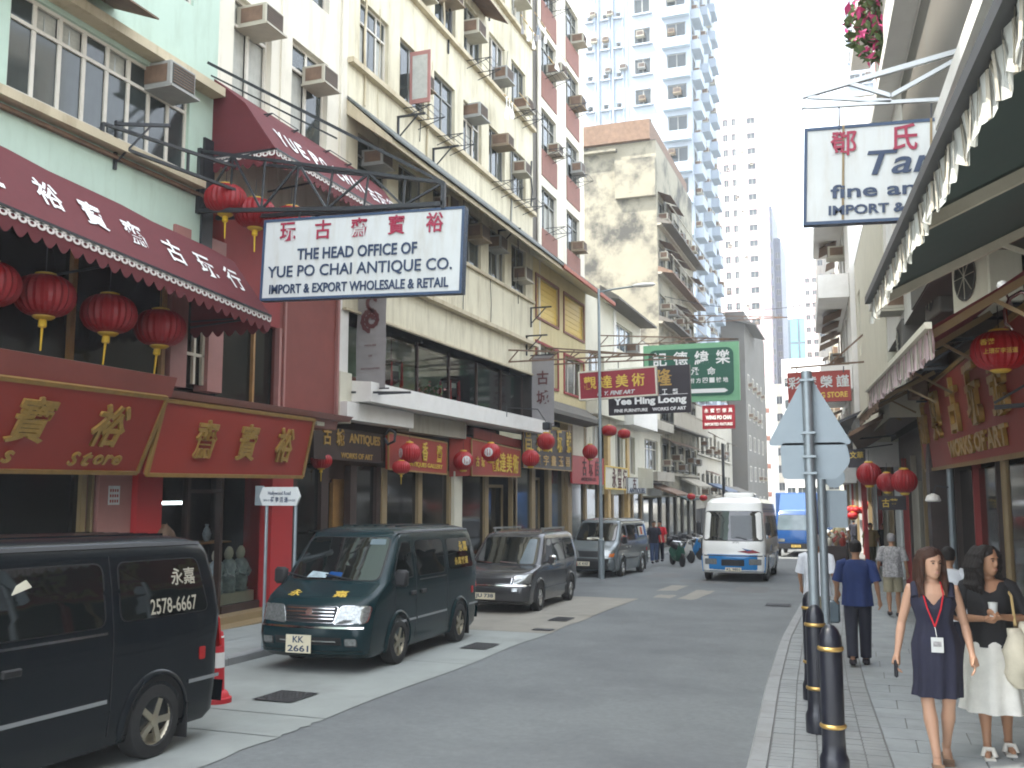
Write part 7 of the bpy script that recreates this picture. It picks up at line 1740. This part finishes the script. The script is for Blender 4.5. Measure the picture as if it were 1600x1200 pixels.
def hand(b, w_, d, side, curl=.5, s=1.0, detail=True):
    """w_: wrist, d: direction the hand hangs"""
    d = V(d).normalized(); w_ = V(w_); a = d.cross(V((0,1,0))).normalized() if abs(d.y) < .9 else V((1,0,0)); pn = a.cross(d).normalized()
    k1 = w_+d*.09*s
    b.tube([w_, w_+d*.04*s, k1], [.024*s,.032*s,.034*s], 8)
    b.tube([w_+d*.03*s-pn*.02*s, k1-pn*.026*s], [.020*s,.018*s], 7); b.tube([w_+d*.03*s+pn*.02*s, k1+pn*.026*s], [.020*s,.018*s], 7)
    if not detail: b.tube([k1, k1+d*.07*s+a*side*-.02*s], [.03*s,.018*s], 8); return
    for i, L_ in enumerate((.068,.078,.073,.058)):
        o = pn*(-.032+.021*i)*s; p0 = k1+o; c = curl*(1+.12*i)
        p1 = p0+(d*math.cos(c*.5)-a*side*math.sin(c*.5))*L_*.5*s; p2 = p1+(d*math.cos(c)-a*side*math.sin(c))*L_*.33*s; p3 = p2+(d*math.cos(c*1.5)-a*side*math.sin(c*1.5))*L_*.26*s
        b.tube([p0-d*.01, p1, p2, p3], [.0100*s,.0095*s,.0088*s,.007*s], 7)
    t0 = w_+d*.03*s-pn*.03*s; b.tube([t0, t0+d*.03*s-pn*.025*s-a*side*.006, t0+d*.065*s-pn*.030*s-a*side*.02*s], [.014*s,.012*s,.008*s], 7)
def person(label, loc, rz, P, skin='skin', vox=.011, hands=True, group=None):
    """P: joint positions in metres for a 1.68 m figure facing -y"""
    t = put(None, 'person', loc=loc, rz=rz, label=label, cat='person', group=group)
    b = MB(); f = P.get('fem', True); sw = .165 if f else .195
    hx, hy, hz = P.get('hip', (0,0,.90)); 
    # trunk
    ell(b, [((hx,hy,hz-.10),.145 if f else .135,.10),((hx,hy,hz),.165 if f else .15,.115),((hx*.8,hy,hz+.10),.135,.095),((hx*.5,hy,hz+.20),.115 if f else .135,.085),((0,hy*.5,hz+.32),.135 if f else .155,.10),((0,0,hz+.43),.150 if f else .18,.10),((0,.01,hz+.50),.12,.075),((0,.015,hz+.52),.06,.055),((0,.01,hz+.55),.050,.05),((0,0,hz+.60),.047,.05)])
    if f:
        for s_ in (1,-1): ell(b, [((s_*.065,-.06,hz+.30),.02,.02),((s_*.068,-.075,hz+.335),.055,.045),((s_*.065,-.06,hz+.385),.045,.03)], 12)
    # head
    hc = V((0,-.02,hz+.665)); yaw = P.get('head', 0); hb = MB()
    prof = [(-.118,.020,.03,-.035),(-.108,.035,.045,-.030),(-.090,.052,.062,-.018),(-.06,.062,.078,-.006),(-.03,.068,.086,0),(0,.073,.092,.004),(.03,.075,.096,.008),(.06,.073,.094,.010),(.09,.062,.080,.010),(.108,.045,.058,.010),(.118,.02,.028,.01)]
    ell(hb, [((0,y_,z_),rx,ry) for z_, rx, ry, y_ in prof], 24)
    ell(hb, [((0,-.088,-.042),.010,.008),((0,-.097,-.028),.012,.012),((0,-.092,.0),.009,.012),((0,-.084,.022),.007,.008)], 10)     # nose
    ell(hb, [((0,-.078,-.082),.020,.012),((0,-.084,-.074),.024,.012),((0,-.083,-.066),.022,.011),((0,-.078,-.058),.016,.01)], 10)      # mouth
    hb.tube([(-.045,-.080,.026),(-.02,-.086,.028),(.02,-.086,.028),(.045,-.080,.026)], .007, 6)                                     # brow
    for s_ in (1,-1): ell(hb, [((s_*.074,.01,-.04),.006,.012),((s_*.080,.012,-.01),.010,.018),((s_*.078,.012,.022),.008,.015)], 8)
    cy, sy = math.cos(yaw), math.sin(yaw)
    hv = [(hc.x+x*cy-y*sy, hc.y+x*sy+y*cy, hc.z+z) for x, y, z in hb.v]; b.add(hv, hb.f)
    b.tube([(0,.01,hz+.50),(0,.0,hz+.57),tuple(hc+V((0,.01,-.03)))], [.052,.048,.05], 10)
    def hp(x, y, z): return (hc.x+x*cy-y*sy, hc.y+x*sy+y*cy, hc.z+z)
    # limbs
    for i, s_ in enumerate((-1, 1)):
        sh = V((s_*sw, .01, hz+.455)); el = V(P['el'][i]); wr = V(P['wr'][i])
        b.tube([V((s_*.08,.01,hz+.45)), sh, sh.lerp(el,.3), sh.lerp(el,.75), el, el.lerp(wr,.25), el.lerp(wr,.6), wr], [.055,.050 if f else .058,.043 if f else .05,.037 if f else .043,.034,.037,.030,.023], 10)
        hd = P.get('hd', [None,None])[i] or (wr-el); hand(b, wr, hd, s_, P.get('curl', (.5,.5))[i], 1.0, hands)
        hj = V((hx+s_*.085, hy, hz-.04)); kn = V(P['kn'][i]); an = V(P['an'][i])
        b.tube([hj, hj.lerp(kn,.35), hj.lerp(kn,.8), kn, kn.lerp(an,.15), kn.lerp(an,.35), kn.lerp(an,.7), an], [.088,.082,.058,.052,.049,.055,.038,.031], 12)
        td = V(P.get('toe', [(0,-1,0)]*2)[i]).normalized()
        b.tube([an+V((0,0,.01))-td*.03, an-V((0,0,.045))+td*.02, an-V((0,0,.055))+td*.10, an-V((0,0,.062))+td*.17], [.032,.034,.032,.018], 9); b.tube([an-td*.035-V((0,0,.04)), an-V((0,0,.045))+td*.03], [.028,.03], 8)
    body = remesh(b, 'body', M[skin], t, vox)
    # eyes and lips
    for s_ in (1,-1):
        e = MB(); ell(e, [((0,0,-.006),.003,.003),((0,0,0),.012,.006),((0,0,.006),.003,.003)], 10); o = e.build('eye', M['hair'], t, 60, loc=hp(s_*.030,-.089,.004)); o.rotation_euler = (0,0,yaw)
        e = MB(); e.tube([hp(s_*.018,-.092,.022),hp(s_*.034,-.090,.026),hp(s_*.048,-.080,.021)], .0035, 5); e.build('eyebrow', M['hair'], t)
    e = MB(); ell(e, [((0,0,-.007),.008,.003),((0,0,0),.020,.007),((0,0,.007),.008,.003)], 12); o = e.build('lips', M['rose'], t, 60, loc=hp(0,-.0915,-.070)); o.rotation_euler = (0,0,yaw)
    return t, hp, hz
def garment(t, name, m, rings, fold=0, nf=7, n=48, seed=0, ph=0, vneck=0):
    b = MB(); R = []
    def vn(f): return max(0, math.cos((f-.75)*2*PI))**14
    for j, (c, rx, ry, fa) in enumerate(rings):
        R.append([(c[0]+(rx+fa*math.cos(nf*2*PI*k/n+ph+j*.13)*(1+.5*math.sin(3*2*PI*k/n+seed)))*math.cos(2*PI*k/n), c[1]+(ry+fa*math.cos(nf*2*PI*k/n+ph+j*.13))*math.sin(2*PI*k/n)-(vneck*.25*vn(k/n) if j < 3 else 0), c[2]-vneck*vn(k/n)*(1,.9,.5,.15)[j] if j < 4 else c[2]) for k in range(n+1)])
    R = [[(lambda q, f: (q[0]+f*q[0]*.5, q[1]+f*q[1]*.5, q[2]))(q, .09*noise.noise(V((q[0]*9+seed, q[1]*9, q[2]*26)))) for q in r[:-1]] for r in R]; R = [r+[r[0]] for r in R]
    b.grid(R); return b.build(name, m, t, 80)
def sleeve(t, pts, r, m, name='sleeve'):
    b = MB(); b.tube(pts, r, 14, cap=False); return b.build(name, m, t, 80)
def hair_cap(t, hp, m, locks=None, vox=.012, r=1.0, name='hair', fringe=.045):
    b = MB(); rings = []
    for z_, rx, ry, y_ in [(-.04,.074,.06,.045),(.0,.082,.078,.034),(.035,.085,.092,.022),(.06,.084,.100,.012),(.085,.077,.094,.012),(.11,.060,.072,.012),(.128,.036,.044,.012),(.134,.01,.012,.012)]:
        rings.append((hp(0, y_, z_), rx*r, ry*r))
    ell(b, rings, 20)
    for L_ in (locks or []): b.tube([hp(*p[:3]) if len(p) == 4 else p for p in L_[0]], L_[1], 8)
    return remesh(b, name, m, t, vox, 1)
def gY(Y): return gp(Y)
# 1 -- woman in the navy dress
wx_, wy_ = atY(1460,1000,9.15).x, 9.15
t, hp, hz = person('woman in a sleeveless navy dress with a red lanyard walking towards the camera', (wx_, wy_, gp(wy_)), 0,
  dict(hip=(.01,0,.90), el=[(-.24,.05,1.08),(.235,.06,1.08)], wr=[(-.285,-.02,.84),(.27,-.04,.86)], kn=[(-.075,-.06,.50),(.085,-.02,.49)], an=[(-.03,-.16,.085),(.06,.12,.11)], toe=[(0,-1,-.05),(.1,-.9,-.45)], head=.45, curl=(.9,.55)), vox=.0065)
D = M['navydress']; t.scale = (1.06,1.06,1.07)
garment(t, 'dress', D, [((0,.012,1.385),.085,.060,0),((0,.01,1.365),.150,.085,0),((0,.005,1.31),.168,.112,.002),((0,-.012,1.24),.170,.135,.004),((0,-.01,1.18),.150,.122,.005),((.005,0,1.10),.137,.112,.006),((.01,0,1.02),.158,.128,.008),((.01,0,.93),.184,.148,.009),((.01,0,.83),.186,.150,.010),((.01,-.01,.72),.180,.148,.012),((.01,-.01,.62),.178,.148,.015),((.0,-.01,.53),.182,.152,.02)], nf=9, vneck=.14)
for s_ in (-1,1): b = MB(); b.tube([(s_*.13,-.07,1.30),(s_*.135,-.02,1.395),(s_*.125,.05,1.36)], [.035,.03,.03], 8); b.build('shoulder_strap', D, t, 60)
# neckline skin patch
lk = []
for i in range(16):
    s_ = -1 if i % 2 else 1; o = .045+.004*i; y0 = -.02+.012*(i//2)
    lk.append(([hp(s_*.05, y0, .10), hp(s_*.088, y0+.0, .02), hp(s_*(.095), y0+.01, -.08), (hp(s_*(.09),y0,0)[0]*.9+s_*.02, -.05+.012*(i//2)-.02, hz+.52-.01*i), (s_*(.10+.003*i), -.09+.018*(i//2), hz+.40-.012*(i % 5))], [.022,.028,.03,.026,.008]))
for i in range(44):
    s_ = -1 if i % 2 else 1; y0 = random.uniform(-.045,.07); j = random.uniform(-.008,.012); w1 = random.uniform(-.012,.012)
    lk.append(([hp(s_*.04, y0, .118), hp(s_*(.084+j), y0, .03), hp(s_*(.100+j), y0+w1, -.06), hp(s_*(.108+j+w1), y0, -.15), hp(s_*(.10+j-w1), y0-.02+w1, -.235-.05*random.random())], [.007,.012,.012,.010,.003]))
hair_cap(t, hp, M['hairb'], lk, .0065)
b = MB(); P_ = [(-.062,-.03,1.42),(-.075,-.105,1.33),(-.05,-.155,1.22),(.0,-.158,1.08)]; b.tube(P_, .006, 5); b.tube([(.062,-.03,1.42),(.075,-.105,1.33),(.05,-.155,1.22),(.0,-.158,1.08)], .006, 5); b.build('lanyard', M['redlanyard'], t)
b = MB(); b.tube([(0,-.158,1.08),(0.01,-.162,1.0)], .004, 5); b.build('badge_clip', M['chrome'], t)
b = MB(); b.box(-.035,.055,-.172,-.168,.885,1.0); b.build('badge', M['signwhite'], t)
b = MB(); b.box(-.02,.04,-.1735,-.1725,.93,.97); b.build('badge_print', M['patterned'], t)
b = MB(); b.bbox(-.315,-.285,-.10,-.02,.66,.80,.012); b.build('clutch_phone', M['blackp'], t, 40)
for i, (x, y, z, tx) in enumerate(((-.03,-.16,.012,0),(.06,.10,.03,.25))):
    b = MB(); b.box(-.04,.04,-.19,.06,0,.014); b.box(-.042,.042,-.15,-.12,.014,.05); o = b.build('sandal', M['rust'], t, loc=(x,y,z)); o.rotation_euler = (tx,0,0)
# 2 -- woman in the white skirt
wx2, wy2 = atY(1548,1000,9.75).x, 9.75
t, hp, hz = person('woman in a black top and long white skirt holding a drink and a cream bag', (wx2, wy2, gp(wy2)), 0,
  dict(hip=(0,0,.89), el=[(-.27,-.02,1.08),(.28,-.01,1.09)], wr=[(-.06,-.22,1.10),(.06,-.22,1.12)], kn=[(-.08,-.05,.48),(.09,.02,.48)], an=[(-.08,-.12,.09),(.10,.08,.09)], toe=[(-.1,-1,0),(.1,-1,0)], head=.75, curl=(1.0,1.0)), skin='skin2', vox=.0065)
t.scale = (1.07,1.07,1.08)
garment(t, 'top', M['blacktop'], [((0,.012,1.40),.075,.058,0),((0,.01,1.375),.165,.085,0),((0,.0,1.30),.185,.125,.004),((0,-.01,1.22),.182,.142,.006),((0,0,1.10),.165,.128,.008),((0,0,1.0),.172,.132,.010),((0,0,.90),.182,.142,.012),((0,0,.86),.186,.146,.012)], nf=7, vneck=.08)
for s_, i in ((-1,0),(1,1)):
    el = V([(-.27,-.02,1.08),(.28,-.01,1.09)][i]); sh = V((s_*.165,.01,1.345)); sleeve(t, [V((s_*.11,.01,1.37)), sh, sh.lerp(el,.5), sh.lerp(el,.95)], [.058,.064,.062,.066], M['blacktop'])
garment(t, 'skirt', M['whiteskirt'], [((0,0,.92),.150,.118,0),((0,0,.88),.190,.148,.005),((0,0,.78),.200,.158,.010),((0,-.01,.65),.21,.168,.014),((0,-.01,.52),.225,.18,.018),((0,-.01,.40),.245,.20,.022),((0,-.01,.34),.25,.205,.024)], nf=8)
lk = []
for i in range(22):
    s_ = -1 if i % 2 else 1; y0 = -.03+.011*(i//2); w1 = .02*math.sin(i*2.1)
    lk.append(([hp(s_*.05,y0,.10), hp(s_*.10,y0+.01,.03), hp(s_*(.115+w1),y0+.02,-.05), hp(s_*(.10-w1),y0+.03,-.13), hp(s_*(.125+w1),y0+.03,-.20), hp(s_*.11,y0+.03,-.27)], [.024,.034,.036,.034,.03,.012]))
for i in range(60):
    s_ = -1 if i % 2 else 1; y0 = random.uniform(-.04,.09); j = random.uniform(-.005,.022); f_ = random.uniform(0,6)
    lk.append(([hp(s_*.04, y0, .122)]+[hp(s_*(.095+j+.016*math.sin(f_+q*1.7)), y0+.018*math.cos(f_+q*1.9), .05-.055*q) for q in range(7)], [.008]+[.014]*6+[.003]))
hair_cap(t, hp, M['hair'], lk, .0065)
b = MB(); b.lathe([(.028,0),(.036,.10),(.038,.11)], 14, c=(0,-.285,1.13)); b.build('drink_cup', M['signwhite'], t, 40)
b = MB(); rr = []
for j in range(9):
    z = 1.03-.09*j*.9; rr.append(((.12+.02*math.sin(j*1.7),-.19-.03*math.sin(j/8*PI),z), .06+.05*math.sin(PI*j/8)**.6, .04+.04*math.sin(PI*j/8)))
ell(b, [((c[0]+.04, c[1], 1.03-(1.03-c[2])*.72), a_*.85, b2) for c, a_, b2 in rr], 22); b.v = [(x+.010*math.sin(z*22+x*9), y+.010*math.sin(z*17+x*14), z) for x, y, z in b.v]; b.build('bag', M['creambag'], t, 60)
b = MB(); ell(b, [((.23,-.12,1.08),.02,.02),((.25,-.14,1.05),.06,.055),((.26,-.15,.97),.075,.07),((.265,-.15,.88),.07,.065),((.26,-.14,.82),.05,.05),((.26,-.14,.80),.02,.02)], 16); b.v = [(x+.008*math.sin(z*24+x*12), y+.008*math.sin(z*19), z) for x, y, z in b.v]; b.build('jacket_over_arm', M['creambag'], t, 60)
b = MB(); b.tube([(.10,.05,1.38),(.16,-.1,1.28),(.17,-.17,1.05)], .012, 6); b.build('bag_strap', M['ochre'], t)
for (x, y, z) in ((-.08,-.12,.0),(.10,.08,.0)):
    b = MB(); b.box(-.04,.04,-.20,.05,0,.02); b.tube([(-.045,-.12,.02),(-.03,-.10,.075),(.03,-.10,.075),(.045,-.12,.02)], .022, 7); b.build('sandal', M['shoew'], t, 40, loc=(x, y, z))
# 3 -- man in the blue shirt, walking away
def man(label, x, Y, rz, shirt, legs, hair='hair', shorts=False, stride=.12, s=1.0, bend=0, skin='skin2', dress=None, arms=None, group=None, feet='shoe'):
    P = dict(fem=False, hip=(0,0,.93), el=[(-.26,.06,1.13),(.26,-.02,1.13)], wr=[(-.29,-.04,.90),(.28,-.16,.93)], kn=[(-.09,-stride*.6,.52),(.09,stride*.2,.51)], an=[(-.085,-stride,.09),(.085,stride*1.5,.12)], head=0, curl=(.6,.6))
    if arms: P.update(arms)
    t, hp, hz = person(label, (x, Y, gp(Y)), rz, P, skin=skin, vox=.012, hands=True, group=group); t.scale = (s,s,s)
    garment(t, 'shirt', M[shirt], [((0,.012,1.455),.07,.06,0),((0,.01,1.42),.185,.09,0),((0,0,1.33),.215,.125,.004),((0,0,1.2),.20,.13,.006),((0,0,1.08),.185,.128,.009),((0,0,.96),.19,.138,.012),((0,0,.82),.205,.155,.010)], nf=6)
    for s_, i in ((-1,0),(1,1)):
        el = V(P['el'][i]); sh = V((s_*.195,.01,1.385)); sleeve(t, [V((s_*.12,.01,1.41)), sh, sh.lerp(el,.5), sh.lerp(el,.92)], [.062,.075,.072,.078], M[shirt])
        kn = V(P['kn'][i]); an = V(P['an'][i]); hj = V((s_*.085,0,.90)); e_ = [hj+V((0,0,.02)), hj.lerp(kn,.3), hj.lerp(kn,.85), kn.lerp(an,.0)] if shorts else [hj+V((0,0,.0)), hj.lerp(kn,.3), kn, kn.lerp(an,.5), kn.lerp(an,.97)]
        sleeve(t, e_, [.098,.106,.105,.108] if shorts else [.098,.100,.085,.078,.074], M[legs], 'trouser_leg')
        b = MB(); b.bbox(-.05,.05,-.20,.07,0,.085,.03); b.build('shoe', M[feet], t, 40, loc=(an.x, an.y, max(0, an.z-.09)))
    garment(t, 'trouser_seat', M[legs], [((0,0,1.0),.155,.11,0),((0,0,.92),.165,.12,0),((0,0,.84),.165,.12,0),((0,0,.78),.12,.09,0)])
    hair_cap(t, hp, M[hair], None, .012, 1.02)
    return t, hp
man('man in a dark blue shirt walking away past the bollards', atY(1342,1000,14.5).x, 14.5, PI, 'blueshirt', 'darktrouser', stride=.12)
tw, hpw = man('man in a white shirt half hidden behind the sign posts', atY(1278,950,15.8).x, 15.8, PI-.2, 'whiteshirt', 'khaki', hair='hairg', stride=.05, s=1.02)
b = MB(); b.bbox(-.12,.12,-.06,.06,0,.34,.03); t = put(None, 'carrier_bag', loc=(atY(1300,960,15.6).x, 15.6, gp(15.6)+.45), label='pale blue carrier bag beside the man in the white shirt', cat='bag'); b.build('bag', M['farglass'], t, 40)
man('older man in a grey patterned shirt and khaki shorts seen from behind', atY(1395,900,21.5).x, 21.5, PI, 'patterned', 'khaki', hair='hairg', shorts=True, stride=.03, s=.98)
man('person in a white top standing in shadow behind the woman in navy', atY(1483,900,13.2).x, 13.2, PI-.3, 'whiteshirt', 'darktrouser', stride=.03, s=.98)
man('far walker in an ochre shirt carrying a bag in the sunlit gap', atY(1361,850,40).x, 40, .1, 'ochre', 'olive', stride=.1)
man('far walker in black beside the one in ochre', atY(1382,850,41).x, 41, .1, 'blacktop', 'darktrouser', stride=.08)
man('far pedestrian in blue jeans by the left hand shops behind the silver van', atY(1022,850,39.5).x, 39.5, .3, 'darktrouser', 'denim', stride=.05)
man('far pedestrian in a red top beside the one in jeans', atY(1031,850,40.5).x, 40.5, 0, 'redlanyard', 'darktrouser', stride=.05)
random.seed(44)
for i, (px, Y, sh, l) in enumerate([(1303,52,'denim','tiny figure in blue among the far stalls'),(1318,56,'whiteshirt','tiny figure in white among the far stalls'),(1312,48,'olive','tiny figure in olive beside the stalls'),(1335,60,'darktrouser','tiny dark figure at the end of the right pavement')]):
    man(l, atY(px,850,Y).x, Y, PI*(i % 2), sh, 'darktrouser', stride=.1)
# dog-eared details: overhead cables across the street
t = thing('overhead_cable', 'thin cable sagging high across the street before the stained tenement', 'cable', (-11,58,12))
b = MB(); b.tube([(13*f, 0, -1.2*math.sin(PI*f)) for f in [k/14 for k in range(15)]], .02, 5); b.build('cable', M['black_iron'], t)
